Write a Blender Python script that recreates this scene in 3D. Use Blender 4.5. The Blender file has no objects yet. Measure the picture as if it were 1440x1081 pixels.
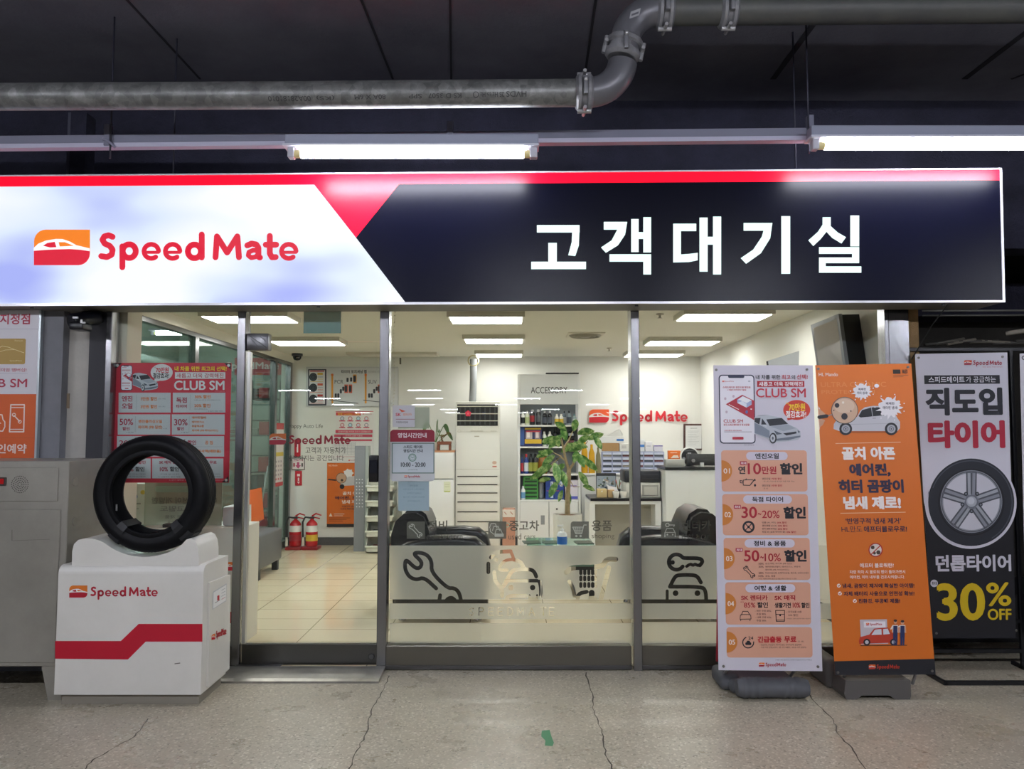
import bpy, bmesh, math, random
from mathutils import Vector, Matrix
import numpy as np
random.seed(7)
sc = bpy.context.scene
COL = sc.collection
# ------------------------------------------------------------------ camera, world, exposure
F = 1081.0; HOR = 608.0; PITCH = math.atan((HOR-540.5)/F); CAM = Vector((0, -5, 1.5))
cam = bpy.data.cameras.new('camera'); cam.sensor_width = 36; cam.lens = F/1440*36; cam.clip_end = 200
camo = bpy.data.objects.new('camera', cam); COL.objects.link(camo)
camo.location = CAM; camo.rotation_euler = (math.pi/2+PITCH, 0, 0); sc.camera = camo
w = bpy.data.worlds.new('world'); sc.world = w; w.use_nodes = True
w.node_tree.nodes['Background'].inputs[0].default_value = (.55, .62, .9, 1)
w.node_tree.nodes['Background'].inputs[1].default_value = .05
sc.view_settings.view_transform = 'Standard'; sc.view_settings.look = 'None'
sc.view_settings.gamma = 1; sc.view_settings.use_curve_mapping = False
sc.view_settings.exposure = 0.0
try:
    sc.cycles.use_denoising = True; sc.cycles.denoiser = 'OPENIMAGEDENOISE'
    sc.cycles.max_bounces = 10; sc.cycles.transparent_max_bounces = 24
    sc.cycles.diffuse_bounces = 5; sc.cycles.glossy_bounces = 4
    sc.cycles.sample_clamp_indirect = 6; sc.cycles.caustics_reflective = False; sc.cycles.caustics_refractive = False
except Exception: pass
TUBE_L = 75.0; FRONT_L = 85.0; NEAR_L = 260.0      # radiance of the car park tubes
PANEL_L = 20.0      # radiance of the ceiling panels in the shop
SIGN_L = 1.0       # radiance of the lightbox face

# ------------------------------------------------------------------ pixel to place
FW = Vector((0, math.cos(PITCH), math.sin(PITCH))); UP = Vector((0, -math.sin(PITCH), math.cos(PITCH)))
def ray(px, py): return FW + Vector((1, 0, 0))*((px-720)/F) + UP*((540.5-py)/F)
def onP(px, py, pl):                      # plane y = a + b z + c x
    a, b, c = pl; r = ray(px, py)
    t = (a - (CAM.y - b*CAM.z - c*CAM.x))/(r.y - b*r.z - c*r.x)
    return CAM + r*t
def at(px, py, d): return onP(px, py, (d-5, 0, 0))
def onZ(px, py, z):
    r = ray(px, py); return CAM + r*((z-CAM.z)/r.z)
def onX(px, py, x):
    r = ray(px, py); return CAM + r*((x-CAM.x)/r.x)
def X(px, d, py=608): return at(px, py, d).x
def Z(py, d, px=720): return at(px, py, d).z

# ------------------------------------------------------------------ materials
def lin(h):
    if isinstance(h, str):
        h = h.lstrip('#'); v = [int(h[i:i+2], 16)/255 for i in (0, 2, 4)]
    else: v = [x/255 for x in h]
    return tuple((x/12.92 if x <= .04045 else ((x+.055)/1.055)**2.4) for x in v)+(1,)
_M = {}
def mat(h, rough=.5, metal=0, key=None, spec=.5, coat=0):
    k = (h, rough, metal, spec, coat)
    if k in _M: return _M[k]
    m = bpy.data.materials.new('m_'+str(h).strip('#')); m.use_nodes = True
    b = m.node_tree.nodes['Principled BSDF']; b.inputs['Base Color'].default_value = lin(h)
    b.inputs['Roughness'].default_value = rough; b.inputs['Metallic'].default_value = metal
    b.inputs['Specular IOR Level'].default_value = spec; b.inputs['Coat Weight'].default_value = coat
    m.diffuse_color = lin(h); _M[k] = m; return m
def emit(h, s, gloss=None):
    k = ('e', h, s, gloss)
    if k in _M: return _M[k]
    m = bpy.data.materials.new('glow_'+str(h).strip('#')); m.use_nodes = True
    b = m.node_tree.nodes['Principled BSDF']; b.inputs['Base Color'].default_value = lin(h) if gloss and gloss < .9 else (.04, .04, .04, 1)
    b.inputs['Emission Color'].default_value = lin(h); b.inputs['Emission Strength'].default_value = s
    b.inputs['Roughness'].default_value = gloss or .4; b.inputs['Specular IOR Level'].default_value = .3 if gloss else .08; _M[k] = m; return m
class NT:
    def __init__(s, name):
        s.m = bpy.data.materials.new(name); s.m.use_nodes = True; s.t = s.m.node_tree
        s.b = s.t.nodes['Principled BSDF']; s.out = s.t.nodes['Material Output']
    def n(s, typ, **kw):
        x = s.t.nodes.new(typ)
        for k, v in kw.items():
            if k.startswith('i_'): x.inputs[k[2:].replace('_', ' ')].default_value = v
            else: setattr(x, k, v)
        return x
    def l(s, a, b): s.t.links.new(a, b)
    def coord(s, scale=(1, 1, 1)):
        c = s.n('ShaderNodeTexCoord'); mp = s.n('ShaderNodeMapping'); mp.inputs['Scale'].default_value = scale
        g = s.n('ShaderNodeNewGeometry'); s.l(g.outputs['Position'], mp.inputs['Vector']); return mp.outputs['Vector']
    def ramp(s, fac, stops):
        r = s.n('ShaderNodeValToRGB'); e = r.color_ramp.elements
        while len(e) < len(stops): e.new(.5)
        for i, (p, c) in enumerate(stops): e[i].position = p; e[i].color = c if len(c) == 4 else lin(c)
        s.l(fac, r.inputs['Fac']); return r.outputs['Color']
    def noise(s, vec, scale, detail=6, rough=.6):
        x = s.n('ShaderNodeTexNoise'); x.inputs['Scale'].default_value = scale; x.inputs['Detail'].default_value = detail
        x.inputs['Roughness'].default_value = rough; s.l(vec, x.inputs['Vector']); return x.outputs['Fac']
    def mix(s, f, a, b, blend='MIX'):
        x = s.n('ShaderNodeMix', data_type='RGBA', blend_type=blend)
        if isinstance(f, (int, float)): x.inputs[0].default_value = f
        else: s.l(f, x.inputs[0])
        for v, i in ((a, 6), (b, 7)):
            if isinstance(v, tuple): x.inputs[i].default_value = v
            else: s.l(v, x.inputs[i])
        return x.outputs[2]
    def bump(s, h, st=.3, dist=.01):
        x = s.n('ShaderNodeBump'); x.inputs['Strength'].default_value = st; x.inputs['Distance'].default_value = dist
        s.l(h, x.inputs['Height']); s.l(x.outputs['Normal'], s.b.inputs['Normal'])
def m_terrazzo():
    t = NT('terrazzo'); v = t.coord()
    big = t.ramp(t.noise(v, 1.3, 8), [(.2, '#a39a86'), (.5, '#b3aa96'), (.8, '#c2b9a6')])
    vo = t.n('ShaderNodeTexVoronoi'); vo.inputs['Scale'].default_value = 105; t.l(v, vo.inputs['Vector'])
    chip = t.ramp(vo.outputs['Color'], [(.12, '#57534b'), (.2, '#a8a08f'), (.7, '#b8b09e'), (.86, '#ece6d8')])
    msk = t.ramp(vo.outputs['Distance'], [(.25, (1, 1, 1, 1)), (.5, (0, 0, 0, 1))])
    c = t.mix(.5, big, chip); dirt = t.ramp(t.noise(v, 4.5, 10, .7), [(.2, (.72, .70, .66, 1)), (.75, (1, 1, 1, 1))])
    c = t.mix(.35, c, dirt, 'MULTIPLY'); t.l(c, t.b.inputs['Base Color'])
    t.l(t.ramp(t.noise(v, 2.5, 6), [(.3, (.22, .22, .22, 1)), (.7, (.42, .42, .42, 1))]), t.b.inputs['Roughness'])
    t.bump(t.noise(v, 60, 3), .12, .004); return t.m
def m_rough(name, c0, c1, scale, rough=.85, bs=.5, bd=.02, bscale=None):
    t = NT(name); v = t.coord(); n = t.noise(v, scale, 10, .65)
    t.l(t.ramp(n, [(.3, c0), (.7, c1)]), t.b.inputs['Base Color']); t.b.inputs['Roughness'].default_value = rough
    t.bump(t.noise(v, bscale or scale*8, 8, .7), bs, bd); return t.m
def m_tile():
    t = NT('cream_tile'); v = t.coord()
    mp = t.n('ShaderNodeMapping'); mp.inputs['Location'].default_value = (.33, .06, 0); t.l(v, mp.inputs['Vector'])
    b = t.n('ShaderNodeTexBrick', offset=0.0, squash=1.0); t.l(mp.outputs['Vector'], b.inputs['Vector'])
    b.inputs['Scale'].default_value = 1; b.inputs['Brick Width'].default_value = .6; b.inputs['Row Height'].default_value = .33
    b.inputs['Mortar Size'].default_value = .0035; b.inputs['Mortar Smooth'].default_value = .1
    b.inputs['Color1'].default_value = lin('#ede0c2'); b.inputs['Color2'].default_value = lin('#e8dbbc'); b.inputs['Mortar'].default_value = lin('#8f846c')
    t.l(b.outputs['Color'], t.b.inputs['Base Color']); t.b.inputs['Roughness'].default_value = .07
    return t.m
def m_galv():
    t = NT('galvanised'); v = t.coord((1, 1, 1)); n = t.noise(v, 9, 8, .7)
    vo = t.n('ShaderNodeTexVoronoi'); vo.inputs['Scale'].default_value = 26; t.l(v, vo.inputs['Vector'])
    c = t.mix(.4, t.ramp(n, [(.3, '#4d4e4e'), (.5, '#6a6b6a'), (.68, '#8f9090')]), t.ramp(vo.outputs['Color'], [(.2, '#505151'), (.8, '#868685')]))
    t.l(c, t.b.inputs['Base Color']); t.b.inputs['Metallic'].default_value = .35; t.b.inputs['Roughness'].default_value = .42; return t.m
def m_steel(name='stainless', c='#8a8a8d', r=.24):
    t = NT(name); v = t.coord((90, 90, 1.5)); n = t.noise(v, 2, 3)
    t.b.inputs['Base Color'].default_value = lin(c); t.b.inputs['Metallic'].default_value = 1
    t.l(t.ramp(n, [(.2, (r*.9,)*3+(1,)), (.8, (r*1.15,)*3+(1,))]), t.b.inputs['Roughness']); return t.m
def m_glass(name='pane', tint=(.965, .985, .975, 1)):
    t = NT(name); t.t.nodes.remove(t.b)
    tr = t.n('ShaderNodeBsdfTransparent'); tr.inputs[0].default_value = tint
    gl = t.n('ShaderNodeBsdfGlossy'); gl.inputs['Roughness'].default_value = .0
    fr = t.n('ShaderNodeFresnel'); ge = t.n('ShaderNodeNewGeometry'); ma = t.n('ShaderNodeMapRange'); ma.inputs[3].default_value = 1.33; ma.inputs[4].default_value = 1/1.33; t.l(ge.outputs['Backfacing'], ma.inputs[0]); t.l(ma.outputs[0], fr.inputs['IOR'])
    mx = t.n('ShaderNodeMixShader'); t.l(fr.outputs[0], mx.inputs[0]); t.l(tr.outputs[0], mx.inputs[1]); t.l(gl.outputs[0], mx.inputs[2])
    t.l(mx.outputs[0], t.out.inputs['Surface']); return t.m
def m_film():
    t = NT('frosted_film'); t.t.nodes.remove(t.b)
    a = t.n('ShaderNodeBsdfTranslucent'); a.inputs[0].default_value = (.86, .85, .80, 1)
    d = t.n('ShaderNodeBsdfDiffuse'); d.inputs[0].default_value = (.50, .50, .48, 1)
    r = t.n('ShaderNodeBsdfRefraction'); r.inputs['IOR'].default_value = 1.12; r.inputs['Roughness'].default_value = .6; r.inputs[0].default_value = (.9, .89, .85, 1)
    m1 = t.n('ShaderNodeMixShader'); m1.inputs[0].default_value = .30; t.l(a.outputs[0], m1.inputs[1]); t.l(d.outputs[0], m1.inputs[2])
    m2 = t.n('ShaderNodeMixShader'); m2.inputs[0].default_value = .55; t.l(m1.outputs[0], m2.inputs[1]); t.l(r.outputs[0], m2.inputs[2])
    t.l(m2.outputs[0], t.out.inputs['Surface']); return t.m
def m_see(name, col, alpha, rough=.4):      # see-through tinted plastic or sticker
    t = NT(name); t.t.nodes.remove(t.b)
    tr = t.n('ShaderNodeBsdfTransparent'); d = t.n('ShaderNodeBsdfDiffuse'); d.inputs[0].default_value = lin(col)
    mx = t.n('ShaderNodeMixShader'); mx.inputs[0].default_value = alpha; t.l(tr.outputs[0], mx.inputs[1]); t.l(d.outputs[0], mx.inputs[2])
    t.l(mx.outputs[0], t.out.inputs['Surface']); return t.m
def m_lightface():
    t = NT('lightbox_white'); v = t.coord((.55, 1, 1.3))
    n = t.noise(v, 1.6, 2, .4)
    c = t.ramp(n, [(.34, (.36, .42, .90, 1)), (.48, (.70, .80, .98, 1)), (.62, (.93, .96, 1, 1))])
    t.l(c, t.b.inputs['Emission Color']); t.b.inputs['Emission Strength'].default_value = SIGN_L
    t.b.inputs['Base Color'].default_value = (.08, .08, .08, 1); t.b.inputs['Roughness'].default_value = .4; t.b.inputs['Specular IOR Level'].default_value = .1; return t.m
def m_checker():
    t = NT('checker_plate'); v = t.coord()
    mp = t.n('ShaderNodeMapping'); mp.inputs['Rotation'].default_value = (0, 0, .785); mp.inputs['Scale'].default_value = (34, 34, 34); t.l(v, mp.inputs['Vector'])
    wv = t.n('ShaderNodeTexBrick', offset=.5); wv.inputs['Scale'].default_value = 1; wv.inputs['Mortar Size'].default_value = .25; wv.inputs['Mortar Smooth'].default_value = .6; t.l(mp.outputs['Vector'], wv.inputs['Vector'])
    t.b.inputs['Metallic'].default_value = .8; t.b.inputs['Roughness'].default_value = .38
    t.l(t.ramp(t.noise(v, 6, 6), [(.3, '#8a8883'), (.7, '#b5b3ad')]), t.b.inputs['Base Color'])
    t.bump(wv.outputs['Fac'], .7, .006); return t.m
def m_leaf():
    t = NT('leaf'); v = t.coord(); t.l(t.ramp(t.noise(v, 22, 3), [(.3, '#2f5a26'), (.47, '#55863f'), (.64, '#a9c07e')]), t.b.inputs['Base Color'])
    t.b.inputs['Roughness'].default_value = .35; return t.m
TERR = m_terrazzo(); TILE = m_tile(); GALV = m_galv(); STEEL = m_steel(); DSTEEL = m_steel('dark_stainless', '#6d6d70', .3)
GLASS = m_glass(); GLASS2 = m_glass('green_pane', (.82, .93, .87, 1)); FILM = m_film(); FACE = m_lightface(); CHECK = m_checker(); LEAF = m_leaf()
CONC_D = m_rough('dark_beam', '#181827', '#29293d', 3, .9, .8, .03); CONC_C = m_rough('slab', '#464653', '#686874', .9, .8, .25, .01, 30)
CONC_L = m_rough('plaster', '#a5a29d', '#bdb9b2', 2.5, .9, .3, .01); CONC_G = m_rough('green_wall', '#76837a', '#98a69b', 1.2, .8, .3, .01)
BLACKR = m_rough('rubber', '#050609', '#090a0f', 6, .5, .2, .002, 80); BLACKR.node_tree.nodes['Principled BSDF'].inputs['Specular IOR Level'].default_value = .18; LEATH = mat('#1c1d23', .27)
WALLP = m_rough('cream_wall', '#e2e1db', '#e7e6e1', 1.5, .75, .05, .002, 40); CEILP = mat('#dedbd0', .8)

# ------------------------------------------------------------------ mesh building
class MB:
    def __init__(s): s.v = []; s.f = []; s.mi = []; s.sm = []; s.ms = []
    def m(s, m):
        if m not in s.ms: s.ms.append(m)
        return s.ms.index(m)
    def add(s, vs, fs, m, smooth=False):
        o = len(s.v); s.v += [tuple(x) for x in vs]; i = s.m(m)
        for f in fs: s.f.append([o+k for k in f]); s.mi.append(i); s.sm.append(smooth)
        return s
    def poly(s, pts, m): return s.add(pts, [list(range(len(pts)))], m)
    def bm(s, b, m, smooth=False):
        b.verts.index_update(); s.add([v.co.copy() for v in b.verts], [[v.index for v in f.verts] for f in b.faces], m, smooth); b.free(); return s
    def box(s, x0, x1, y0, y1, z0, z1, m, bev=0, seg=1, rz=0, smooth=False):
        b = bmesh.new(); bmesh.ops.create_cube(b, size=1)
        c = Vector(((x0+x1)/2, (y0+y1)/2, (z0+z1)/2)); d = (abs(x1-x0), abs(y1-y0), abs(z1-z0))
        for v in b.verts: v.co = Vector((v.co.x*d[0], v.co.y*d[1], v.co.z*d[2]))
        if bev: bmesh.ops.bevel(b, geom=b.edges[:], offset=min(bev, min(d)*.49), segments=seg, affect='EDGES', profile=.5)
        R = Matrix.Rotation(rz, 3, 'Z')
        for v in b.verts: v.co = R @ v.co + c
        return s.bm(b, m, smooth or seg > 1)
    def boxpx(s, px0, px1, py0, py1, d0, d1, m, bev=0, seg=1, floor=False):
        pm = (py0+py1)/2; xm = (px0+px1)/2
        return s.box(X(px0, d0, pm), X(px1, d0, pm), d0-5, d1-5, 0 if floor else Z(py1, d0, xm), Z(py0, d0, xm), m, bev, seg)
    def prism(s, pts, vec, m, smooth=False):
        n = len(pts); vec = Vector(vec); a = [Vector(p) for p in pts]; b = [p+vec for p in a]
        s.add(a+b, [list(range(n)), list(range(2*n-1, n-1, -1))], m)
        s.add(a+b, [[i, i+n, (i+1) % n+n, (i+1) % n] for i in range(n)], m, smooth); return s
    def tube(s, pts, r, m, n=12, caps=True, smooth=True):
        P = [Vector(p) for p in pts]; rs = r if isinstance(r, (list, tuple)) else [r]*len(P)
        vs = []; t0 = (P[1]-P[0]).normalized(); u = t0.orthogonal().normalized()
        for i, p in enumerate(P):
            t = (P[min(i+1, len(P)-1)]-P[max(i-1, 0)]).normalized(); u = (u - t*u.dot(t)).normalized(); w_ = t.cross(u)
            for k in range(n):
                a = 2*math.pi*k/n; vs.append(p+(u*math.cos(a)+w_*math.sin(a))*rs[i])
        fs = [[i*n+k, i*n+(k+1) % n, (i+1)*n+(k+1) % n, (i+1)*n+k] for i in range(len(P)-1) for k in range(n)]
        s.add(vs, fs, m, smooth)
        if caps: s.add(vs[:n], [list(range(n-1, -1, -1))], m); s.add(vs[-n:], [list(range(n))], m)
        return s
    def lathe(s, prof, c, m, n=24, ax='z', smooth=True, caps=True):
        c = Vector(c); vs = []
        for r, h in prof:
            for k in range(n):
                a = 2*math.pi*k/n; q = (r*math.cos(a), r*math.sin(a), h)
                if ax == 'y': q = (q[0], q[2], q[1])
                if ax == 'x': q = (q[2], q[0], q[1])
                vs.append(c+Vector(q))
        fs = [[i*n+k, i*n+(k+1) % n, (i+1)*n+(k+1) % n, (i+1)*n+k] for i in range(len(prof)-1) for k in range(n)]
        s.add(vs, fs, m, smooth)
        if not caps: return s
        if prof[0][0] > 1e-4: s.add(vs[:n], [list(range(n))], m)
        if prof[-1][0] > 1e-4: s.add(vs[-n:], [list(range(n))], m)
        return s
    def ball(s, c, r, m, n=16, sub=3):
        b = bmesh.new(); bmesh.ops.create_icosphere(b, subdivisions=sub, radius=1); r = r if isinstance(r, tuple) else (r, r, r)
        for v in b.verts: v.co = Vector((c[0]+v.co.x*r[0], c[1]+v.co.y*r[1], c[2]+v.co.z*r[2]))
        return s.bm(b, m, True)
    def base(s):
        a = np.array(s.v); return Vector(((a[:, 0].min()+a[:, 0].max())/2, (a[:, 1].min()+a[:, 1].max())/2, a[:, 2].min()))
    def build(s, name, parent=None, loc=None):
        off = Vector((0, 0, 0))
        if parent:
            p = parent
            while p: off += p.location; p = p.parent
        else: off = Vector(loc) if loc is not None else s.base()
        me = bpy.data.meshes.new(name); me.from_pydata([Vector(v)-off for v in s.v], [], s.f)
        for m in s.ms: me.materials.append(m)
        me.polygons.foreach_set('material_index', s.mi); me.polygons.foreach_set('use_smooth', s.sm)
        b = bmesh.new(); b.from_mesh(me); bmesh.ops.remove_doubles(b, verts=b.verts, dist=1e-5)
        closed = all(len(e.link_faces) == 2 for e in b.edges)
        if closed: bmesh.ops.recalc_face_normals(b, faces=b.faces)
        for e in b.edges:
            if len(e.link_faces) == 2 and e.calc_face_angle(0) > .7: e.smooth = False
        b.to_mesh(me); b.free(); me.update()
        o = bpy.data.objects.new(name, me); COL.objects.link(o)
        if parent: o.parent = parent
        else: o.location = off
        return o
def props(o, label, cat, group=None, kind=None):
    if label: o['label'] = label
    if cat: o['category'] = cat
    if group: o['group'] = group
    if kind: o['kind'] = kind
    return o
def thing(name, label, cat, loc, group=None):
    o = bpy.data.objects.new(name, None); COL.objects.link(o); o.location = loc; o.empty_display_size = .05
    return props(o, label, cat, group)
def solo(mb, name, label, cat, group=None): return props(mb.build(name), label, cat, group)
def struct(mb, name, parent=None):
    o = mb.build(name, parent)
    if not parent: o['kind'] = 'structure'
    return o
def copy_tree(o, loc, label=None, rz=None):
    r = o.copy(); COL.objects.link(r); r.location = loc
    if rz is not None: r.rotation_euler = (0, 0, rz)
    if label: r['label'] = label
    for c in list(o.children):
        d = c.copy(); COL.objects.link(d); d.parent = r
        for g in list(c.children):
            e = g.copy(); COL.objects.link(e); e.parent = d
    return r

# ------------------------------------------------------------------ printing on flat faces
_T = {}
def glyphs(s, b, ext=False):
    k = (s, b, ext)
    if k not in _T:
        cu = bpy.data.curves.new('t', 'FONT'); cu.body = s; cu.offset = b; cu.resolution_u = 4
        if ext: cu.extrude = .5
        o = bpy.data.objects.new('t', cu); COL.objects.link(o); bpy.context.view_layer.update()
        me = bpy.data.meshes.new_from_object(o); a = np.array([v.co for v in me.vertices]).reshape(-1, 3)
        f = [list(p.vertices) for p in me.polygons]
        bpy.data.objects.remove(o); bpy.data.meshes.remove(me); bpy.data.curves.remove(cu)
        lo = a.min(0); hi = a.max(0); a[:, :2] = (a[:, :2]-lo[:2])/np.maximum(hi[:2]-lo[:2], 1e-6); _T[k] = (a, f)
    return _T[k]
class Print:
    """Flat print: everything is given in photo pixels of a face that lies on plane y = a + b z + c x (or a custom map)."""
    def __init__(s, pl, mb=None, sh=0, sl=0, rough=.5, step=.0007, fn=None, nrm=None):
        s.pl = pl; s.mb = mb or MB(); s.sh = sh; s.sl = sl; s.rough = rough; s.step = step; s.fn = fn
        s.n = nrm or (Vector((pl[2], -1, pl[1])).normalized() if pl else None)
    def c(s, col): return col if isinstance(col, bpy.types.Material) else mat(col, s.rough)
    def pt(s, x, y, L=0, e=0):
        p = s.fn(x, y) if s.fn else onP(x, y, s.pl)
        return p + s.n*(s.step*L+e)
    def wp(s, pts, cx, cy): return [(x+s.sh*(y-cy), y+s.sl*(x-cx)) for x, y in pts]
    def poly(s, pts, col, L=2): s.mb.poly([s.pt(x, y, L) for x, y in pts], s.c(col)); return s
    def rect(s, x0, y0, x1, y1, col, L=1): return s.poly(s.wp([(x0, y0), (x1, y0), (x1, y1), (x0, y1)], (x0+x1)/2, (y0+y1)/2), col, L)
    def rr(s, x0, y0, x1, y1, col, L=2, r=3, cs=(1, 1, 1, 1)):
        r = min(r, (x1-x0)/2, (y1-y0)/2); P = []
        for (cx, cy, a0), on in zip(((x1-r, y0+r, -90), (x1-r, y1-r, 0), (x0+r, y1-r, 90), (x0+r, y0+r, 180)), (cs[1], cs[2], cs[3], cs[0])):
            if on: P += [(cx+r*math.cos(math.radians(a0+i*15)), cy+r*math.sin(math.radians(a0+i*15))) for i in range(7)]
            else: P.append({-90: (x1, y0), 0: (x1, y1), 90: (x0, y1), 180: (x0, y0)}[a0])
        return s.poly(s.wp(P, (x0+x1)/2, (y0+y1)/2), col, L)
    def ell(s, cx, cy, rx, ry, col, L=2, n=32, a0=0, a1=360):
        P = [(cx+rx*math.cos(math.radians(a0+(a1-a0)*i/n)), cy+ry*math.sin(math.radians(a0+(a1-a0)*i/n))) for i in range(n+(a1-a0 < 360))]
        return s.poly(P, col, L)
    def ring(s, cx, cy, rx, ry, w_, col, L=2, n=40, a0=0, a1=360):
        for i in range(n):
            q = []
            for j, k in ((i, 0), (i+1, 0), (i+1, 1), (i, 1)):
                a = math.radians(a0+(a1-a0)*j/n); q.append((cx+(rx-k*w_)*math.cos(a), cy+(ry-k*w_)*math.sin(a)))
            s.poly(q, col, L)
        return s
    def line(s, pts, w_, col, L=3):
        s.q = getattr(s, 'q', 0)+1; e = .03*(s.q % 12)
        for k, ((x0, y0), (x1, y1)) in enumerate(zip(pts, pts[1:])):
            d = math.hypot(x1-x0, y1-y0) or 1; nx, ny = -(y1-y0)/d*w_/2, (x1-x0)/d*w_/2; E_ = e+.015*(k % 2)
            s.poly([(x0+nx, y0+ny), (x1+nx, y1+ny), (x1-nx, y1-ny), (x0-nx, y0-ny)], col, L+E_)
        for x, y in pts: s.ell(x, y, w_/2, w_/2, col, L+e+.36, 10)
        return s
    def text(s, t, x0, y0, x1, y1, col, b=.02, L=4, ext=0, flip=False):
        cj = any(ord(q) > 0x1100 for q in t); bb = min(b, .026) if cj else 0.0; xb = (b-bb)*(.6 if cj else .8)*(y1-y0)
        offs = [(0, 0)] if xb < .07 else [(-xb, 0), (xb, 0), (0, xb*.8), (0, -xb*.8)]; mx = xb if xb >= .07 else 0
        a, f = glyphs(t, bb, ext > 0); cx, cy = (x0+x1)/2, (y0+y1)/2
        for k, (ox, oy) in enumerate(offs):
            vs = []
            for u, v, z in a:
                if flip: u, v = 1-u, 1-v
                x = x0+mx+u*(x1-x0-2*mx)+ox; y = y1-mx*.8-v*(y1-y0-1.6*mx)+oy
                vs.append(s.pt(x+s.sh*(y-cy), y+s.sl*(x-cx), L+.1*k, (z+.5)*ext if ext else 0))
            s.mb.add(vs, f, s.c(col))
        return s
    def sheet(s, pts, col, th=.002):
        a = [s.pt(x, y, 0) for x, y in pts]; s.mb.prism(a, -s.n*th, s.c(col)); return s
    def emblem(s, x0, y0, x1, y1, org='#f07a1a', red='#d3122e', wh='#f4f4f4', L=3):
        g = lambda P: [(x0+(x1-x0)*u, y0+(y1-y0)*v) for u, v in P]
        r = (y1-y0)*.33; s.rr(x0, y0, x1, y1, org, L, r, (1, 0, 1, 0))
        q = [(0, .58), (.2, .55), (.4, .54), (.65, .53), (.84, .55), (1, .6)]
        low = [(1, .66)]+[(1-.21*(1-math.cos(math.radians(a))), .67+.33*math.sin(math.radians(a))) for a in range(0, 91, 15)]+[(0, 1)]
        s.poly(g(q+low), red, L+1)
        s.poly(g([(0, .52), (.08, .4), (.22, .31), (.4, .265), (.52, .27), (.65, .34), (.76, .44), (1, .53), (1, .61), (.84, .57), (.65, .55), (.4, .56), (.2, .575), (0, .6)]), wh, L+2)
        s.poly(g([(.17, .46), (.25, .38), (.38, .35), (.41, .5), (.3, .51)]), red, L+3); s.poly(g([(.45, .36), (.56, .36), (.72, .46), (.47, .48)]), org, L+3); return s
    def brand(s, x0, y0, x1, y1, col, L=3, w_=23, ks=(0, 1, 2, 3, 4, 5, 6, 7, 8)):
        """the shop's round-ended lettering, stroke by stroke, in a 850 x 164 box"""
        kx, ky = (x1-x0)/850, (y1-y0)/164
        def arc(cx, cy, rx, ry, a0, a1, n=14): return [(cx+rx*math.cos(math.radians(a0+(a1-a0)*i/n)), cy+ry*math.sin(math.radians(a0+(a1-a0)*i/n))) for i in range(n+1)]
        def e(cx): return [arc(cx, 83, 31, 30, -2, -308), [(cx-28, 87), (cx+31, 87)]]
        K = [[[(62, 22), (45, 15), (27, 20), (19, 34), (28, 50), (50, 60), (62, 76), (58, 97), (38, 107), (14, 103)]],
             [[(103, 62), (103, 150)], arc(132, 82, 28, 29, 0, 360)], e(225), e(315), [arc(407, 83, 28, 29, 0, 360), [(438, 12), (438, 109)]],
             [[(496, 108), (502, 20), (545, 88), (588, 20), (595, 108)]],
             [[(630, 58), (648, 50), (668, 54), (677, 68), (677, 106), (684, 109)], [(677, 80), (655, 78), (637, 86), (634, 100), (647, 110), (665, 106), (677, 94)]],
             [[(725, 18), (725, 92), (734, 108), (750, 107)], [(708, 55), (752, 55)]], e(805)]
        for k in ks:
            for i, st in enumerate(K[k]): s.line([(x0+x*kx, y0+y*ky) for x, y in st], w_*(kx+ky)/2*((.80, .52)[i] if k in (2, 3, 8) else (1, .8)[i] if k == 6 else 1), col, L)
        return s
    def logo(s, ex0, ey0, ex1, ey1, tx0, ty0, tx1, ty1, L=3, b=.03, red='#c8142f', org='#f07a1a', wh='#f4f4f4', ext=0):
        s.emblem(ex0, ey0, ex1, ey1, org, red, wh, L); return s.brand(tx0, ty0, tx1, ty1, red, L)
# ================================================================== the setting
YS = 0.0                                      # storefront plane
RX, LX, BY = 2.53, -2.98, 5.3                  # shop: right wall, left wall, back wall
CZ, HZ = 4.0, 2.52                            # car park slab, shop ceiling
m = MB(); m.box(-26, 26, -62, YS, -.12, 0, TERR); struct(m, 'floor')
m = MB(); m.box(-9, 9, YS, 9, -.12, 0, TERR); struct(m, 'floor_workshop')
m = MB(); m.box(LX, RX, YS+.02, BY, .0, .012, TILE); struct(m, 'floor_shop')
m = MB(); m.box(-26, 26, -62, 9, CZ, CZ+.2, CONC_C); struct(m, 'ceiling')
JOINT = mat('#1b1b24', .9)
def joint(p, q, w_, nm='trim_1'):
    a = onZ(*p, CZ-.004); b = onZ(*q, CZ-.004); d = (b-a).normalized(); a = a-d*3; b = b+d*(.3-b.y if abs(d.y) > .2 else 0)/max(abs(d.y), .2)
    n = Vector((-d.y, d.x, 0))*w_/2; m = MB(); m.prism([a+n, b+n, b-n, a-n], (0, 0, .006), JOINT); struct(m, nm)
joint((178, 0), (278, 108), .014); joint((508, 0), (551, 108), .014); joint((633, 0), (634.5, 105), .014)
joint((838, 0), (824, 95), .016); joint((1136, 45), (1075, 128), .04); joint((1440, 48), (1335, 128), .04); joint((1440, 105), (1360, 134), .02)
UW = .66
m = MB(); m.box(-12, 8, UW, UW+.25, HZ+.35, CZ, CONC_D); struct(m, 'wall_upper')
# a thin duct strip that stands left behind the rail
m = MB(); m.boxpx(98, 120, 158, 260, 5.2, 5.32, CONC_D); m.boxpx(94, 99, 158, 260, 5.22, 5.32, mat('#3a3a4a', .6)); struct(m, 'trim_2')
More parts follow.
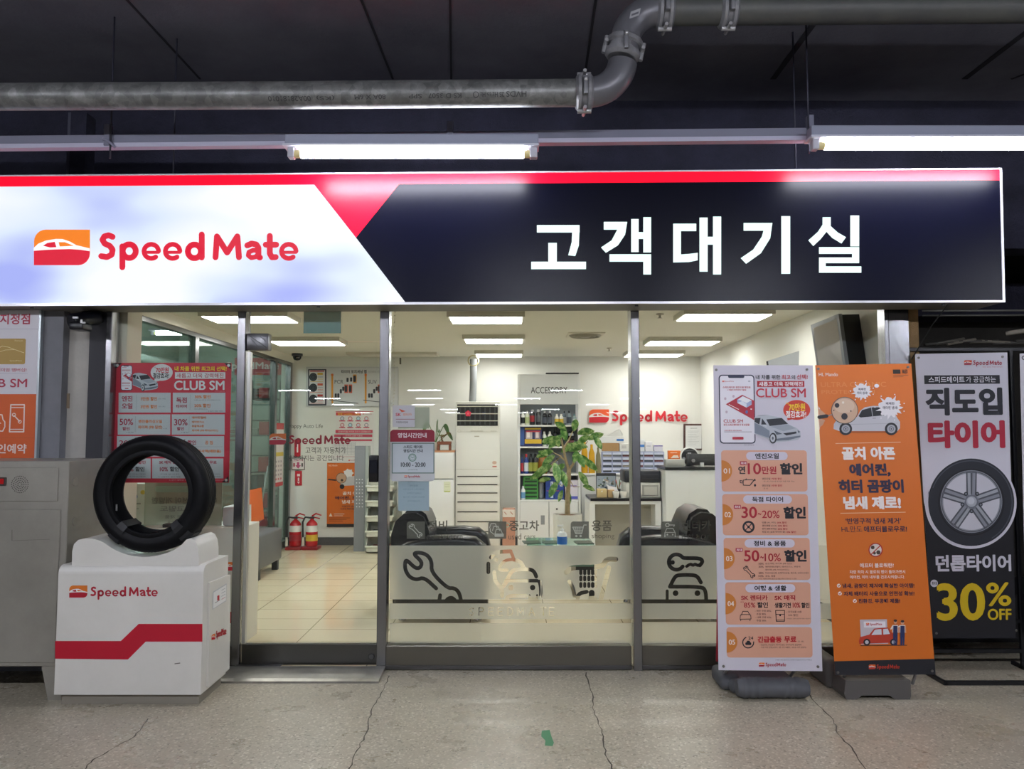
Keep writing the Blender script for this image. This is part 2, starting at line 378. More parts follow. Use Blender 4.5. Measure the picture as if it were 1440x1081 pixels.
# shop shell
m = MB(); m.box(LX-.3, RX+.35, YS-.02, BY+.2, HZ, HZ+.3, CEILP); struct(m, 'ceiling_shop')
m = MB(); m.box(LX-.12, RX+.12, BY, BY+.15, 0, HZ, WALLP); struct(m, 'wall_back')
m = MB(); m.box(RX, RX+.12, YS+.12, BY, 0, HZ, WALLP); struct(m, 'wall_right')
SKIRT = mat('#4e4e52', .5)
m = MB(); m.box(LX, RX, BY-.015, BY-.0005, .012, .115, SKIRT); struct(m, 'baseboard_back')
m = MB(); m.box(RX-.015, RX-.0005, YS+.15, BY-.015, .012, .115, SKIRT); struct(m, 'baseboard_right')
# left glass partition
LZ = 2.43
m = MB(); m.box(LX-.05, LX+.05, YS+.09, BY, LZ, HZ, CEILP); m.box(LX-.04, LX+.04, YS+.3, BY, .012, .1, DSTEEL); struct(m, 'wall_left')
m = MB(); m.box(LX-.12, X(174.5, 5.1), YS+.1, YS+.3, 0, HZ, mat('#d8d3c4', .7)); struct(m, 'trim_3')
for k, (y0, y1) in enumerate(((.33, 2.12), (2.2, 4.55), (4.63, 5.2))):
    g = MB(); g.box(LX-.006, LX+.006, y0, y1, .1, LZ-.04, GLASS2); o = struct(g, 'window_%d' % (k+4))
    f = MB(); f.box(LX-.035, LX+.035, y1, y1+.08, .1, LZ, STEEL); f.box(LX-.035, LX+.035, y0, y1, LZ-.04, LZ, STEEL); f.build('window_frame', o)
# storefront frame: posts, mullions, sill
def zt(px): return Z(424, 5, px)
ZT = 2.52
def post(px0, px1, py, m_, name, d0=4.97, d1=5.07, z0=0.0):
    b = MB(); b.box(X(px0, d0, py), X(px1, d0, py), d0-5, d1-5, z0, ZT, m_, .003); return struct(b, name)
post(334.5, 346, 437, STEEL, 'trim_4'); post(534.5, 547.5, 437, STEEL, 'trim_5')
post(887, 898.5, 437, STEEL, 'trim_6', 4.95, 5.09); post(1243.5, 1250, 437, STEEL, 'trim_7'); post(150, 158, 437, STEEL, 'trim_8')
b = MB(); b.box(X(1250, 4.97, 500)+.002, X(1279, 4.97, 500), -.03, .1, 0, ZT, STEEL); struct(b, 'trim_9')
b = MB(); b.box(X(1280, 5.0, 500), X(1293, 5.0, 500), -.0, .12, 0, 2.6, m_rough('wood_post', '#7d6544', '#94784f', 8, .7)); struct(b, 'trim_10')
b = MB(); b.box(X(125, 5, 500), X(150, 4.97, 500), -.0, .1, 0, ZT, mat('#34343a', .6)); struct(b, 'trim_11')
for k, (a, c) in enumerate(((547, 888), (899.5, 1244))):
    x0, x1 = X(a, 4.97, 920)-.02, X(c, 4.97, 920)
    b = MB(); b.box(x0, x1, -.03, .07, 0, Z(908, 4.97), m_steel('sill_steel', '#77746c', .35), .004); b.box(x0, x1, -.045, -.028, .01, .028, DSTEEL); struct(b, 'trim_%d' % (12+k))
b = MB(); b.box(X(158, 4.97, 920), X(326, 4.97, 920), -.03, .07, 0, Z(908, 4.97), m_steel('sill_steel_2', '#77746c', .35), .004); struct(b, 'trim_14')
# panes
zb = Z(908.5, 5.0)
for k, (a, c, z0) in enumerate(((158.5, 335, zb), (547.5, 888, zb), (899, 1244, zb))):
    g = MB(); g.box(X(a, 5.02, 600)-.012, X(c, 5.02, 600)+.012, .018, .026, z0, ZT-.005, GLASS); struct(g, 'window_%d' % (k+1))
g = MB(); xa, xb = X(345, 5.02, 600), X(536, 5.02, 600); g.box(xa, xb, .018, .026, Z(479.5, 5.02), ZT-.005, GLASS); o = struct(g, 'window_8')
# glass door
d = MB(); xd0, xd1 = X(341, 5.02, 700)+.002, X(534, 5.02, 700)+.0
d.box(xd0, xd1, .018, .028, Z(907, 5.0), Z(481, 5.02), GLASS); door = struct(d, 'door_1')
m = MB(); m.box(X(338, 4.98, 918), X(530, 4.98, 918), .0, .046, .022, Z(907, 4.98), m_steel('door_rail', '#5d5c5a', .3), .004); rail = m.build('bottom_rail', door)
c = at(522.5, 922.5, 4.998); m = MB(); m.lathe([(.020, -.006), (.020, 0)], c, mat('#1c1c1c', .4), 24, 'y'); m.lathe([(.015, -.010), (.017, -.006)], c, DSTEEL, 24, 'y'); m.build('floor_lock', rail)
m = MB(); m.boxpx(346.5, 377.5, 468.5, 492, 4.975, 5.045, DSTEEL, .006, 2); p = m.build('patch_hinge', door)
m = MB(); m.boxpx(378, 379, 480, 481, 4.98, 5.0, DSTEEL); 
P = Print((-.0265, 0, 0)); P.line([(351, 472), (374, 488)], 1.2, '#3b3b3e', 1); P.line([(353, 477), (362, 486)], .8, '#3b3b3e', 1); P.line([(366, 473), (374, 480)], .8, '#3b3b3e', 1); P.mb.build('embossing', p)
m = MB(); m.boxpx(518.5, 531.5, 640, 678, 4.98, 5.02, mat('#0b0c11', .18), .006, 3); m.boxpx(520, 530, 647, 665, 4.977, 4.981, mat('#1a1c24', .1)); m.build('digital_lock', door)
m = MB(); m.boxpx(344, 348.5, 495, 905, 4.985, 5.018, mat('#bdbdbb', .3, .6)); m.build('edge_strip', door)
# concrete left of the shop
m = MB(); m.box(-9, X(88, 4.95, 500), -.05, .4, 0, 2.9, m_rough('pilaster', '#74757c', '#8a8a92', 2, .85, .2, .01)); struct(m, 'wall_left_outside')
m = MB(); m.box(X(87, 4.95, 500), X(127, 5.02, 500), .02, .35, 0, 2.9, CONC_L); struct(m, 'wall_left_recess')
m = MB(); m.boxpx(88.5, 97, 553, 574, 5.012, 5.03, mat('#8a7a66', .8)); struct(m, 'trim_15')
# dark workshop right of the shop
m = MB(); m.box(X(1293, 5.02, 500)+.02, 9, 2.4, 2.6, 0, CZ, m_rough('dark_wall', '#1d1b19', '#34312d', 1.6, .9, .4, .02)); struct(m, 'wall_workshop')  # wall surface in mottled dark brown grey
m = MB(); m.box(X(1280, 5, 500)+.06, X(1280, 5, 500)+.1, .14, 2.4, 0, 2.6, mat('#1e1e20', .8)); struct(m, 'wall_workshop_side')
m = MB(); m.box(2.7, 9, 1.9, 2.3, 2.55, 2.85, CONC_D); struct(m, 'trim_16')
# workshop left of the glass partition
m = MB(); m.box(-6.2, -6.0, .3, 9, 0, CZ, CONC_G); m.box(-6.0, 2.6, 8.8, 9, 0, CZ, CONC_G); struct(m, 'wall_workshop_left')
m = MB(); m.box(-9, X(127, 5, 500), .36, .42, 0, 2.87, CONC_G); struct(m, 'wall_front_left')
# cracks and paint mark on the concrete
CR = mat('#4c473f', .9); cr = 0
for pts in ([(548, 950), (537, 975), (522, 1000), (515, 1030), (500, 1060), (488, 1090)], [(823, 945), (832, 975), (836, 1005), (848, 1030), (852, 1060), (866, 1090)],
            [(1128, 965), (1150, 990), (1172, 1010), (1178, 1030), (1200, 1055), (1224, 1090)], [(210, 1010), (188, 1035), (160, 1052), (130, 1068), (112, 1090)]):
    q = []
    for (x0, y0), (x1, y1) in zip(pts, pts[1:]):
        for i in range(6): q.append((x0+(x1-x0)*i/6+random.uniform(-1.8, 1.8), y0+(y1-y0)*i/6))
    W = [onZ(x, y, .0008) for x, y in q]; m = MB(); ws = [random.uniform(.0012, .0042) for _ in W]
    for i in range(len(W)-1): m.poly([W[i]-Vector((ws[i], 0, 0)), W[i+1]-Vector((ws[i+1], 0, 0)), W[i+1]+Vector((ws[i+1], 0, 0)), W[i]+Vector((ws[i], 0, 0))], CR)
    o = m.build('floor_crack'); o['kind'] = 'structure'
m = MB(); m.poly([onZ(x, y, .0009) for x, y in [(762, 1027), (773, 1026), (775, 1034), (779, 1044), (777, 1049), (766, 1048), (767, 1041), (761, 1035)]], m_see('green_paint', '#5fae80', .6)); solo(m, 'paint_mark', 'small worn green paint mark on the concrete floor', 'paint mark')

# ================================================================== overhead: pipe, rail, lamps, sign
YAW = -.021
dp = (-.95, 0, YAW)
def pp(x, y): return onP(x, y, dp)
pipe = thing('drain_pipe', 'galvanised pipe under the dark slab that steps up through two elbows', 'pipe', pp(400, 134))
rp = .0725
m = MB(); m.tube([pp(-260, 137.5), pp(400, 134), pp(822, 130.5)], rp, GALV, 28); ps = m.build('pipe_section', pipe)
# stencil, upside down, wrapped round the underside of the pipe
def wrap(x, y):
    a = pp(x, 134-(x-400)*.0075); t = (y-134)/20.0; ang = math.asin(max(-.99, min(.99, t)))
    return a + Vector((0, -math.cos(ang), -math.sin(ang)))*(rp+.0007)
class Wrapped(Print):
    def pt(s, x, y, L=0, e=0): return wrap(x, y)
P = Wrapped(None, fn=wrap, nrm=Vector((0, -1, 0))); INK = mat('#3a3a3c', .7)
for t, a, b2, y0, y1 in (('HVDS', 712, 740, 139, 146), ('25 Hz to Hz', 676, 709, 140, 146), ('KS D 3507', 604, 650, 141, 147), ('SPP', 577, 595, 141.5, 147), ('80A X 6M', 502, 545, 142, 147.5), ('(KS)', 449, 474, 142.5, 148), ('00A28181010', 382, 441, 143, 149)):
    P.text(t, a, y0, b2, y1, INK, .02, 1, flip=True)
P.ring(670, 143, 4, 4, 1, INK, 1); P.mb.build('stencil', ps)
def arc(c, r, a0, a1, n=14): return [(c[0]+r*math.cos(math.radians(a0+(a1-a0)*i/n)), c[1]+r*math.sin(math.radians(a0+(a1-a0)*i/n))) for i in range(n+1)]
GREYP = mat('#64646a', .35, .3)
e1 = arc((828, 82), 48, 90, 8); m = MB(); m.tube([pp(818, 130.5)]+[pp(*q) for q in e1], .079, GREYP, 28); m.build('elbow', pipe)
e2 = [(876, 74)]+arc((926, 62), 47, 178, 272); m = MB(); m.tube([pp(*q) for q in e2], .081, GREYP, 28); el = m.build('elbow', pipe)
P = Print((-1.035, 0, YAW), sh=-.2, sl=-.35); P.rect(886, 14, 900, 24, '#9a9a9e', 1); P.rect(888, 18, 898, 21, '#55555c', 2); P.mb.build('sticker', el)
m = MB(); m.tube([pp(925, 15.5), pp(1200, 13), pp(1620, 10)], .0765, m_rough('pipe_far', '#3c3d3f', '#4e4f4b', 5, .5, .05), 28); m.build('pipe_section', pipe)
def coupling(a, b2, r=.096):
    a, b2 = pp(*a), pp(*b2); d = (b2-a); L = d.length; d.normalize(); c_ = (a+b2)/2
    m = MB(); prof = [(-.53, rp+.004), (-.5, r-.012), (-.38, r), (-.2, r), (-.12, r-.014), (.12, r-.014), (.2, r), (.38, r), (.5, r-.012), (.53, rp+.004)]
    m.tube([c_+d*L*t for t, _ in prof], [q for _, q in prof], m_rough('cast_grey', '#66666b', '#828286', 20, .4, .05), 28)
    cp = m.build('coupling', pipe); side = Vector((0, -1, 0))
    for s in (1, -1):
        dn = d.cross(side).normalized()*s
        b = MB(); cc = c_ + dn*(r+.004); b.tube([cc-d*L*.42, cc+d*L*.42], .014, mat('#9b9b9f', .35, .5), 12); b.tube([cc+side*.055, cc-side*.055], .010, mat('#b4b4b6', .3, .6), 8); b.build('bolt', cp)
    b = MB(); cc = c_ + side*(r-.004); up_ = d.cross(side).normalized()
    b.box(cc.x-.012, cc.x+.012, cc.y-.018, cc.y+.01, cc.z-.05, cc.z+.05, mat('#6f6f74', .4, .3), .005, 2); b.ball(cc+Vector((0, -.016, .028)), .012, mat('#b4b4b6', .3, .6), sub=2); b.build('clamp_bolt', cp)
coupling((810, 130.6), (833, 130.4)); coupling((874, 82), (880, 54)); coupling((923, 15.5), (946, 15.3)); coupling((1012, 14.7), (1035, 14.5))
# cable trunking with brackets and hanger rods
dr = (-.545, 0, YAW); dl = (-.62, 0, YAW)
def rr_(x, y): return onP(x, y, dr)
tr = thing('cable_trunking', 'long grey cable trunking carrying the tube lamps above the sign', 'trunking', rr_(600, 196))
m = MB(); TRK = mat('#77788a', .5, .2); TRW_LIT = mat('#b3b2c8', .4)  # cover strip coloured lighter lavender for the lamp light falling on it
for x0, y0, x1, y1, z0, z1, nm, mm, dd in ((-120, 198.5, 1560, 182, 0, .048, 'channel', TRK, .05), (-120, 205, 1560, 188, 0, .026, 'cover', TRW_LIT, .056)):
    a, b2 = rr_(x0, y0), rr_(x1, y1); m = MB(); e = Vector((0, -.003 if nm == 'cover' else 0, 0))
    q = [a+e+Vector((0, 0, z0-.02)), b2+e+Vector((0, 0, z0-.02)), b2+e+Vector((0, 0, z1-.02)), a+e+Vector((0, 0, z1-.02))]; m.prism(q, (0, dd, 0), mm); m.build(nm, tr)
for x, y0, y1, xr in ((151, 175, 196, 158), (633, 171, 190, None), (1140, 162, 184, 1135)):
    a = rr_(x, y1); b2 = rr_(x, y0); m = MB(); m.box(a.x-.018, a.x+.018, a.y-.012, a.y+.03, a.z-.04, b2.z, TRK, .003); br = m.build('bracket', tr)
    m = MB(); m.tube([(a.x-.02, a.y-.015, a.z-.0), (a.x+.02, a.y-.02, a.z-.02), (a.x+.055, a.y-.012, a.z-.055)], .007, mat('#9a9ab0', .4, .4), 8); m.build('clip', br)
for px, py in ((158, 120), (1135, 100), (247, 120), (1116, 100)):
    p0 = onP(px, py, (-.56 if px in (158, 1135) else -.3, 0, YAW)); m = MB(); m.tube([(p0.x, p0.y, CZ), (p0.x, p0.y, 3.13)], .0055, mat('#3b3b48', .5, .5), 8); m.build('hanger_rod', tr)
TUBE = emit('#f2f5ff', FRONT_L)
def lamp(x0, x1, ya, yb, label, group=None, pl=dl, L=None):
    """x0..x1 in photo pixels; ya = top of the housing, yb = tube axis"""
    A, B = onP(x0, ya, pl), onP(x1, ya, pl); zt_ = A.z; zc = onP(x0, yb, pl).z; t = thing('fluorescent_lamp', label, 'lamp', ((A.x+B.x)/2, (A.y+B.y)/2, zc-.03), group)
    lamp_at(t, A.x, B.x, (A.y+B.y)/2-.01, zc, zt_); return t
def lamp_at(t, x0, x1, y, zc, zt_):
    H = mat('#8f93a6', .45, .1)
    m = MB(); m.box(x0, x1, y-.04, y+.04, zc+.045, zt_, H, .004); m.build('housing', t)
    m = MB(); m.box(x0-.008, x1+.003, y-.055, y+.055, zc+.033, zc+.045, mat('#c6c8d6', .35)); m.build('reflector', t)
    m = MB(); m.lathe([(.023, x0+.085), (.023, x1-.085)], (0, y, zc), TUBE, 20, 'x'); tb = m.build('tube', t)
    m = MB(); m.lathe([(.0225, x0+.05), (.0225, x0+.085)], (0, y, zc), mat('#d8c98e', .4), 20, 'x'); m.build('tube_cap', tb); m = MB(); m.lathe([(.0225, x1-.085), (.0225, x1-.05)], (0, y, zc), mat('#d8c98e', .4), 20, 'x'); m.build('tube_cap', tb)
    for a, b2 in ((x0+.012, x0+.05), (x1-.05, x1-.006)):
        m = MB(); m.box(a, b2, y-.026, y+.026, zc-.026, zc+.034, mat('#b9b9c4', .3), .005); m.build('socket', t)
lamp(405, 757, 194, 219, 'tube lamp with grey housing above the middle of the lightbox sign')
lamp(1135, 1497, 182, 207.5, 'tube lamp with grey housing above the right end of the sign, cut by the frame')
TUBE = emit('#f2f5ff', TUBE_L)
LROWS = [(-5.2, (-5.6, -2.8, 0, 2.8, 5.6)), (-24, (-8, -3, 2, 7)), (-31, (-9, -4, 1, 6)), (-39, (-10, -5, 0, 5, 10)), (-48, (-11, -4, 3, 9)), (-57, (-12, -5, 1, 8))]  # nearest row added to light the floor; far rows mirror in the glass
for y, xs in LROWS:
    TUBE = emit('#f2f5ff', NEAR_L if y > -6 else TUBE_L)
    for x in xs:
        x += .35*math.sin(y*3.1+x)
        t = thing('fluorescent_lamp', 'unseen car park tube lamp; far rows mirror in the shop glass, near row is added', 'lamp', (x, y, 3.06), 'tube lamps in rows across the car park'); lamp_at(t, x-.7, x+.7, y, 3.09, 3.16)
        m = MB(); m.tube([(x-.5, y, 3.15), (x-.5, y, CZ)], .006, TRK, 6); m.build('hanger_rod', t); m = MB(); m.tube([(x+.5, y, 3.15), (x+.5, y, CZ)], .006, TRK, 6); m.build('hanger_rod', t)
# lightbox sign
SP = (-.32, 0, YAW); sgn = thing('lightbox_sign', 'long red, white and black lit shop sign over the glass front', 'sign', onP(700, 428, SP))
def sp(x, y): return onP(x, y, SP)
def sbox(pts, y_front, depth, mm, nm, par):
    m = MB(); m.prism([sp(*p)+Vector((0, y_front, 0)) for p in pts], (0, depth, 0), mm); return m.build(nm, par)
top = lambda x: 247.2-x*.0071; bot = lambda x: 430-x*.0037
ALU = mat('#a9a8ae', .35, .7)
body = sbox([(-90, top(-90)), (1407, top(1407)), (1411.5, bot(1411)), (-90, bot(-90))], .004, .27, mat('#75716c', .5, .3), 'casing', sgn)
P = Print(SP)
TRIMW = mat('#e4e4ee', .25, .2)
fr = MB()
for q in ([(-90, top(-90)-.6), (1408, top(1408)-.6), (1408, top(1408)+1.4), (-90, top(-90)+1.4)], [(1405.4, top(1406)), (1408, top(1408)), (1412.6, bot(1412)), (1409.6, bot(1412))], [(-90, bot(-90)-3.2), (1412.5, bot(1412)-2.4), (1412.5, bot(1412)+.4), (-90, bot(-90)+.4)]):
    fr.prism([sp(*p)+Vector((0, -.008, 0)) for p in q], (0, .012, 0), TRIMW)
fr.build('frame', sgn)
REDF = emit('#ff0028', .80, .3); BLKF = mat('#030416', .29, 0, spec=.14); WHF = emit('#e8fffb', 1.25)
b1 = lambda x: 262.5-x*.0066
def face(pts, mm, nm, L=1):
    p = Print(SP); p.poly(pts, mm, L); return p.mb.build(nm, sgn)
wf = face([(-90, b1(-90)), (442, b1(442)), (500.5, 334), (570, bot(570)-3), (-90, bot(-90)-3)], FACE, 'white_face')
face([(-90, top(-90)+1), (1406, top(1406)+1), (1406.3, b1(1406)), (561, b1(561)), (500.5, 334), (442, b1(442)), (-90, b1(-90))], REDF, 'red_band')
bf = face([(561, b1(561)), (1406.3, b1(1406)), (1410, bot(1410)-3), (570, bot(570)-3), (500.5, 334)], BLKF, 'black_face')
P = Print(SP, step=.002); R_ = emit('#f00034', .85)
P.emblem(48.5, 323, 127, 373, emit('#ff8500', .95), R_, emit('#ffffff', 1.0), 2); P.mb.build('emblem', sgn)
P = Print(SP, step=.002); 
for k_ in range(9):
    P = Print(SP, step=.002); P.brand(138.5, 326, 421.5, 380.7, R_, 3, 25, (k_,)); P.mb.build('red_letter', sgn)
P = Print(SP, step=.0012)
# korean letters, stroke by stroke
P = Print(SP, step=.0012); S = lambda *a: P.poly(list(a), WHF, 2)
def bar(x0, y0, x1, y1): P.rect(x0, y0, x1, y1, WHF, 2)
def nx(): P.mb.build('white_letter', sgn); P.mb = MB()
bar(755, 316.5, 815, 327); P.poly([(804.5, 327), (815, 316.5), (814, 345), (809, 360), (799, 359), (804, 340)], WHF, 2); bar(771, 341.5, 783, 369); bar(747, 368, 824, 378.5); nx()
P.poly([(849, 312), (882, 312), (879, 330), (869, 345), (852, 355.5), (845, 348), (860, 338), (868, 323), (849, 323)], WHF, 2)
bar(887.5, 308, 898, 354.5); bar(898, 326.5, 905, 336); bar(904.5, 305.5, 915.5, 355); bar(857, 357.5, 915.5, 368); bar(904.5, 368, 915.5, 386); nx()
bar(946.5, 314.5, 979, 325); bar(946.5, 325, 957.5, 368.5); P.poly([(946.5, 358.5), (969, 357), (981, 355.5), (981, 366), (969, 368.5), (946.5, 369)], WHF, 2); bar(983.5, 306, 995, 382); bar(995, 333, 1003, 344); bar(1002.5, 304.5, 1014, 386); nx()
P.poly([(1045.5, 313.5), (1086, 313.5), (1083, 335), (1070, 356), (1049, 371), (1041.5, 363), (1059, 351), (1071, 333), (1073.5, 324.5), (1045.5, 324.5)], WHF, 2); bar(1098.5, 304, 1111, 385); nx()
P.poly([(1156.5, 305.5), (1168, 305.5), (1168, 318), (1178, 327), (1189.5, 333.5), (1183, 342.5), (1170, 334.5), (1162, 326), (1154, 336), (1143.5, 346), (1136.5, 338), (1150, 326), (1156.5, 316)], WHF, 2)
bar(1195.5, 303, 1208, 346.5); bar(1151.5, 347.5, 1208, 357); bar(1198, 357, 1208, 367); bar(1151.5, 362, 1208, 370); bar(1151.5, 370, 1161, 383); bar(1151.5, 374.5, 1211, 383.5); nx()
for px in (38, 445, 897, 1333):
    a = sp(px, bot(px)); m = MB(); m.lathe([(.011, -.012), (.011, 0)], (a.x, a.y+.05, a.z+.001), DSTEEL, 12); m.build('screw', sgn)
# ================================================================== the shop inside: ceiling
PANEL = emit('#fbf7f2', PANEL_L)
def panel(x0, x1, y0, y1, label, lit=True):
    t = thing('ceiling_light', label, 'ceiling light', ((x0+x1)/2, (y0+y1)/2, HZ-.05))
    m = MB(); m.box(x0, x1, y0, y1, HZ-.045, HZ, mat('#c9c5b8', .5)); m.build('frame', t)
    m = MB(); m.box(x0+.025, x1-.025, y0+.025, y1-.025, HZ-.05, HZ-.04, PANEL if lit else mat('#d9d4c6', .5)); m.build('diffuser', t); return t

def zc_at(px, py): return onZ(px, py, HZ-.05)
for (xa, xb, yn, lab) in ((278, 404, 445, 'lit panel lamp at the left front of the shop ceiling'), (375, 477, 480, 'lit panel lamp seen through the door, behind the front one'), (628, 738, 446, 'foremost lit panel lamp of the middle row of three'), (650, 738, 477, 'second lit panel lamp of the middle row of three'), (667, 736, 498, 'rearmost lit panel lamp of the middle row, before the back wall'),
                          (962, 1091, 442, 'foremost lit panel lamp of the right row of three'), (913, 1016, 480, 'second lit panel lamp of the right row of three'), (882, 964, 498, 'rearmost lit panel lamp of the right row, behind the mullion')):
    a = zc_at(xa, yn); b = zc_at(xb, yn)
    a2 = {278: (-2.45, -1.25), 375: (-2.45, -1.25)}.get(xa)
    c = (a.x+b.x)/2; wd = (b.x-a.x)/2
    panel(c-wd, c+wd, a.y, a.y+.42, lab)
# ceiling fittings
p = onZ(823, 470, HZ); m = MB(); 
t = thing('ceiling_vent', 'round air vent in a square plate on the shop ceiling', 'vent', (p.x, p.y, HZ-.03))
m.box(p.x-.19, p.x+.19, p.y-.19, p.y+.19, HZ-.012, HZ, mat('#cfcabd', .5), .004); m.build('plate', t)
m = MB(); m.lathe([(.17, HZ-.012), (.15, HZ-.03), (.12, HZ-.014), (.1, HZ-.03), (.07, HZ-.014), (.05, HZ-.03), (0, HZ-.03)], (p.x, p.y, 0), mat('#8d887c', .5), 28); m.build('diffuser_ring', t)
for px, py, lb in ((857, 489, 'small sprinkler head on the shop ceiling before the back wall'), (928, 441, 'small sprinkler head on the shop ceiling near the front, by the mullion')):
    p = onZ(px, py, HZ); m = MB(); m.lathe([(.035, HZ), (.03, HZ-.012), (.012, HZ-.014), (.01, HZ-.035), (.022, HZ-.037), (.022, HZ-.041), (0, HZ-.041)], (p.x, p.y, 0), mat('#b9b4a6', .4, .4), 16); solo(m, 'sprinkler_head', lb, 'sprinkler')
p = onZ(418, 497, HZ); p.y = min(p.y, BY-.15); t = thing('dome_camera', 'black dome camera on the shop ceiling above the tyre chart', 'camera', (p.x, p.y, HZ-.1))
m = MB(); m.lathe([(.07, HZ), (.07, HZ-.03), (.06, HZ-.035), (0, HZ-.035)], p*0+Vector((p.x, p.y, 0)), mat('#2a2b33', .4), 20); m.build('mount', t)
m = MB(); m.lathe([(.056, HZ-.035), (.052, HZ-.06), (.036, HZ-.083), (.0, HZ-.093)], (p.x, p.y, 0), mat('#14151f', .15), 20); m.build('dome', t)
a = onZ(500, 496, HZ); m = MB(); b_ = onZ(525, 493, HZ); m.box(a.x-.1, a.x+1.05, a.y-.1, a.y+.25, HZ-.03, HZ, mat('#cbc6b8', .6)); solo(m, 'ceiling_hatch', 'unlit pale panel on the shop ceiling above the tyre chart', 'ceiling panel')
# ================================================================== in front of the shop
SMW = '#f2f2f0'
# ---- white tyre pedestal
KD = 4.33; KP = (KD-5, 0, 0); kx0, kx1 = X(79.5, KD, 880), X(284.5, KD, 880); kz = Z(795, KD); ky1 = KD-5+.37
WHT = m_rough('white_board', '#dcdad4', '#e6e4df', 3, .38, .03, .001)
ks = thing('tyre_pedestal', 'white wooden pedestal with a red stripe that carries the black tyre', 'display stand', ((kx0+kx1)/2, KD-5+.18, 0))
m = MB(); m.box(kx0+.025, kx1-.02, KD-5+.03, ky1-.02, 0, .062, mat('#8b857b', .5)); m.build('plinth', ks)
r = .045; prof = [(KD-5, .06)]+[(KD-5+r-r*math.cos(math.radians(a)), kz-r+r*math.sin(math.radians(a))) for a in range(0, 91, 15)]+[(ky1, kz), (ky1, .06)]
m = MB(); m.prism([(kx0, y, z) for y, z in prof], (kx1-kx0, 0, 0), WHT); bd = m.build('body', ks)
P = Print(KP); P.poly([(77.5, 901), (170, 901), (195, 877), (284.7, 877), (284.7, 902), (205, 902), (180, 927), (77.5, 926)], mat('#c0102f', .45), 1); P.mb.build('red_stripe', bd)
P = Print(KP); P.logo(97.5, 823, 123, 840, 127, 824, 222.5, 843.5, 1, red='#b5172f', org='#e07a25'); P.line([(246, 933), (253, 932)], 1.2, '#5a5550', 1); P.mb.build('logo', bd)
fx = lambda x, y: onX(x, y, kx1); nx_ = Vector((1, 0, 0))
m = MB(); q = [fx(*p) for p in ((292, 819), (321.5, 807.5), (320, 940), (290, 966))]; m.prism(q, (.012, 0, 0), WHT); sd = m.build('side_panel', ks)
P = Print(None, fn=lambda x, y: onX(x, y, kx1+.0125), nrm=nx_); P.sl = -.37
P.poly([(299, 832), (318.5, 820), (318, 845), (298.5, 857)], '#c9ccd0', 1); P.poly([(300, 833), (317.8, 822), (317.3, 844), (299.5, 855.5)], '#f4f4f4', 2)
P.text('1', 305, 837, 308, 844, '#c02030', .03, 3)
for i in range(4): P.line([(311, 830+i*4.2), (316, 827+i*4.2)], .5, '#9aa0a8' if i < 3 else '#c05060', 3)
P.line([(302, 847.5), (308.5, 843.5)], .6, '#606060', 3)
P.emblem(297, 891.5, 302, 899, L=3); P.text('SpeedMate', 303.5, 884, 318, 897, '#b5172f', .02, 3); P.mb.build('sticker', sd)
cd0, cd1 = 4.35, 4.64
pts = [(101, 795.5), (101.5, 775), (104, 765), (110, 759), (119, 757), (130, 757.5), (141, 760.5)]+[(203+91*math.cos(math.radians(a)), 692+91*math.sin(math.radians(a))) for a in range(128, 50, -6)]+[(262, 758.5), (268, 757), (274, 760), (278, 768), (279.5, 780), (279.5, 795.5)]
m = MB(); m.prism([at(x, y, cd0) for x, y in pts], (0, cd1-cd0, 0), WHT, True); m.build('cradle', ks)
# ---- tyre
tc = at(209, 694.5, 4.37); TR, TI, TW = .332, .217, .165
ty = thing('tyre', 'black tyre standing upright without a rim on the white pedestal', 'tyre', (tc.x, tc.y+TW/2, tc.z-TR))
side = [(TI, .014), (TI+.006, .002), (TI+.02, .0), (TI+.03, .004), (TI+.055, -.006), (TI+.08, -.006), (TI+.098, .006), (TR-.006, .022), (TR-.001, .034)]
tread = []
for g in (.055, .078, .1, .123): tread += [(TR, g-.006), (TR-.006, g-.004), (TR-.006, g+.004), (TR, g+.006)]
inner = [(TI, TW-.014), (TI+.004, TW-.02), (TI+.07, TW-.012), (TR-.014, TW-.035), (TR-.010, TW/2), (TR-.014, .035), (TI+.07, .012), (TI+.004, .02)]
m = MB(); m.lathe([(r_, h) for r_, h in side]+[(TR, .04)]+tread+[(TR, TW-.04)]+[(r_, TW-h) for r_, h in reversed(side)], tc, BLACKR, 72, 'y', caps=False)
for i in range(110):
    a = 2*math.pi*i/110
    for y0, y1 in ((.034, .048), (TW-.048, TW-.034)):
        rr0 = TR+.0006; m.poly([tc+Vector((rr0*math.cos(a+e), y, rr0*math.sin(a+e))) for e, y in ((-.007, y0), (.007, y0), (.007, y1), (-.007, y1))], mat('#060708', .8))
m.build('tyre_casing', ty)
m = MB(); m.lathe(inner, tc, mat('#101114', .7), 72, 'y', caps=False); m.build('inner_liner', ty)
for a0 in (232, 312):
    m = MB(); loop = [(TI-.005, .0), (TI+.03, -.01), (TR-.01, .002), (TR+.005, .03), (TR+.005, TW-.03), (TR-.01, TW-.002), (TI+.03, TW+.01), (TI-.005, TW)]
    vs = []
    for da in (-.11, -.05, .0, .05, .11):
        a = math.radians(a0)+da
        vs += [tc+Vector((q*math.cos(a), h, q*math.sin(a))) for q, h in loop]
    n = len(loop); m.add(vs, [[i*n+k, i*n+(k+1) % n, (i+1)*n+(k+1) % n, (i+1)*n+k] for i in range(4) for k in range(n)], mat('#14161b', .55)); m.build('strap', ty)
m = MB(); m.boxpx(162.5, 165, 709, 718, 4.5, 4.502, mat('#b8b8b8', .5)); m.build('valve_label', ty)
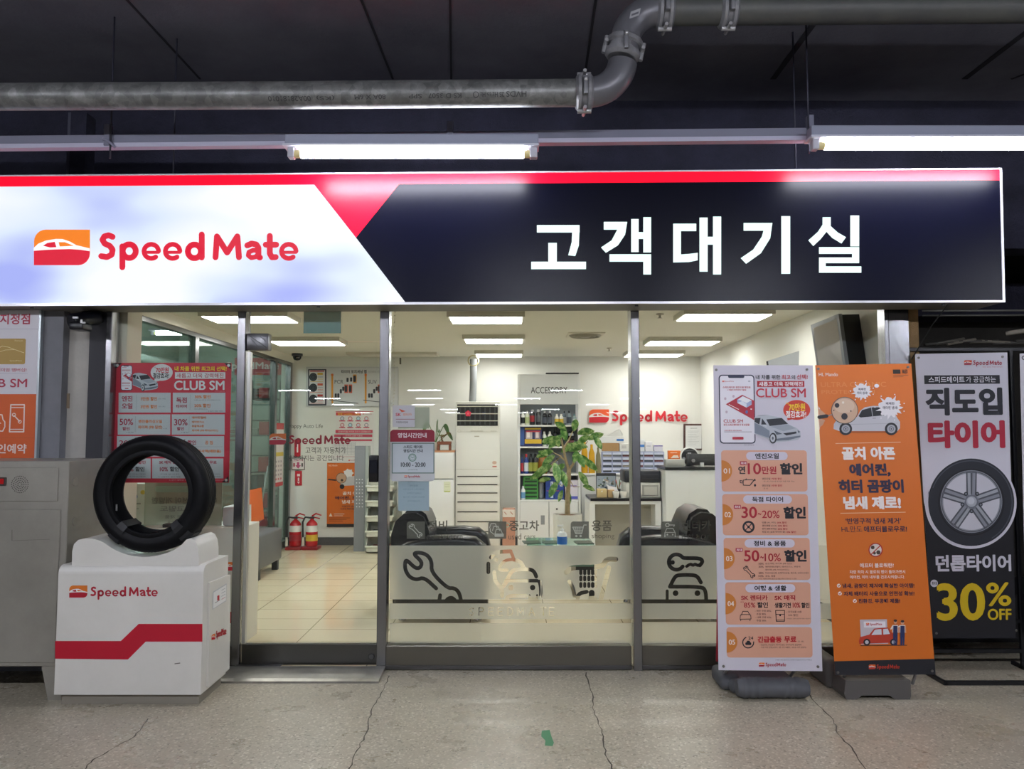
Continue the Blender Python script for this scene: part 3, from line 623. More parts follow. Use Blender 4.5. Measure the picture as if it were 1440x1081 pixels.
# ---- stainless hydrant cabinet
CB = 4.42; BST = m_rough('cabinet_steel', '#9a978f', '#aba89f', 3, .4, .03, .001); BST.node_tree.nodes['Principled BSDF'].inputs['Metallic'].default_value = .45; cx1 = X(92, CB, 800); cz0, cz1 = Z(937, CB), Z(648, CB)
cb = thing('hydrant_cabinet', 'stainless steel cabinet on legs with a speaker grille, beside the white pedestal', 'cabinet', (-3.0, CB-5+.25, 0))
m = MB(); m.box(-3.45, cx1, CB-5, -.07, cz0, cz1, BST, .004); bx_ = m.build('body', cb)
for y0, y1, nm in ((657, 705, 'upper_door'), (716, 932, 'lower_door')):
    m = MB(); m.boxpx(-40, 81, y0, y1, CB-.007, CB, BST, .003); dr_ = m.build(nm, cb)
    if nm == 'upper_door':
        c_ = at(28, 681, CB-.0075); P = Print((CB-5.0075, 0, 0))
        for k_ in range(1, 5):
            for i in range(k_*7): a = 2*math.pi*i/(k_*7); P.ell(28+2.9*k_*math.cos(a), 681+2.9*k_*math.sin(a), .75, .75, '#38352f', 1, 8)
        P.mb.build('speaker_grille', dr_)
        m = MB(); m.boxpx(-14, 8, 671, 683, CB-.014, CB-.006, mat('#3a3533', .5), .002); b_ = m.build('call_button', dr_); m = MB(); m.boxpx(-8, 4.5, 673, 680.5, CB-.02, CB-.013, mat('#c01018', .3), .002); m.build('red_lens', b_)
    else:
        P = Print((CB-5.0075, 0, 0)); P.line([(17, 745), (17, 760)], .8, '#6b675f', 1); P.line([(18, 760), (70, 758)], .5, '#75716a', 1); P.mb.build('scratch', dr_)
for xa in (-3.42, cx1-.115):
    m = MB(); x1_ = xa+.115; m.prism([(xa+(.0 if xa < -3 else -.0), CB-5+.003, cz0), (x1_, CB-5+.003, cz0), (x1_, CB-5+.003, 0), (x1_-.075 if xa > -3 else x1_, CB-5+.003, 0), (xa, CB-5+.003, cz0-.01)] if xa > -3 else [(xa, CB-5+.003, cz0), (x1_, CB-5+.003, cz0), (xa+.075, CB-5+.003, 0), (xa, CB-5+.003, 0)], (0, .04, 0), BST); m.build('leg', cb)
    m = MB(); m.box(xa if xa < -3 else x1_-.04, xa+.04 if xa < -3 else x1_, -.12, -.075, 0, cz0, BST); m.build('leg', cb)
for py in (677, 733):
    q = onX(105, py, cx1); m = MB(); m.lathe([(.026, 0), (.026, .004), (.022, .006)], (cx1, q.y, q.z), BST, 20, 'x'); m.build('knockout', bx_)
# ---- wall panel at the left edge
WD = 4.915; PW_ = (WD-5, 0, 0); wp_ = thing('wall_poster_panel', 'white and orange framed poster panel on the grey pillar over the steel cabinet', 'poster', at(20, 645, WD))
P = Print(PW_); P.sheet([(-70, 428), (56.5, 428), (49.5, 645), (-76, 645)], mat('#d9d6de', .45), .014); P.mb.build('board', wp_)
m = MB(); q = [at(x, y, WD-.006) for x, y in ((55.5, 428), (58.5, 428), (51, 645), (48, 645))]; m.prism(q, (0, .03, 0), mat('#b7c0c4', .35, .6)); m.build('frame', wp_)
P = Print(PW_, sh=-.035); O2 = '#d8622c'; RD2 = '#b23a52'
P.poly([(-76, 554), (52.4, 554), (49.5, 645), (-78, 645)], O2, 1); P.line([(-60, 462.5), (54, 462.5)], .5, '#b5b2c0', 2); P.line([(-60, 525), (39, 524.5)], .5, '#b5b2c0', 2)
P.text('리지정점', -14, 441, 42.5, 456, RD2, .022, 3); P.text('드 프리미엄 멤버십!', -20, 517.5, 37.5, 522.5, '#c26070', .01, 3); P.text('CLUB SM', -42, 532.5, 38.5, 544.5, RD2, .03, 3)
P.rr(-30, 476, 36, 512, '#b59653', 2, 2.5); P.line([(-5, 492), (3, 486.5), (12, 488), (20, 491), (34, 496)], .7, '#e6d7a0', 3); P.line([(-5, 496), (8, 492), (20, 491.5)], .6, '#e6d7a0', 3); P.text('Premium', 21, 477.8, 32.5, 480, '#e6d7a0', 0, 3); P.text('SpeedMate', 14, 506, 31, 508.5, '#e6d7a0', .01, 3)
WL = '#f1dfd4'; ph = [(15.5, 569), (34.5, 569), (33.5, 607), (13.5, 607), (15.5, 569)]; P.line(ph, 1.8, WL, 2); P.line([(16, 573), (34, 573)], 1.2, WL, 2); P.line([(14.5, 603.5), (33, 603.5)], 1.2, WL, 2)
P.line([(20, 584), (27.5, 592)], 1.6, WL, 2); P.ring(19.8, 583.2, 2.8, 2.8, 1.1, WL, 2); P.ring(28, 592.8, 2.6, 2.6, 1.1, WL, 2)
P.line([(-4, 583), (3, 583), (4.5, 590), (7, 593), (7, 600), (4, 606), (0, 606)], 1.6, WL, 2); P.line([(-4, 593), (1, 595)], 1.6, WL, 2); P.line([(-30, 616), (48, 615.5)], .5, '#c5602f', 2)
P.text('온라인예약', -32, 624, 37.5, 637.5, WL, .022, 3); P.mb.build('printed_artwork', wp_)
# ---- black bullet camera
cc = thing('security_camera', 'black bullet camera on a bracket under the left end of the lit sign', 'camera', at(120, 460, 4.9))
m = MB(); a, b_ = at(138, 447, 4.93), at(99, 452, 4.78); m.tube([a+(b_-a)*t for t in (0, .02, .55, .6, .98, 1)], [.035, .043, .047, .052, .05, .04], mat('#0c0d15', .35), 24); hs = m.build('housing', cc)
m = MB(); a = at(128, 442, 4.93); m.box(a.x-.06, a.x+.06, a.y-.03, .0, a.z-.05, a.z+.02, mat('#10111a', .45), .02, 3); m.build('wall_box', cc)
m = MB(); m.boxpx(96, 116, 452, 463, 4.74, 4.86, mat('#0b0c14', .3), .012, 3); m.build('lower_housing', cc)
for q in ((102, 109, 445, 447.5), (113, 115, 449, 454), (115, 119, 452.5, 454.5)):
    m = MB(); m.boxpx(*q, 4.735, 4.745, mat('#d7d7de', .4)); m.build('white_clip', cc)
# ---- checker plate ramp
m = MB(); y0, y1 = -.29, -.036; xl, xr = X(296, 4.72, 951), X(533, 4.72, 951)
m.prism([(xl, y0, 0), (xl, y1, 0), (xl, y1, .026), (xl, y0+.03, .02), (xl, y0, .012)], (xr-xl, 0, 0), CHECK); o = m.build('checker_ramp'); props(o, 'low steel checker plate ramp before the glass door', 'ramp')
m = MB(); q = [onZ(*p, .0265) for p in ((338, 931), (403, 931), (394, 936.5), (330, 936.5))]; m.prism(q, (0, 0, .003), DSTEEL); solo(m, 'hinge_cover', 'small flat steel cover plate on the ramp at the door hinge', 'plate')

# ---- banner stands
def eyelets(P, par, pts, r=.0075):
    for x, y in pts:
        p = P.pt(x, y, 0, .002); m = MB(); m.lathe([(r, -.003), (r, .001), (r*.55, .001), (r*.5, -.002)], p, mat('#7d7b78', .35, .8), 16, 'y'); m.lathe([(r*.5, -.0022), (0, -.0022)], p, mat('#1c1a18', .6), 12, 'y'); m.build('eyelet', par)
def car34(P, f, L=4, body='#b9bec8', dark='#7d8696', glass='#20242e'):
    g = lambda *p: [f(x, y) for x, y in p]
    P.poly(g((462, 640), (510, 618), (620, 613), (760, 638), (835, 690), (865, 722), (960, 765), (1000, 800), (1002, 872), (968, 902), (850, 918), (720, 928), (640, 893), (462, 832)), body, L)
    P.poly(g((465, 702), (560, 745), (640, 795), (640, 880), (465, 822)), dark, L+1); P.poly(g((480, 620), (530, 612), (640, 606), (560, 618)), '#8d939e', L+1)
    P.poly(g((465, 648), (535, 645), (518, 722), (465, 690)), glass, L+2); P.poly(g((552, 650), (605, 722), (542, 722)), glass, L+2); P.poly(g((600, 662), (782, 645), (855, 715), (640, 740)), glass, L+2)
    P.poly(g((650, 745), (860, 722), (950, 765), (800, 800)), '#9fa6b3', L+1); P.poly(g((797, 825), (950, 803), (955, 826), (835, 850)), glass, L+2); P.poly(g((690, 790), (790, 832), (720, 842)), '#525a68', L+2); P.poly(g((965, 785), (998, 808), (975, 822)), '#525a68', L+2)
    P.poly(g((705, 890), (1000, 850), (1000, 868), (860, 905), (720, 912)), '#6a7280', L+1); c_ = f(680, 882); rx = abs(f(722, 882)[0]-c_[0]); ry = abs(f(680, 945)[1]-c_[1])
    P.ell(c_[0], c_[1], rx, ry, '#23262d', L+2); P.ell(c_[0]-rx*.1, c_[1], rx*.68, ry*.72, '#c3c8d0', L+3); P.ell(c_[0]-rx*.1, c_[1], rx*.25, ry*.3, '#5b616c', L+4); P.line([f(565, 730), f(600, 742)], 1, '#d5d9e0', L+2)
def phone(P, f, L=3, sc=1.0, small=False):
    q = lambda x, y: f(x, y); (x0, y0), (x1, y1) = q(52, 140), q(470, 945); P.rr(x0, y0, x1, y1, '#262c48', L, 5*sc); e = 1.5*sc; P.rr(x0+e, y0+e, x1-e, y1-e, '#e9e6f0', L+1, 4*sc)
    a, b_ = q(155, 145), q(345, 178); P.rr(a[0], a[1], b_[0], b_[1], '#262c48', L+2, 2*sc, (0, 0, 1, 1)); R = '#b3283c'
    P.poly([q(128, 485), q(320, 375), q(462, 445), q(462, 672)], R, L+2); P.poly([q(262, 432), q(325, 388), q(430, 440), q(430, 490), q(370, 525), q(262, 470)], '#aab6d8', L+3); P.poly([q(272, 428), q(325, 392), q(428, 438), q(372, 472)], '#f1f1f6', L+4); P.poly([q(262, 470), q(318, 448), q(370, 478), q(370, 525)], '#e4e8f2', L+4)
    P.line([q(165, 488), q(278, 545)], .9*sc, '#efd9dc', L+3); a = q(372, 575); P.ell(a[0], a[1], 1.8*sc, 2.4*sc, '#5a6ca8', L+3); a = q(425, 542); P.ell(a[0], a[1], 1.3*sc, .8*sc, '#f1e6e8', L+3)
    for x, y in ((122, 420), (218, 392), (137, 575)): a = q(x, y); P.ell(a[0], a[1], 1.6*sc, 2*sc, '#c9b6c6', L+2); 
    if not small:
        a, b_ = q(85, 208), q(112, 226); P.emblem(a[0], a[1], b_[0], b_[1], L=L+3); a, b_ = q(116, 210), q(222, 228); P.text('SpeedMate', a[0], a[1], b_[0], b_[1], R, .02, L+3)
        for t, p0, p1, c_ in (('스피드메이트 엔진오일 할인권', (92, 276), (415, 298), R), ('+ 자동차 라이프의 어울림', (142, 309), (365, 327), R), ('CLUB SM', (102, 662), (328, 700), R), ('전국 스피드메이트가 내 보관함', (102, 712), (405, 738), R), ('스피드메이트 엔진오일 할인', (108, 785), (315, 798), R)):
            a, b_ = q(*p0), q(*p1); P.text(t, a[0], a[1], b_[0], b_[1], c_, .025, L+3)
        P.line([q(110, 808), q(432, 808)], .5, '#6a5a68', L+3); P.line([q(390, 212), q(412, 212)], .5, '#7a7a90', L+3); P.line([q(390, 222), q(412, 222)], .5, '#7a7a90', L+3)
    else:
        for y in (215, 290, 315): P.line([q(110, y), q(400 if y > 220 else 260, y)], .5, R, L+3)
        for y in (700, 735, 800): P.line([q(105, y), q(390, y)], .6, R, L+3)
    a, b_ = q(205, 866), q(335, 898); P.rr(a[0], a[1], b_[0], b_[1], R, L+3, 1*sc)
def wrench(P, x0, y0, k, w_, col, L):
    G = lambda *p: [(x0+x*k, y0+y*k) for x, y in p]
    P.line(G((5, 18), (0, 10), (4, 4), (8, 10), (14, 9), (14, 3), (9, 0), (16, -1), (22, 4), (22, 12), (44, 36), (50, 36), (56, 42), (54, 50)), w_, col, L); P.line(G((5, 18), (14, 21), (36, 44), (36, 52), (44, 57), (47, 52), (44, 46), (50, 44), (54, 50)), w_, col, L)
INKB = '#1b1822'; RED = '#b01f31'
# CLUB banner
BP = (-.6116, .085, 0); bs = thing('banner_stand', 'white banner stand with a car and five peach price boxes, on a ribbed grey base', 'banner stand', Vector((at(1085, 960, 4.5).x, -.5, 0)))
P = Print(BP, sh=.02); P.sheet([(1003, 513.5), (1143, 513.5), (1156.5, 943.5), (1010.5, 942)], mat('#d2cedb', .55)); bsh = P.mb.build('sheet', bs); P.mb = MB()
eyelets(P, bsh, [(1007, 520), (1134.5, 519.5), (1017.3, 936.5), (1150, 937)])
f8 = lambda x, y: (1005+x/8.313, 510+y/8.313)
phone(P, f8); car34(P, f8)
P.text('내 차를 위한', 1062.5, 527, 1097, 533.5, INKB, .02); P.text('최고', 1099, 527, 1111.5, 533.5, RED, .022); P.text('의', 1112.5, 527.3, 1118, 533.5, INKB, .022); P.text('선택!', 1120, 526.5, 1135.5, 533.5, RED, .022)
P.rect(1064.5, 535.5, 1131, 544, RED, 2); P.text('새롭고 더욱 강력해진', 1067, 536.8, 1128.5, 543, '#f0e8ee', .022, 3); P.text('CLUB SM', 1063, 546, 1133, 558.8, '#c02c40', .028)
P.ell(1120.3, 576.3, 19, 14, '#cf3a28', 2); P.poly([(1106, 585), (1116, 589), (1107.5, 590.8)], '#cf3a28', 2); P.text('70만원', 1109, 567, 1132, 577.5, '#f6d32c', .03, 3); P.text('최대', 1104.8, 566, 1109, 568.5, '#f6d32c', .01, 3); P.text('절감효과!', 1105, 577.5, 1133.5, 587.5, '#f3ecec', .025, 3)
P.text('본 이미지는 실제와 다를 수 있음', 1046, 624.5, 1060, 626.5, '#5a5562', 0)
PEACH = '#dda58c'; ORG1 = '#cf7f33'
def cell(x0, y0, x1, y1, num, head, hx0, hx1, hy):
    P.rr(x0, y0, x1, y1, PEACH, 1, 4.5); ym = num[1]; P.ell(x0-.0, ym, 15, 15, ORG1, 2, 20, -90, 90); P.text(num[0], x0+2.8, ym-3.6, x0+11.8, ym+3.6, '#f1e2d8', .028, 4)
    if head: P.rr(hx0-12.5, hy-2, hx1+12.5, hy+9.6, '#d6cede', 2, 6); P.text(head, hx0, hy, hx1, hy+7.6, INKB, .028, 4)
def tag_(x, y): P.rr(x, y, x+10, y+5.5, '#b4364a', 3, 1.2); P.text('최대', x+1.2, y+1, x+8.8, y+4.6, '#f3e3e6', .02, 4)
cell(1014.5, 633, 1135, 691, ('01', 662), '엔진오일', 1061.7, 1095, 637.2)
tag_(1040.3, 648.3); P.text('연', 1038, 655.5, 1047.8, 666.3, INKB, .028); P.text('10', 1051.2, 651, 1070, 666.8, RED, .035); P.text('만원', 1071, 655.5, 1091.5, 666.3, RED, .025); P.text('할인', 1096.7, 651, 1128, 667, INKB, .065)
P.line([(1045, 675), (1048, 674.5), (1057, 674.5), (1062, 675.5), (1061.5, 673.5), (1055.5, 680.5)], 1, INKB, 3); P.line([(1045, 675), (1045, 682), (1054.5, 682.3), (1061.3, 674)], 1, INKB, 3); P.line([(1045, 676.5), (1040.5, 675.5), (1041, 678.5), (1045, 679)], 1, INKB, 3); P.line([(1048.5, 674), (1049.5, 673)], 1, INKB, 3); P.ell(1061.6, 682.2, 1.5, 1.9, INKB, 3)
for t, a, y, b_, c_ in (('엔진오일', 1071.5, 671.6, 1083, '#6a4a44'), ('7만원 할인', 1084.5, 671.6, 1099, RED), ('엔진오일', 1071.5, 681.2, 1083, '#6a4a44'), ('3만원 할인', 1084.5, 681.2, 1099.5, RED)): P.text(t, a, y, b_, y+2.7, c_, .02)
P.text('- 연 1회 (가나소울 및 일부 차종 적용 가능)', 1072.5, 675.7, 1117, 678, '#6a4a44', 0); P.text('- 연 1회', 1072.5, 685.6, 1079.5, 687.8, '#6a4a44', 0)
cell(1016, 694.5, 1136.5, 752.5, ('02', 723.5), '독점 타이어', 1057.5, 1101, 698.3)
tag_(1031.8, 709.7); P.text('30', 1042.3, 712.3, 1064.3, 728.3, RED, .035); P.text('~', 1065.5, 721, 1070.3, 724, RED, .03); P.text('20%', 1071.3, 717.6, 1096, 728.3, RED, .02); P.text('할인', 1101.5, 712.3, 1133, 729, INKB, .065)
P.ring(1052.5, 740.7, 8.6, 8.6, 2.8, INKB, 3); P.ell(1052.5, 740.7, 1.8, 1.8, INKB, 3)
for a in range(4): P.line([(1052.5, 740.7), (1052.5+6*math.cos(a*1.57+.78), 740.7+6*math.sin(a*1.57+.78))], 1.2, INKB, 3)
for i, (t, u) in enumerate((('던롭 (A1, PT3)', '30% 할인'), ('콘티넨탈 (CC6)', '30% 할인'), ('한국 (벤투프라임)', '20% 할인'), ('독점 외 (금호 타이어 등)', '10% 할인'))):
    y = 733.2+i*4.45; x1 = 1092+(i == 3)*12-(i == 0)*1; P.text(t, 1071.5, y, x1, y+2.8, '#5c3c3c', .01); P.text(u, x1+1.5, y, x1+15, y+2.8, RED, .02)
cell(1018, 756, 1139, 815.2, ('03', 785.2), '정비 & 용품', 1059.5, 1105, 760)
tag_(1034.3, 770.2); P.text('50', 1046, 773.3, 1067.5, 789.3, RED, .035); P.text('~', 1069, 781.8, 1073.7, 785, RED, .03); P.text('10%', 1075, 778, 1097.8, 789, RED, .02); P.text('할인', 1102.8, 773, 1134, 789.6, INKB, .065)
wrench(P, 1045.2, 796, .29, 1, INKB, 3)
for i, (a, t, b_) in enumerate((('50%', '엔진세정, 와이퍼 (PB 일반)', 1113.5), ('30%', '에어컨항균필터, 에어컨가스, 부동액', 1125), ('', '와이퍼 (PB 하이브리드)', 1109.5), ('20%', '미션오일교체, 브레이크오일, 패드류, 브레이크패드', 1137.5), ('10%', '공임, 용품', 1090))):
    y = 791+i*4.35
    if a: P.text(a, 1066.5, y, 1073.5, y+2.6, '#5c3c3c', 0)
    P.text(t, 1076, y, b_, y+2.7, '#5c3c3c', 0)
P.text('※ 단, 차종에 따라 할인 및 적용 여부가 달라질 수 있음', 1067, 812.7, 1120, 814.3, '#5c3c3c', 0)
cell(1020.2, 818.5, 1140, 878, ('04', 848.5), '여행 & 생활', 1060.7, 1105.7, 823)
P.text('SK 렌터카', 1042, 836.5, 1079.3, 843.8, RED, .025); P.text('SK 매직', 1089, 836.5, 1118, 843.8, RED, .025); P.text('85%', 1046, 847, 1062, 854, RED, .025); P.text('할인', 1064.8, 846.3, 1079.7, 854.3, INKB, .028); P.text('최대', 1041, 845.3, 1045.5, 847.5, RED, 0)
P.text('생활가전', 1089, 847, 1112, 854.5, INKB, .028); P.text('10%', 1114.5, 847, 1125, 854.2, RED, .025); P.text('할인', 1126.7, 847, 1138, 854.5, INKB, .028)
P.line([(1040.5, 870), (1041, 864.5), (1044, 863.8), (1052, 863.8), (1055.5, 864.5), (1056, 870), (1040.5, 870.5)], .9, INKB, 3); P.line([(1042.5, 864), (1044.5, 859.3), (1051.5, 859.3), (1054, 864)], .9, INKB, 3); P.line([(1041.5, 871), (1041.5, 872.5)], .9, INKB, 3); P.line([(1054.5, 871), (1054.5, 872.5)], .9, INKB, 3)
P.line([(1090.5, 858), (1103, 858), (1103, 873.3), (1091.5, 873.3), (1090.5, 858)], .9, INKB, 3); P.line([(1091, 863.5), (1103, 863.5)], .8, INKB, 3); P.ell(1097, 864.8, 1.2, 1.4, INKB, 3); P.line([(1091, 871.5), (1103, 871.5)], .8, INKB, 3)
for t, a, y, b_ in (('- 제주 주중 85%,', 1061.5, 857.2, 1084.5), ('주말 80%', 1063.5, 861.6, 1077), ('- 내륙 주중 55%,', 1062, 866.3, 1084.8), ('주말 50%', 1063.7, 870.7, 1077.2), ('- 인기상품 10종', 1106, 858.5, 1127), ('10% 할인', 1108.3, 863.2, 1121.8)): P.text(t, a, y, b_, y+2.9, '#5c3c3c', 0)
P.text('※ 본 할인은 신용카드 할인이며 렌탈시 적용됩니다', 1106, 868.8, 1140, 870.2, '#5c3c3c', 0)
cell(1021.8, 881.5, 1142.3, 924.3, ('05', 902.5), None, 0, 0, 0)
P.ring(1052, 903, 8.4, 8.4, 1.5, INKB, 3, 30, -10, 250); P.text('24', 1052.2, 894.5, 1059, 899, INKB, .03); P.rr(1048, 903, 1056.3, 906.6, INKB, 3, 1); P.poly([(1049.3, 903.2), (1050.3, 900.6), (1054, 900.6), (1055, 903.2)], INKB, 3)
P.text('긴급출동', 1065, 894.3, 1099, 903.2, '#c01c2a', .055); P.text('무료', 1102.5, 894.3, 1119.7, 903.2, '#c01c2a', .055); P.text('(연 1회)', 1121.5, 900.5, 1130, 903, '#5c3c3c', 0)
P.text('- 긴급견인, 비상급유, 배터리 충전, 타이어교체, 잠금해제', 1068, 905, 1126.5, 907.6, '#5c3c3c', 0); P.text('- 지정 차량 운행(승용차, 1톤 이하 화물차, 15인승 이하 승합차)', 1068.5, 908.7, 1133.3, 911.3, '#5c3c3c', 0)
P.text('※ 자세한 사항은 홈페이지 및 스피드메이트 매장에 문의하여 주시기 바랍니다', 1090, 926.8, 1141.5, 928.4, '#3c3440', 0)
P.logo(1067, 931.4, 1075, 936.9, 1076.3, 931.2, 1105.5, 938.6, 2, red='#a81d33'); P.mb.build('printed_artwork', bsh)
GRB = mat('#5a5c61', .6)
def roll(px0, px1, pyb, d, r, par, nm='water_base'):
    x0, x1 = X(px0, d, pyb), X(px1, d, pyb); m = MB(); pr = [(0, 0), (r*.75, .006), (r*.95, .03)]; L = x1-x0; y = .035
    while y < L-.05:
        if y < L*.38 or y > L*.58: pr += [(r*.93, y), (r, y+.006), (r, y+.026), (r*.93, y+.032)]; y += .042
        else: pr += [(r*.93, y)]; y += .03
    pr += [(r*.95, L-.03), (r*.75, L-.006), (0, L)]; m.lathe([(q, x0+h) for q, h in pr], (0, d-5, r), GRB, 28, 'x')
    return m.build(nm, par)
roll(1034, 1137, 957, 4.455, .058, bs, 'front_roll')
m = MB(); xa, xb = X(1032, 4.5, 950), X(1125, 4.5, 950); m.box(xa-.015, xb, -.5, -.19, .0, .075, GRB, .03, 3); m.box(xa-.06, xa+.06, -.44, -.2, .0, .095, GRB, .035, 3); m.build('back_base', bs)
for px in (1030, 1128):
    m = MB(); p0 = onP(px, 935, (-.58, .085, 0)); p1 = onP(px-8, 518, (-.575, .085, 0)); m.tube([(p0.x, -.36, .06), (p0.x, p0.y+.02, .2), p1], .009, mat('#8f8f92', .4, .4), 10); m.build('pole', bs)
m = MB(); q = [at(1012, 518, 4.64), at(1110, 518, 4.64), at(1115, 930, 4.84), at(1007, 930, 4.84)]; m.prism(q, (0, .002, 0), mat('#c01c34', .5)); m.prism([p+Vector((0, .0025, 0)) for p in q], (0, .001, 0), mat('#dcdad8', .6)); m.build('rear_sheet', bs)
# orange banner
OP = (-.591, .1, 0); ob = thing('banner_stand', 'orange banner stand with a small white car and magnifier, leaning on a dark grey base', 'banner stand', Vector((at(1235, 960, 4.5).x, -.5, 0)))
P = Print(OP, sh=.065, sl=-.005); P.sheet([(1146.5, 513.5), (1281.5, 511), (1315.5, 948), (1174.5, 949)], mat('#d9701f', .42)); osh = P.mb.build('sheet', ob); P.mb = MB()
P.poly([(1173, 929.5), (1314, 926), (1315.6, 948), (1174.4, 949)], '#191a22', 1); eyelets(P, osh, [(1150.5, 518.5), (1276.5, 516), (1178, 945), (1310.5, 943)])
WO = '#ecdcd2'; NV = '#2c2340'
P.text('HL Mando', 1151, 524, 1178, 529, WO, .03); P.rect(1255.5, 519.5, 1266, 525.5, '#2a211c', 2); P.text('VALEO', 1268, 519.5, 1276, 525, '#3a2a20', .03); P.line([(1256, 528), (1277, 527.5)], .5, '#7a4a2a', 2); P.line([(1256, 530), (1270, 529.7)], .5, '#7a4a2a', 2)
P.text('ULTRA CERAMIC', 1154, 537, 1246, 544, '#e28a45', .02, 2); P.text('PROTECTION', 1155, 548, 1230, 554, '#e28a45', .02, 2)
def splat(cx, cy, r):
    pts = []
    for i in range(44):
        a = 2*math.pi*i/44; k_ = 1+.28*(i % 4 == 0)+.15*math.sin(i*2.3); pts.append((cx+r*1.1*k_*math.cos(a), cy+r*.95*k_*math.sin(a)))
    P.poly(pts, '#e9e5ea', 4)
    for i in range(7): a = i*.95+.3; P.ell(cx+r*1.55*math.cos(a), cy+r*1.4*math.sin(a), .9, .9, '#e9e5ea', 4, 12)
# car, side on
CBd = '#c4c3cb'; P.poly([(1172, 603), (1172.5, 596), (1176, 591), (1190, 588.5), (1205, 586), (1210, 577), (1216, 572.5), (1228, 570.5), (1245, 571), (1256, 577), (1262, 588), (1265.5, 593), (1265.5, 602), (1262, 606), (1180, 606)], CBd, 2)
P.poly([(1207, 585), (1212, 576.5), (1225, 572.8), (1236, 572.6), (1246, 574.5), (1252, 583), (1210, 587)], '#191c22', 3); P.line([(1225, 572.8), (1227, 586)], .7, CBd, 4); P.line([(1180, 597), (1262, 595)], .5, '#a3a2ac', 3); P.line([(1227, 588), (1231, 588)], .9, '#8a8994', 3)
P.poly([(1180, 606), (1262, 606), (1262, 608.5), (1182, 609)], '#b15a1c', 1)
for cx in (1189, 1253): P.ell(cx, 603, 9, 8.8, '#1c1e24', 4); P.ell(cx, 603, 6, 6, '#a7a8b2', 5); P.ring(cx, 603, 3.5, 3.5, .8, '#5c5e68', 6); P.ell(cx, 603, 1, 1, '#3a3b42', 6)
P.ell(1187.5, 577, 19, 19, '#55504c', 5); P.ell(1187.5, 577, 18, 18, '#cdaa90', 6); P.ell(1187, 571, 14, 10, '#d8bda6', 7); P.ell(1176.5, 570, 3.3, 3.3, '#35323a', 8); P.ell(1187, 585.5, 4.4, 4.6, '#2f2c34', 8); P.ell(1196, 578, 1.1, 1.1, '#5a4a44', 8); P.ell(1185, 566, 1.7, 1.7, '#efe5da', 8); P.ell(1172, 577, .9, .9, '#4a3f3c', 8)
P.line([(1169, 583), (1163, 585)], 1.4, '#8f8a88', 5); P.line([(1162, 585), (1151.5, 586.5)], 5, '#1c1b1f', 6); P.poly([(1150.3, 574), (1156, 578), (1160.5, 582), (1159, 584), (1151, 583)], '#cf9e80', 5); P.poly([(1151.5, 588), (1160, 590.5), (1157, 597), (1152.5, 601)], '#cf9e80', 5); P.poly([(1150.8, 571), (1153, 575), (1152.6, 604), (1152.1, 604)], '#e8e2e0', 4)
splat(1212, 550, 10.5); splat(1251, 572.5, 13.5); P.ell(1232.5, 542.5, 3.3, 2.6, '#e9e5ea', 4); P.text('쾌쾌한', 1206.5, 545.5, 1217.5, 549, NV, .02, 5); P.text('히터 냄새!', 1205, 550.5, 1219.5, 554.5, NV, .02, 5); P.text('쾌쾌한', 1245, 565.5, 1257.5, 569, NV, .02, 5); P.text('에어컨 냄새!', 1241, 571, 1262, 575.5, NV, .02, 5)
P.line([(1175, 623.5), (1266, 621.5)], .8, '#ecc6a2', 2); P.line([(1182, 721.5), (1273, 720)], .8, '#ecc6a2', 2)
WT = '#f3e9e6'
P.text('골치 아픈', 1183.5, 628, 1258.5, 646.5, WT, .07); P.text('에어컨,', 1194, 651.5, 1252, 670, NV, .07); P.text('히터 곰팡이', 1179, 674, 1270.5, 693, NV, .07); P.text('냄새 제로!', 1185.5, 697.5, 1266.5, 716, WT, .07)
P.text("'반영구적 냄새 제거'", 1189, 728, 1266.5, 736.5, NV, .02); P.text('HL만도', 1183, 739.5, 1212, 748, NV, .002); P.text('애프터블로우로!', 1214.5, 739.3, 1275, 748, NV, .022)
P.ell(1231, 773, 9.8, 9.8, '#e6ded8', 2); P.ring(1231, 773, 10, 10, 1.6, '#b3302a', 4); P.line([(1224.5, 779.5), (1238, 766.5)], 1.4, '#b3302a', 4)
for cx, cy, r in ((1227, 769.5, 2.6), (1235, 776.5, 3), (1229.5, 777.5, 2)): P.ell(cx, cy, r, r, '#4c3d36', 3)
P.text('애프터 블로워란?', 1209, 791.5, 1256.5, 797.8, WT, .02); P.text('차량 하차 시 블로워 팬이 돌아가면서', 1194.5, 801.3, 1272.5, 806.3, WT, .01); P.text('에어컨, 히터 내부를 건조시켜줍니다.', 1195, 808.6, 1272, 813.6, WT, .01)
for t, a, b_, y in (('냄새, 곰팡이 제거에 확실한 아이템!', 1184.5, 1285.5, 820), ('자체 배터리 사용으로 안전성 확보!', 1186, 1285.5, 831), ('친환경, 무공해 제품!', 1207, 1265.5, 841.5)):
    P.text(t, a, y, b_, y+6.8, NV, .025); P.ell(a-5, y+3.2, 2.7, 2.7, WT, 2); P.line([(a-6.3, y+3), (a-5.2, y+4.3), (a-3, y+1.2)], .9, '#c0561c', 3)
P.poly([(1209, 871), (1247, 870.5), (1249, 905), (1211, 906)], '#c9bfc6', 2); P.rect(1214.5, 873.5, 1245, 882, '#eeeaf0', 3); P.emblem(1217.5, 875.5, 1222, 879, L=4); P.text('SpeedMate', 1223, 875.5, 1240, 880, '#b5283a', .02, 4)
P.poly([(1207.5, 901), (1209, 895.5), (1222, 892), (1229, 883.5), (1248, 882), (1254, 890), (1262, 893), (1262, 903), (1208, 905)], '#bf3a24', 4); P.poly([(1225, 892.5), (1230, 885), (1239, 884), (1239.5, 892)], '#d6d8e2', 5); P.poly([(1241.5, 884), (1248, 883.5), (1251, 891), (1241.7, 892)], '#d6d8e2', 5)
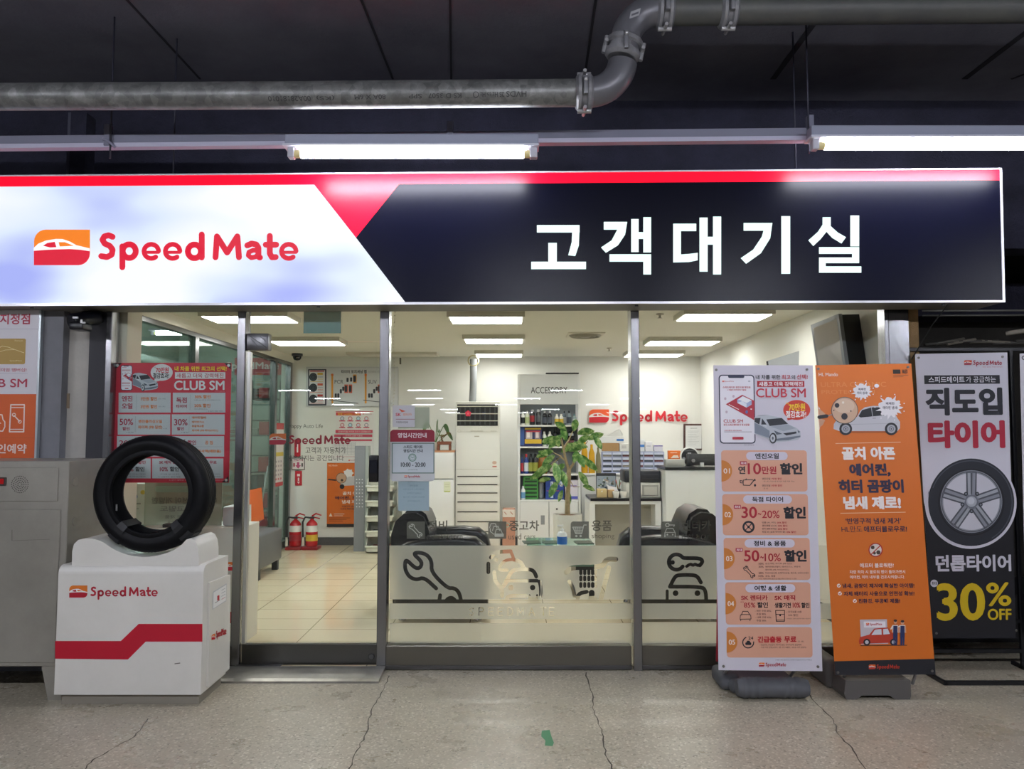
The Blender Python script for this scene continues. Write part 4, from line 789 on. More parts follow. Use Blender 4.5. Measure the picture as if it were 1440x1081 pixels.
for cx in (1218.5, 1256): P.ell(cx, 902.5, 4.8, 4.8, '#23202a', 6); P.ell(cx, 902.5, 2.6, 2.6, '#c7c5cf', 7)
P.line([(1210, 907.5), (1275, 907)], 1, '#5a3316', 3)
for x, hd in ((1258.5, 0), (1268.5, 1)):
    P.ell(x, 874+hd, 2.4, 2.8, '#dba583', 7); P.ell(x, 872.2+hd, 2.5, 1.7, '#241f2a', 8); P.poly([(x-4, 878.5), (x+4, 878.5), (x+4, 889), (x-4, 889)], WT, 6); P.poly([(x-2.8, 879.5), (x+2.8, 879.5), (x+3.2, 892), (x+2.6, 907), (x+.5, 907), (x, 895), (x-.6, 907), (x-2.7, 907), (x-3.2, 892)], '#262f5c', 7); P.line([(x-4, 880), (x-6, 884-hd*3)], 1.6, WT, 6); P.line([(x+4, 880), (x+4.6, 889)], 1.6, '#dba583', 6)
P.logo(1221.5, 934, 1231, 940.5, 1232.5, 933.6, 1265, 942, 3, red='#c23a26', org='#e0621e'); P.mb.build('printed_artwork', osh)
m = MB(); d0 = 4.43; x0, x1 = X(1187, d0, 970), X(1281, d0, 970); z1 = .105
m.prism([(x0+.012, d0-5, 0), (x0+.07, d0-5, 0), (x0+.10, d0-5, .022), (x1-.12, d0-5, .022), (x1-.09, d0-5, 0), (x1-.008, d0-5, 0), (x1, d0-5, .02), (x1, d0-5, z1), (x0+.01, d0-5, z1), (x0, d0-5, .03)], (0, .42, 0), mat('#5d5a58', .6)); m.build('base', ob)
m = MB(); m.box(x0-.03, x0+.06, -.4, -.12, 0, .17, mat('#5d5a58', .6), .03, 3); m.build('base_lobe', ob)
for px in (1190, 1290):
    m = MB(); p0 = onP(px, 940, (-.56, .1, 0)); p1 = onP(px-22, 517, (-.575, .1, 0)); m.tube([(p0.x, p0.y+.06, .06), p0, p1], .009, mat('#8f8f92', .4, .4), 10); m.build('pole', ob)
# tyre banner on a black frame
BK = mat('#111216', .4); TD = 4.93; TP = (TD-5, 0, 0); tb_ = thing('tyre_banner', 'white and black tyre offer banner with a large wheel, tied to a black frame', 'banner', at(1365, 897, TD))
P = Print(TP, sh=.028, sl=-.006); P.sheet([(1286.5, 497.5), (1416.5, 495.5), (1428.5, 897), (1311, 897.5)], mat('#cfcdda', .5)); tsh = P.mb.build('sheet', tb_); P.mb = MB()
P.poly([(1299, 706), (1304, 722), (1426.4-3.2, 720), (1427.2-3, 716), (1428.5, 897), (1311, 897.5)], '#14141c', 1)
P.ell(1365, 707, 64.5, 64.5, '#cfcdda', 2, 64); P.rect(1305, 690, 1421.5, 712, '#cfcdda', 2)
P.ell(1365.5, 706, 60.5, 61.5, '#272a33', 3, 64); P.ring(1365.5, 706, 58, 59, 1.3, '#4a4e58', 4, 60, 200, 420); P.ring(1365.5, 706, 46.5, 47, 1.6, '#15171c', 4, 60); P.ell(1365.5, 705, 43.5, 44, '#8d919c', 4, 60); P.ell(1365.5, 705, 39.5, 40, '#c9c9d4', 5, 60); P.ring(1365.5, 705, 42.5, 43, 1.4, '#55585f', 5, 60)
for i in range(5):
    a = math.radians(-90+72*i); c_, s_ = math.cos(a), math.sin(a); g = lambda u, v: (1365.5+u*c_-v*s_, 705+u*s_+v*c_)
    P.poly([g(6, -7), g(41, -7.6), g(41, 7.6), g(6, 7)], '#50545e', 6); P.poly([g(9, -4.8), g(40, -5.6), g(40, -1.4), g(9, -1.0)], '#a3a7b1', 7); P.poly([g(9, 1), g(40, 1.4), g(40, 5.6), g(9, 4.8)], '#8b8f9a', 7)
    q = g(10.5, 0); a2 = a+.63; q = (1365.5+13.5*math.cos(a2), 705+13.5*math.sin(a2)); P.ell(q[0], q[1], 2.8, 2.8, '#2d3037', 8, 16); P.ell(q[0], q[1], 1.4, 1.4, '#7f838e', 9, 12)
P.ell(1365.5, 705, 11, 11, '#6d717c', 7); P.ell(1365.5, 705, 7.4, 7.4, '#a9adb8', 8); P.ell(1364.5, 704, 5, 5, '#c2c6d0', 9)
P.logo(1355.5, 506.5, 1366.5, 513, 1368, 506.2, 1409, 515.5, 3, red='#a3283e', org='#d8532c'); P.text('착한 정비, 착한 타이어', 1381, 515, 1409, 517, '#c06a78', 0)
P.poly([(1299.3, 527.7), (1405.5, 527.2), (1406, 539.3), (1299.8, 540)], '#1b1c26', 2); P.text('스피드메이트', 1305.5, 529.2, 1356, 538, '#e6e4ee', .014); P.text('가 공급하는', 1358, 529.2, 1400, 537.5, '#e6e4ee', .0)
P.text('직도입', 1301, 545, 1409.5, 584, '#20222c', .066); P.text('타이어', 1304.5, 591, 1413, 630, '#b4243f', .075)
P.text('던롭타이어', 1315.5, 779.8, 1421.5, 803.2, '#cfcdda', .045); P.ell(1313.5, 820, 5.2, 5.2, '#cfcdda', 2); P.text('최대', 1310, 817.5, 1317, 822.3, '#20222c', .02)
P.text('30', 1316.5, 819.5, 1385, 872.5, '#d8b818', .05); P.text('%', 1386.5, 818.5, 1421.5, 852, '#d8b818', .04); P.text('OFF', 1388.5, 855.5, 1422, 871.5, '#d8b818', .045); P.mb.build('printed_artwork', tsh)
eyelets(P, tsh, [(1291.5, 503), (1409.5, 501.5), (1429-.2, 886), (1316.5, 890)])
fr_ = thing('display_rack', 'black square tube floor rack that holds the tyre banner', 'rack', at(1365, 953, 4.72))
FD = 4.975; xs_ = [X(1281, FD, 600), X(1426.5, FD, 600), X(1580, FD, 600)]; zt_ = Z(491, FD); FT = .0115
for k_, x in enumerate(xs_):
    m = MB(); m.box(x-FT, x+FT, FD-5-.0, FD-5+.024, .0, zt_-.003, BK, .002); m.build('upright', fr_)
    m = MB(); m.box(x-FT, x+FT, -.33, .09, 0, .024, BK, .002); m.build('foot', fr_)
for z in (zt_, .30, .115): m = MB(); m.box(xs_[0]-FT, xs_[2]+FT, FD-5+.001, FD-5+.023, z-.012, z+.012, BK, .002); m.build('crossbar', fr_)
m = MB(); m.box(xs_[0]+.0, xs_[2], -.33, -.306, 0, .024, BK, .002); m.build('floor_bar', fr_)
wb = MB(); P = Print(TP); P.sheet([(1434, 497), (1560, 495.5), (1572, 890), (1443.5, 894)], mat('#d4d2dd', .5)); P.ring(1439.5, 503, 3, 3, 1.4, '#55535a', 2); P.poly([(1440, 560), (1520, 559), (1520, 600), (1440, 600)], '#20222c', 1); solo(P.mb, 'white_banner', 'white banner cut by the right edge, tied to the black frame', 'banner')
m = MB(); m.tube([onP(1333, 428, (-.34, 0, 0)), at(1310, 458, 4.75), at(1282, 505, 4.94)], .0035, mat('#161616', .6), 6); solo(m, 'power_cable', 'thin black cable slanting down from the sign to the black frame', 'cable')
# ---- dim workshop at the right
m = MB(); a, b_ = at(1360, 294, 6.4), at(1500, 296, 6.4); m.tube([a, b_], .062, mat('#a6a6ae', .5), 20); m.tube([at(1360, 344, 6.4), at(1500, 342, 6.4)], .02, mat('#8b8b90', .5), 12); solo(m, 'pale_pipe', 'pale horizontal pipe in the dark beyond the right end of the sign', 'pipe')
m = MB(); m.box(2.9, 5.5, 1.5, 1.58, Z(333, 6.5), Z(311, 6.5), mat('#5c5854', .6)); solo(m, 'ceiling_beam', 'grey beam under the pale pipe, right of the lit sign', 'beam')
for y, c_, lb in ((437.2, '#77766f', 'upper thin grey rod shaped as a tube lamp reflection under the sign end'), (443.8, '#5f5e59', 'lower thin grey rod shaped as a tube lamp reflection under the sign end')):
    m = MB(); m.tube([at(1297, y, 5.9), at(1480, y-1, 5.9)], .007, mat(c_, .5), 8); solo(m, 'tube_reflection', lb, 'reflection')  # grey rods stand in for tube lamp reflections
m = MB(); m.tube([at(1415, 469, 5.8), at(1480, 459, 5.6)], .018, mat('#9b9488', .5), 10); solo(m, 'metal_bar', 'loose pale metal bar above the tyre banner at the right edge', 'bar')
m = MB()
for i in range(9):
    px = 1300+i*16; a = at(px, 482+random.uniform(-3, 3), 6.2); m.tube([a, at(px+40, 480+random.uniform(-5, 4), 6.2)], .012, mat(random.choice(['#6a655c', '#8b8478', '#4c4944']), .6), 8)
solo(m, 'pipe_bundle', 'bundle of dull pipes on a rack behind the top of the black frame', 'pipes')
m = MB(); m.box(2.75, 5, .6, 1.3, .0, .34, mat('#1f1f22', .7), .01); solo(m, 'dark_bench', 'low dark bench behind the foot of the black frame', 'bench')
# ================================================================== the shop inside: furniture and goods
WB = BY+5-.004                        # distance of the back wall face
BPL = (WB-5, 0, 0)
def onwall(pts, th=.004, col='#e6e3dc', rough=.4): P = Print(BPL, rough=rough); P.sheet([(pts[0], pts[1]), (pts[2], pts[1]), (pts[2], pts[3]), (pts[0], pts[3])], mat(col, rough), -th); P.n = P.n; return P
def wallP(d): return Print((d-5, 0, 0))
def tyre_print(P, cx, cy, r, L=4): P.ell(cx, cy, r, r*1.05, '#24272d', L, 20); P.ring(cx, cy, r*.72, r*.76, r*.1, '#4d525b', L+1, 20); P.ell(cx, cy, r*.35, r*.38, '#3a3e46', L+1, 14)
# tyre chart
t = thing('tyre_chart', 'wide white tyre position chart with a dark framed column on the back wall', 'wall chart', at(495, 571, WB-.03))
P = wallP(WB-.02); P.sheet([(430.5, 515.5), (560, 515.5), (560, 571.5), (430.5, 571.5)], mat('#c4c5c6', .35), .018); P.mb.build('board', t)
P = wallP(WB-.022); P.rect(432.5, 517.5, 559, 570, '#cfd0d2', 1)
P.text('타이어 포지셔닝 맵', 480, 520, 515.5, 525, '#26262c', .03); P.text('스피드메이트 기준', 517.5, 521, 534, 524.5, '#8a8a90', 0)
for x0, tx in ((467.3, 'PCR'), (514.3, 'SUV')):
    P.line([(x0, 527), (x0, 566)], 2.6, '#e0952c', 2); P.ell(x0, 527, 1.8, 1.8, '#e0752c', 3); P.text(tx, x0+3.3, 534, x0+15.5, 539.5, '#4a4a50', .005); P.line([(x0-3, 562.5), (x0+36, 567)], 1, '#55565c', 2)
    for dx, dy in ((3.4, 556), (7, 556), (10.5, 550), (14, 546.5), (20, 534), (25, 533.5)): P.rr(x0+dx, dy-3, x0+dx+3, dy+3, '#33353c', 3, 1)
    for dx, dy, c_ in ((17, 546.5, '#cf5a3c'), (23, 546.5, '#cf5a3c'), (29.2, 532.5, '#e0952c')): P.rect(x0+dx, dy-6, x0+dx+5, dy+6, c_, 2); P.rr(x0+dx+.4, dy-4.5, x0+dx+4, dy+4.5, '#2b2d33', 3, 1.5)
P.mb.build('printed_chart', t)
P = wallP(WB-.024); P.rect(433.3, 519, 459, 570, '#2a2d3c', 1); P.rect(435, 520.5, 457, 568, '#d9d6d8', 2)
for k_, (c_, y) in enumerate((('#d8b13a', 530), ('#cf5a3c', 545), ('#c03a34', 560.5))): tyre_print(P, 440.5, y, 5.6, 3); P.rect(446.5, y-6, 454, y-3, c_, 3); P.line([(447, y), (454, y)], .8, '#8a8a90', 3); P.line([(447, y+3), (454, y+3)], .8, c_, 3); P.line([(436.5, y+6.4), (454, y+6.4)], .6, c_, 3)
P.rect(436, 520.8, 456, 522.6, '#b8525a', 3); P.mb.build('framed_column', t)
# golden rules poster
t = thing('safety_poster', 'white poster with a red banner headline and eight round icons, on the back wall', 'poster', at(498, 640, WB-.01))
P = wallP(WB-.008); P.sheet([(472, 578), (526, 578), (526, 609.5), (472, 609.5)], mat('#e3dfdb', .4), .004); P.mb.build('sheet', t)
P = wallP(WB-.009); P.rect(472, 578, 525, 578.8, '#c8353f', 1); P.rect(472.5, 579.5, 507.5, 584, '#c8353f', 1); P.text('SHE Golden rules', 475, 580.3, 505.5, 583.6, '#f0c93a', .02); P.emblem(510, 581, 512.2, 582.6); P.text('SpeedMate', 513, 581, 523, 583, '#b83040', .01)
for r_ in range(2):
    for k_ in range(4): x = 481.3+k_*11.3; y = 588.3+r_*9.3; P.ell(x, y, 3, 3, ('#8a8f98', '#c86a74')[(k_+r_*3) % 2], 2, 16); P.ell(x, y, 2, 2, ('#cfd3da', '#e8d4d6', '#b9d4e0')[(k_+r_) % 3], 3, 16); P.rect(x-4.2, y+2.7, x+4.2, y+4.1, '#c8455a', 4)
P.rect(471.8, 604.3, 524, 608.8, '#c8455a', 2); P.text('안전수칙을 지키면 모두가 안전합니다', 476, 605.6, 521, 607.7, '#f0dcdc', 0); P.mb.build('printed_artwork', t)
t = thing('price_table_poster', 'white price table with red header bars below the safety poster', 'poster', at(498, 650, WB-.01))
P = wallP(WB-.008); P.sheet([(466.5, 610.5), (525.5, 610.5), (525.5, 651), (466.5, 651)], mat('#dfdbd8', .4), .004); P.mb.build('sheet', t)
P = wallP(WB-.009); P.rect(470, 610.8, 523.5, 614.3, '#c8455a', 2); P.text('타이어 교환 비용표', 486, 611.5, 510, 613.6, '#f0dcdc', 0); P.rect(470, 617.5, 523, 620, '#c8455a', 2)
for k_ in range(9): P.line([(470, 623+k_*1.9), (500, 623+k_*1.9)], .35, '#a8a4aa', 2)
for k_ in range(6): P.line([(472+k_*5.5, 621.5), (472+k_*5.5, 639)], .35, '#a8a4aa', 2)
P.line([(473, 642), (520, 642)], .5, '#c87a84', 2); P.emblem(490, 646, 492.5, 648); P.text('SpeedMate', 493, 646, 503, 648, '#b83040', .01); P.mb.build('printed_artwork', t)
# orange poster inside
t = thing('orange_poster', 'orange poster with a car and magnifier on the back wall beside the grey column', 'poster', at(486, 741, WB-.01))
P = wallP(WB-.008); P.sheet([(460, 650.5), (512, 650.5), (512, 741), (459.5, 741)], mat('#dd6f22', .4), .004); P.mb.build('sheet', t)
P = wallP(WB-.009); P.rect(459.5, 736.5, 512, 741, '#1c1c24', 1); P.text('HL Mando', 462.5, 653, 474.5, 655.5, '#f1dccb', .02); P.poly([(478, 676), (481, 670), (500, 669), (505, 676), (504, 682), (480, 683)], '#c9c4c4', 2); P.ell(480, 672, 7.5, 7.5, '#5a4334', 3); P.ell(480, 672, 6.8, 6.8, '#c59e80', 4); P.ell(481, 675, 1.8, 1.8, '#3a2a22', 5); P.line([(462, 674), (472, 675)], 2, '#26242a', 3); P.ell(481, 684, 3.4, 3.4, '#23232a', 4)
pts = [(490+6*(1+.3*(i % 3 == 0))*math.cos(i*.3), 665+5*(1+.3*(i % 3 == 0))*math.sin(i*.3)) for i in range(21)]; P.poly(pts, '#ece6e4', 3)
for tx, a, y, b_, c_ in (('골치 아픈', 482, 691, 508, '#f3e4da'), ('에어컨, 히터', 471, 697.5, 508, '#35234a'), ('냄새 제로!', 481, 703, 508, '#f3e4da')): P.text(tx, a, y, b_, y+5, c_, .03)
P.text("반영구적 냄새 제거", 481, 710.5, 506, 713, '#35234a', .01); P.text("HL만도 애프터블로우로!", 479, 714, 506, 716.5, '#35234a', .01); P.poly([(462.5, 726), (465, 721), (467.5, 726)], '#f3e4da', 2); P.line([(470, 722.5), (484, 722.5)], .8, '#f3e4da', 2); P.line([(470, 725), (482, 725)], .6, '#f3e4da', 2)
for k_ in range(3): P.line([(463, 728+k_*2.2), (492-k_*5, 728+k_*2.2)], .5, '#5a2a14', 2)
P.mb.build('printed_artwork', t)
# extinguisher signs
P = wallP(WB-.01); P.sheet([(414, 618), (422.5, 618), (422.5, 642), (414, 642)], mat('#c02434', .4), .004); P.rect(417.3, 622, 419.3, 636, '#f0dfe0', 1); solo(P.mb, 'red_sign', 'narrow red sign above the framed arrow sign on the back wall', 'sign')
P = wallP(WB-.012); P.sheet([(410, 643.5), (428.5, 643.5), (428.5, 660.5), (410, 660.5)], mat('#3a2c30', .5), .006); P.rect(411, 644.5, 427.5, 659.5, '#ece4e2', 1); P.text('소화기', 413, 645.3, 425.5, 648.6, '#c05a80', .02); P.poly([(417.6, 649.5), (421, 649.5), (421, 654), (423.3, 654), (419.3, 658.8), (415.3, 654), (417.6, 654)], '#c04a78', 2); P.rect(412.5, 651, 414.8, 656, '#c04a58', 2); P.rect(424, 651, 426, 656, '#3c3438', 2); solo(P.mb, 'arrow_sign', 'framed white sign with a pink arrow down, above the fire extinguishers', 'sign')
P = wallP(WB-.01); P.sheet([(415, 662), (424.5, 662), (424.5, 682.5), (415, 682.5)], mat('#c02434', .4), .004); P.rect(417.8, 666, 421.8, 669.5, '#f0dfe0', 1); P.rect(418.8, 671.5, 420.8, 676, '#f0dfe0', 1); P.poly([(417.8, 677), (421.8, 677), (419.8, 680.5)], '#f0dfe0', 1); solo(P.mb, 'red_sign', 'red sign with white marks below the framed arrow sign', 'sign')
# fire extinguishers
def extinguisher(px, label, lc):
    d = 9.95; x = X(px, d, 745); y = d-5; RDX = mat('#b81822', .25); t = thing('fire_extinguisher', label, 'fire extinguisher', (x, y, .012), 'red extinguishers by the back wall')
    m = MB(); m.box(x-.1, x+.1, y-.11, y+.11, .012, .05, mat('#8e1620', .4), .008, 2); m.build('tray', t)
    m = MB(); m.lathe([(.0, .05), (.066, .05), (.075, .06), (.075, .30), (.066, .34), (.04, .37), (.022, .385), (.022, .40)], (x, y, 0), RDX, 24); b_ = m.build('cylinder', t)
    m = MB(); m.lathe([(.0762, .235), (.0762, .315)], (x, y, 0), mat('#ece9e6', .4), 24, caps=False); m.lathe([(.0765, .12), (.0765, .2)], (x, y, 0), mat(lc, .4), 24, caps=False); m.build('label', b_)
    m = MB(); m.box(x-.02, x+.03, y-.018, y+.018, .395, .425, mat('#55565a', .3, .8), .004); m.build('valve', t)
    m = MB(); m.tube([(x+.0, y, .43), (x+.05, y, .462), (x+.12, y, .44)], [.011, .010, .007], RDX, 8); m.tube([(x+.02, y, .415), (x+.1, y, .40)], .008, RDX, 8); m.build('handle', t)
    m = MB(); m.tube([(x-.02, y-.01, .41), (x-.08, y-.03, .42), (x-.105, y-.05, .36), (x-.1, y-.06, .26), (x-.095, y-.06, .16)], .012, mat('#15151a', .5), 10); m.tube([(x-.095, y-.06, .17), (x-.095, y-.06, .06)], [.014, .02], mat('#d8d2c4', .4), 10); m.build('hose', t)
extinguisher(415.5, 'left red fire extinguisher, all red and white label, on a red tray', '#9e1c28'); extinguisher(438.5, 'right red fire extinguisher, with a yellow band, on a red tray', '#d8b43c')
# grey tread display column
d = 9.75; t = thing('grey_column', 'tall grey perforated metal column in front of the orange poster', 'column', (X(506, d), d-4.9, .012))
GC = mat('#85888f', .5); m = MB(); m.boxpx(498, 513, 627, 768, d, d+.16, GC, .004, floor=True); cb_ = m.build('body', t)
m = MB(); m.boxpx(513.2, 517, 627, 768, d, d+.16, mat('#a3aaa6', .5), .002, floor=True); m.build('side_plate', t)
P = wallP(d-.001)
for r_ in range(9):
    for k_ in range(3): P.ell(501.5+k_*4, 674+r_*4.8, .9, .9, '#d7dade', 1, 10)
P.mb.build('perforation', cb_)
# bins
def bin_(x, y, z, label):
    W, H, D = .33, .165, .3; BM = mat('#d3d4c8', .45); t = thing('storage_bin', label, 'bin', (x, y, z), 'open fronted bins stacked by the back wall')
    m = MB(); m.prism([(x-W/2, y, z), (x-W/2, y, z+.075), (x-W/2, y+.08, z+H), (x-W/2, y+D, z+H), (x-W/2, y+D, z)], (.008, 0, 0), BM); m.prism([(x+W/2-.008, y, z), (x+W/2-.008, y, z+.075), (x+W/2-.008, y+.08, z+H), (x+W/2-.008, y+D, z+H), (x+W/2-.008, y+D, z)], (.008, 0, 0), BM)
    m.box(x-W/2, x+W/2, y, y+D, z, z+.01, BM); m.box(x-W/2, x+W/2, y+D-.008, y+D, z, z+H, BM); m.box(x-W/2, x+W/2, y, y+.008, z, z+.07, BM); m.build('shell', t)
    m = MB(); m.box(x-W/2-.012, x+W/2+.012, y-.012, y+.014, z+.062, z+.085, mat('#dfe0d6', .4), .005, 2); m.build('front_lip', t); return t
for k_ in range(5):
    z = .02+k_*.185; bin_(X(535, 9.6), 4.6, z, ('lowest storage bin of the pale stack', 'second storage bin from the floor in the pale stack', 'middle storage bin of the pale stack of five', 'fourth storage bin from the floor in the pale stack', 'topmost storage bin of the pale stack of five')[k_])
    if k_ < 4:
        c_ = (X(535, 9.6), 4.76, z+.012)
        for j in range(2): m = MB(); s_ = random.uniform(.04, .06); xx = c_[0]-.07+.14*j; m.box(xx-s_, xx+s_, 4.66, 4.82, z+.0102, z+.06+.03*random.random(), mat(random.choice(['#3d3f46', '#8c3a34', '#6a6d70', '#b7b09c']), .6), .01, 2, rz=.2*j); solo(m, 'spare_part', 'small spare part lying in one of the stacked pale bins', 'part', 'spare parts in the stacked bins')
# fridge
d = 9.35; t = thing('refrigerator', 'small white two-door fridge behind the hours sign', 'fridge', (X(600, d), d-4.7, .012)); FW_ = mat('#dcdcdc', .3)
m = MB(); m.boxpx(565, 638.5, 636, 780, d+.03, d+.55, FW_, .008, floor=True); m.build('body', t)
for y0, y1, nm in ((636.5, 673, 'freezer_door'), (674.5, 770, 'fridge_door')):
    m = MB(); m.boxpx(565.5, 638, y0, y1, d, d+.028, FW_, .01, 2); dd = m.build(nm, t)
P = wallP(d-.001); P.rr(624, 677, 633.5, 692, '#d6dac0', 1, 1); P.line([(625.5, 681), (632, 681)], .6, '#b0b592', 2); P.line([(625.5, 684), (632, 684)], .6, '#b0b592', 2); P.rect(624.5, 690, 633, 691.5, '#c5cc70', 2); P.mb.build('note', dd)
zf = Z(636, d)
m = MB(); m.boxpx(604, 639, 633.5, 636, d+.05, d+.4, mat('#c98f6a', .5), .002); solo(m, 'brown_tray', 'thin brown tray on top of the fridge under the small plants', 'tray'); zt2 = Z(633.4, d+.05)+.001
def leafset(mb, c, n, L, up, rnd, m_=LEAF, droop=.25, w_=.36):
    for i in range(n):
        a = rnd.uniform(0, 6.283); el = rnd.uniform(*up); q = Vector((math.cos(a)*math.cos(el), math.sin(a)*math.cos(el), math.sin(el))); l = L*rnd.uniform(.75, 1.15)
        leaf1(mb, Vector(c), q, l, w_, droop, m_)
def leaf1(mb, base, q, l, w_, droop, m_):
    sd = q.cross(Vector((0, 0, 1)))*.45+q.cross(Vector((.15, 1, 0)))*1.0; sd = sd.normalized() if sd.length > .05 else Vector((1, 0, 0)); nrm = sd.cross(q).normalized(); V = []; N = 6
    for i in range(N+1):
        s = i/N; wd = l*w_*math.sin(math.pi*min(1, s*.93+.05))**.8 * (1 if s < 1 else 0); c_ = base+q*l*s - Vector((0, 0, 1))*droop*l*s*s
        V += [c_-sd*wd*.5+nrm*wd*.12, c_, c_+sd*wd*.5+nrm*wd*.12]
    mb.add(V, [[i*3+j, i*3+j+1, i*3+j+4, i*3+j+3] for i in range(N) for j in range(2)], m_, True)
rn = random.Random(3)
x, y = X(611, d+.15), d-4.72; t = thing('potted_plant', 'big leaved green plant in a pale pot on top of the fridge', 'plant', (x, y, zt2))
m = MB(); m.lathe([(.0, zt2), (.055, zt2), (.07, zt2+.1), (.062, zt2+.1), (.06, zt2+.085), (0, zt2+.085)], (x, y, 0), mat('#d8cfc0', .5), 20); m.build('pot', t)
m = MB(); st = []
for dx, dz, l in ((-.08, .33, .17), (.02, .36, .2), (.1, .3, .21), (-.14, .22, .13), (.04, .24, .15), (.15, .2, .13)): m.tube([(x, y, zt2+.08), (x+dx*.4, y-.01, zt2+dz*.6), (x+dx, y-.03, zt2+dz)], .005, mat('#5f7d45', .5), 6); st.append((Vector((x+dx, y-.03, zt2+dz)), dx, l))
m.build('stem', t); m = MB()
for p, dx, l in st: leaf1(m, p, Vector((dx*3, -.55, -.25)).normalized(), l, .62, .25, mat('#4f7f3f', .35))
m.build('foliage', t)
x, y = X(624, d), d-4.9; t = thing('bonsai_stand', 'small brown wooden stand with a dried bonsai on top of the fridge', 'bonsai', (x, y, zt2)); BR = mat('#7a4630', .5)
m = MB(); m.box(x-.085, x+.085, y-.06, y+.06, zt2+.07, zt2+.11, BR, .006); m.build('tray', t)
for sx in (-1, 1): m = MB(); m.box(x+sx*.07-.014, x+sx*.07+.014, y-.05, y+.05, zt2, zt2+.07, BR, .004); m.build('leg', t)
m = MB(); m.tube([(x-.02, y, zt2+.1), (x-.04, y, zt2+.16), (x+.03, y, zt2+.2), (x+.08, y, zt2+.21)], [.014, .01, .008, .004], mat('#6b5238', .7), 8); m.build('trunk', t); m = MB(); leafset(m, (x-.04, y, zt2+.17), 8, .05, (0, 1), rn, mat('#7d7a4a', .6)); leafset(m, (x+.06, y, zt2+.2), 9, .05, (-.3, 1), rn, mat('#7d7a4a', .6)); m.build('foliage', t)
# air conditioner
d = 9.5; ACW = mat('#e3e2dd', .4); t = thing('air_conditioner', 'tall cream floor standing air conditioner against the back wall', 'air conditioner', (X(671, d), d-4.8, .012))
m = MB(); m.boxpx(640.3, 703, 564.5, 790, d, d+.4, ACW, .012, 2, floor=True); b_ = m.build('body', t)
m = MB(); m.boxpx(642.8, 700, 568.5, 598.5, d-.006, d+.01, mat('#1a1b1d', .5)); gr = m.build('grille', t)
for y in (571.3, 581.5, 591.5): m = MB(); m.boxpx(642.8, 700, y-.6, y+.6, d-.022, d-.005, mat('#d5d2c6', .4)); m.build('louvre', gr)
for k_ in range(8): m = MB(); x = 646+k_*7; m.boxpx(x, x+2.2, 572.5, 597, d-.009, d-.0055, mat('#3d3f42', .5)); m.build('fin', gr)
for y in (669.8, 681.3, 693, 705.6, 719.5, 733.5, 747.5): m = MB(); m.boxpx(643.2, 699.5, y-.75, y+.75, d-.004, d+.01, mat('#3a3832', .6)); m.build('intake_slot', t)
P = wallP(d-.0015); P.line([(641.5, 659.6), (702, 659.6)], .4, '#b9b6aa', 1); P.line([(643, 607), (700, 607)], .4, '#c2bfb3', 1); P.text('CTL', 664.5, 600.8, 676.5, 604.2, '#f7f5ee', .02, 1); P.line([(662, 606), (679, 606)], .7, '#b0ad9f', 2); P.line([(690, 606), (698, 606)], .5, '#b0ad9f', 2); P.rr(667, 612.6, 674, 614.2, '#b0ad9f', 1, .5); P.ring(646, 606, 2.4, 2, .4, '#b5b2a6', 1, 20)
P.ell(695.3, 650.3, 3.2, 2.3, '#d2b09c', 1, 16); P.rect(692.5, 652.5, 698.5, 658, '#e7ded4', 1); P.rect(692.5, 655, 698.5, 656.5, '#c05a48', 2); P.mb.build('marking', b_)
P = wallP(d-.024); 
for k_ in range(5): a = k_*1.2566-1.57; P.ell(658.3+2.4*math.cos(a), 581.3+2.4*math.sin(a), 2, 2, '#e83858', 1, 14)
P.ell(658.3, 581.3, 1.6, 1.6, '#f56a80', 2, 14); solo(P.mb, 'red_flower', 'small red paper flower stuck on the air conditioner grille', 'flower')
P = wallP(d-.02); P.rr(678, 579.5, 683, 583.5, '#2c3a55', 1, 1); P.mb.build('badge', gr)
m = MB(); hz = [at(665.8, 505, d+.3), at(666, 535, d+.28), at(664.5, 566, d+.25)]; pts = []
for i in range(40): s = i/39; p = hz[0]*(1-s)*(1-s)+hz[1]*2*s*(1-s)+hz[2]*s*s; pts.append(p)
m.tube([p for p in pts], [.043+.005*(i % 2) for i in range(40)], mat('#85888b', .5), 16); a = at(665.8, 507, d+.25); m.lathe([(.06, -.01), (.075, 0), (.06, .01)], a, mat('#c7b98e', .5), 24, 'y', caps=False); m.build('flexible_duct', t)
# accessory cabinet
d = 9.45; t = thing('accessory_cabinet', 'white shelf cabinet with a header reading ACCESSORY and bottles on its shelves', 'cabinet', (X(772, d), d-4.8, .012)); CW = mat('#e4e5e6', .4); D2 = d+.38
for a, b_ in ((728, 731.3), (813.2, 816.5)): m = MB(); m.boxpx(a, b_, 526, 790, d, D2, CW, .003, floor=True); m.build('side_panel', t)
m = MB(); m.boxpx(731.4, 813.1, 526, 790, D2-.02, D2, mat('#8d9296', .5), floor=True); m.build('back_panel', t)
m = MB(); m.boxpx(731.4, 813.1, 526, 568.3, d-.004, d+.03, mat('#dde0e3', .3), .002); h = m.build('header', t); P = wallP(d-.005); P.text('ACCESSORY', 746.5, 544, 797.8, 553, '#202226', .002, 1); P.mb.build('lettering', h)
SH = (597.3, 627.7, 666.3, 702.8)
for y in SH: m = MB(); m.boxpx(731.4, 813.1, y, y+2.2, d+.005, D2-.02, mat('#e8e9ea', .4)); m.build('shelf', t)
for a, b_ in ((731.6, 771.7), (772.5, 813)): m = MB(); m.boxpx(a, b_, 705.5, 786, d-.004, d+.016, CW, .002, floor=True); dr = m.build('door', t); m = MB(); (m.boxpx(760.5, 766, 724.5, 737.5, d-.007, d-.0035, mat('#8d9095', .4)) if a < 740 else m.lathe([(.012, -.012), (.012, 0)], at(783, 715.5, d-.004), mat('#3c3d40', .4), 14, 'y')); m.build('handle', dr)
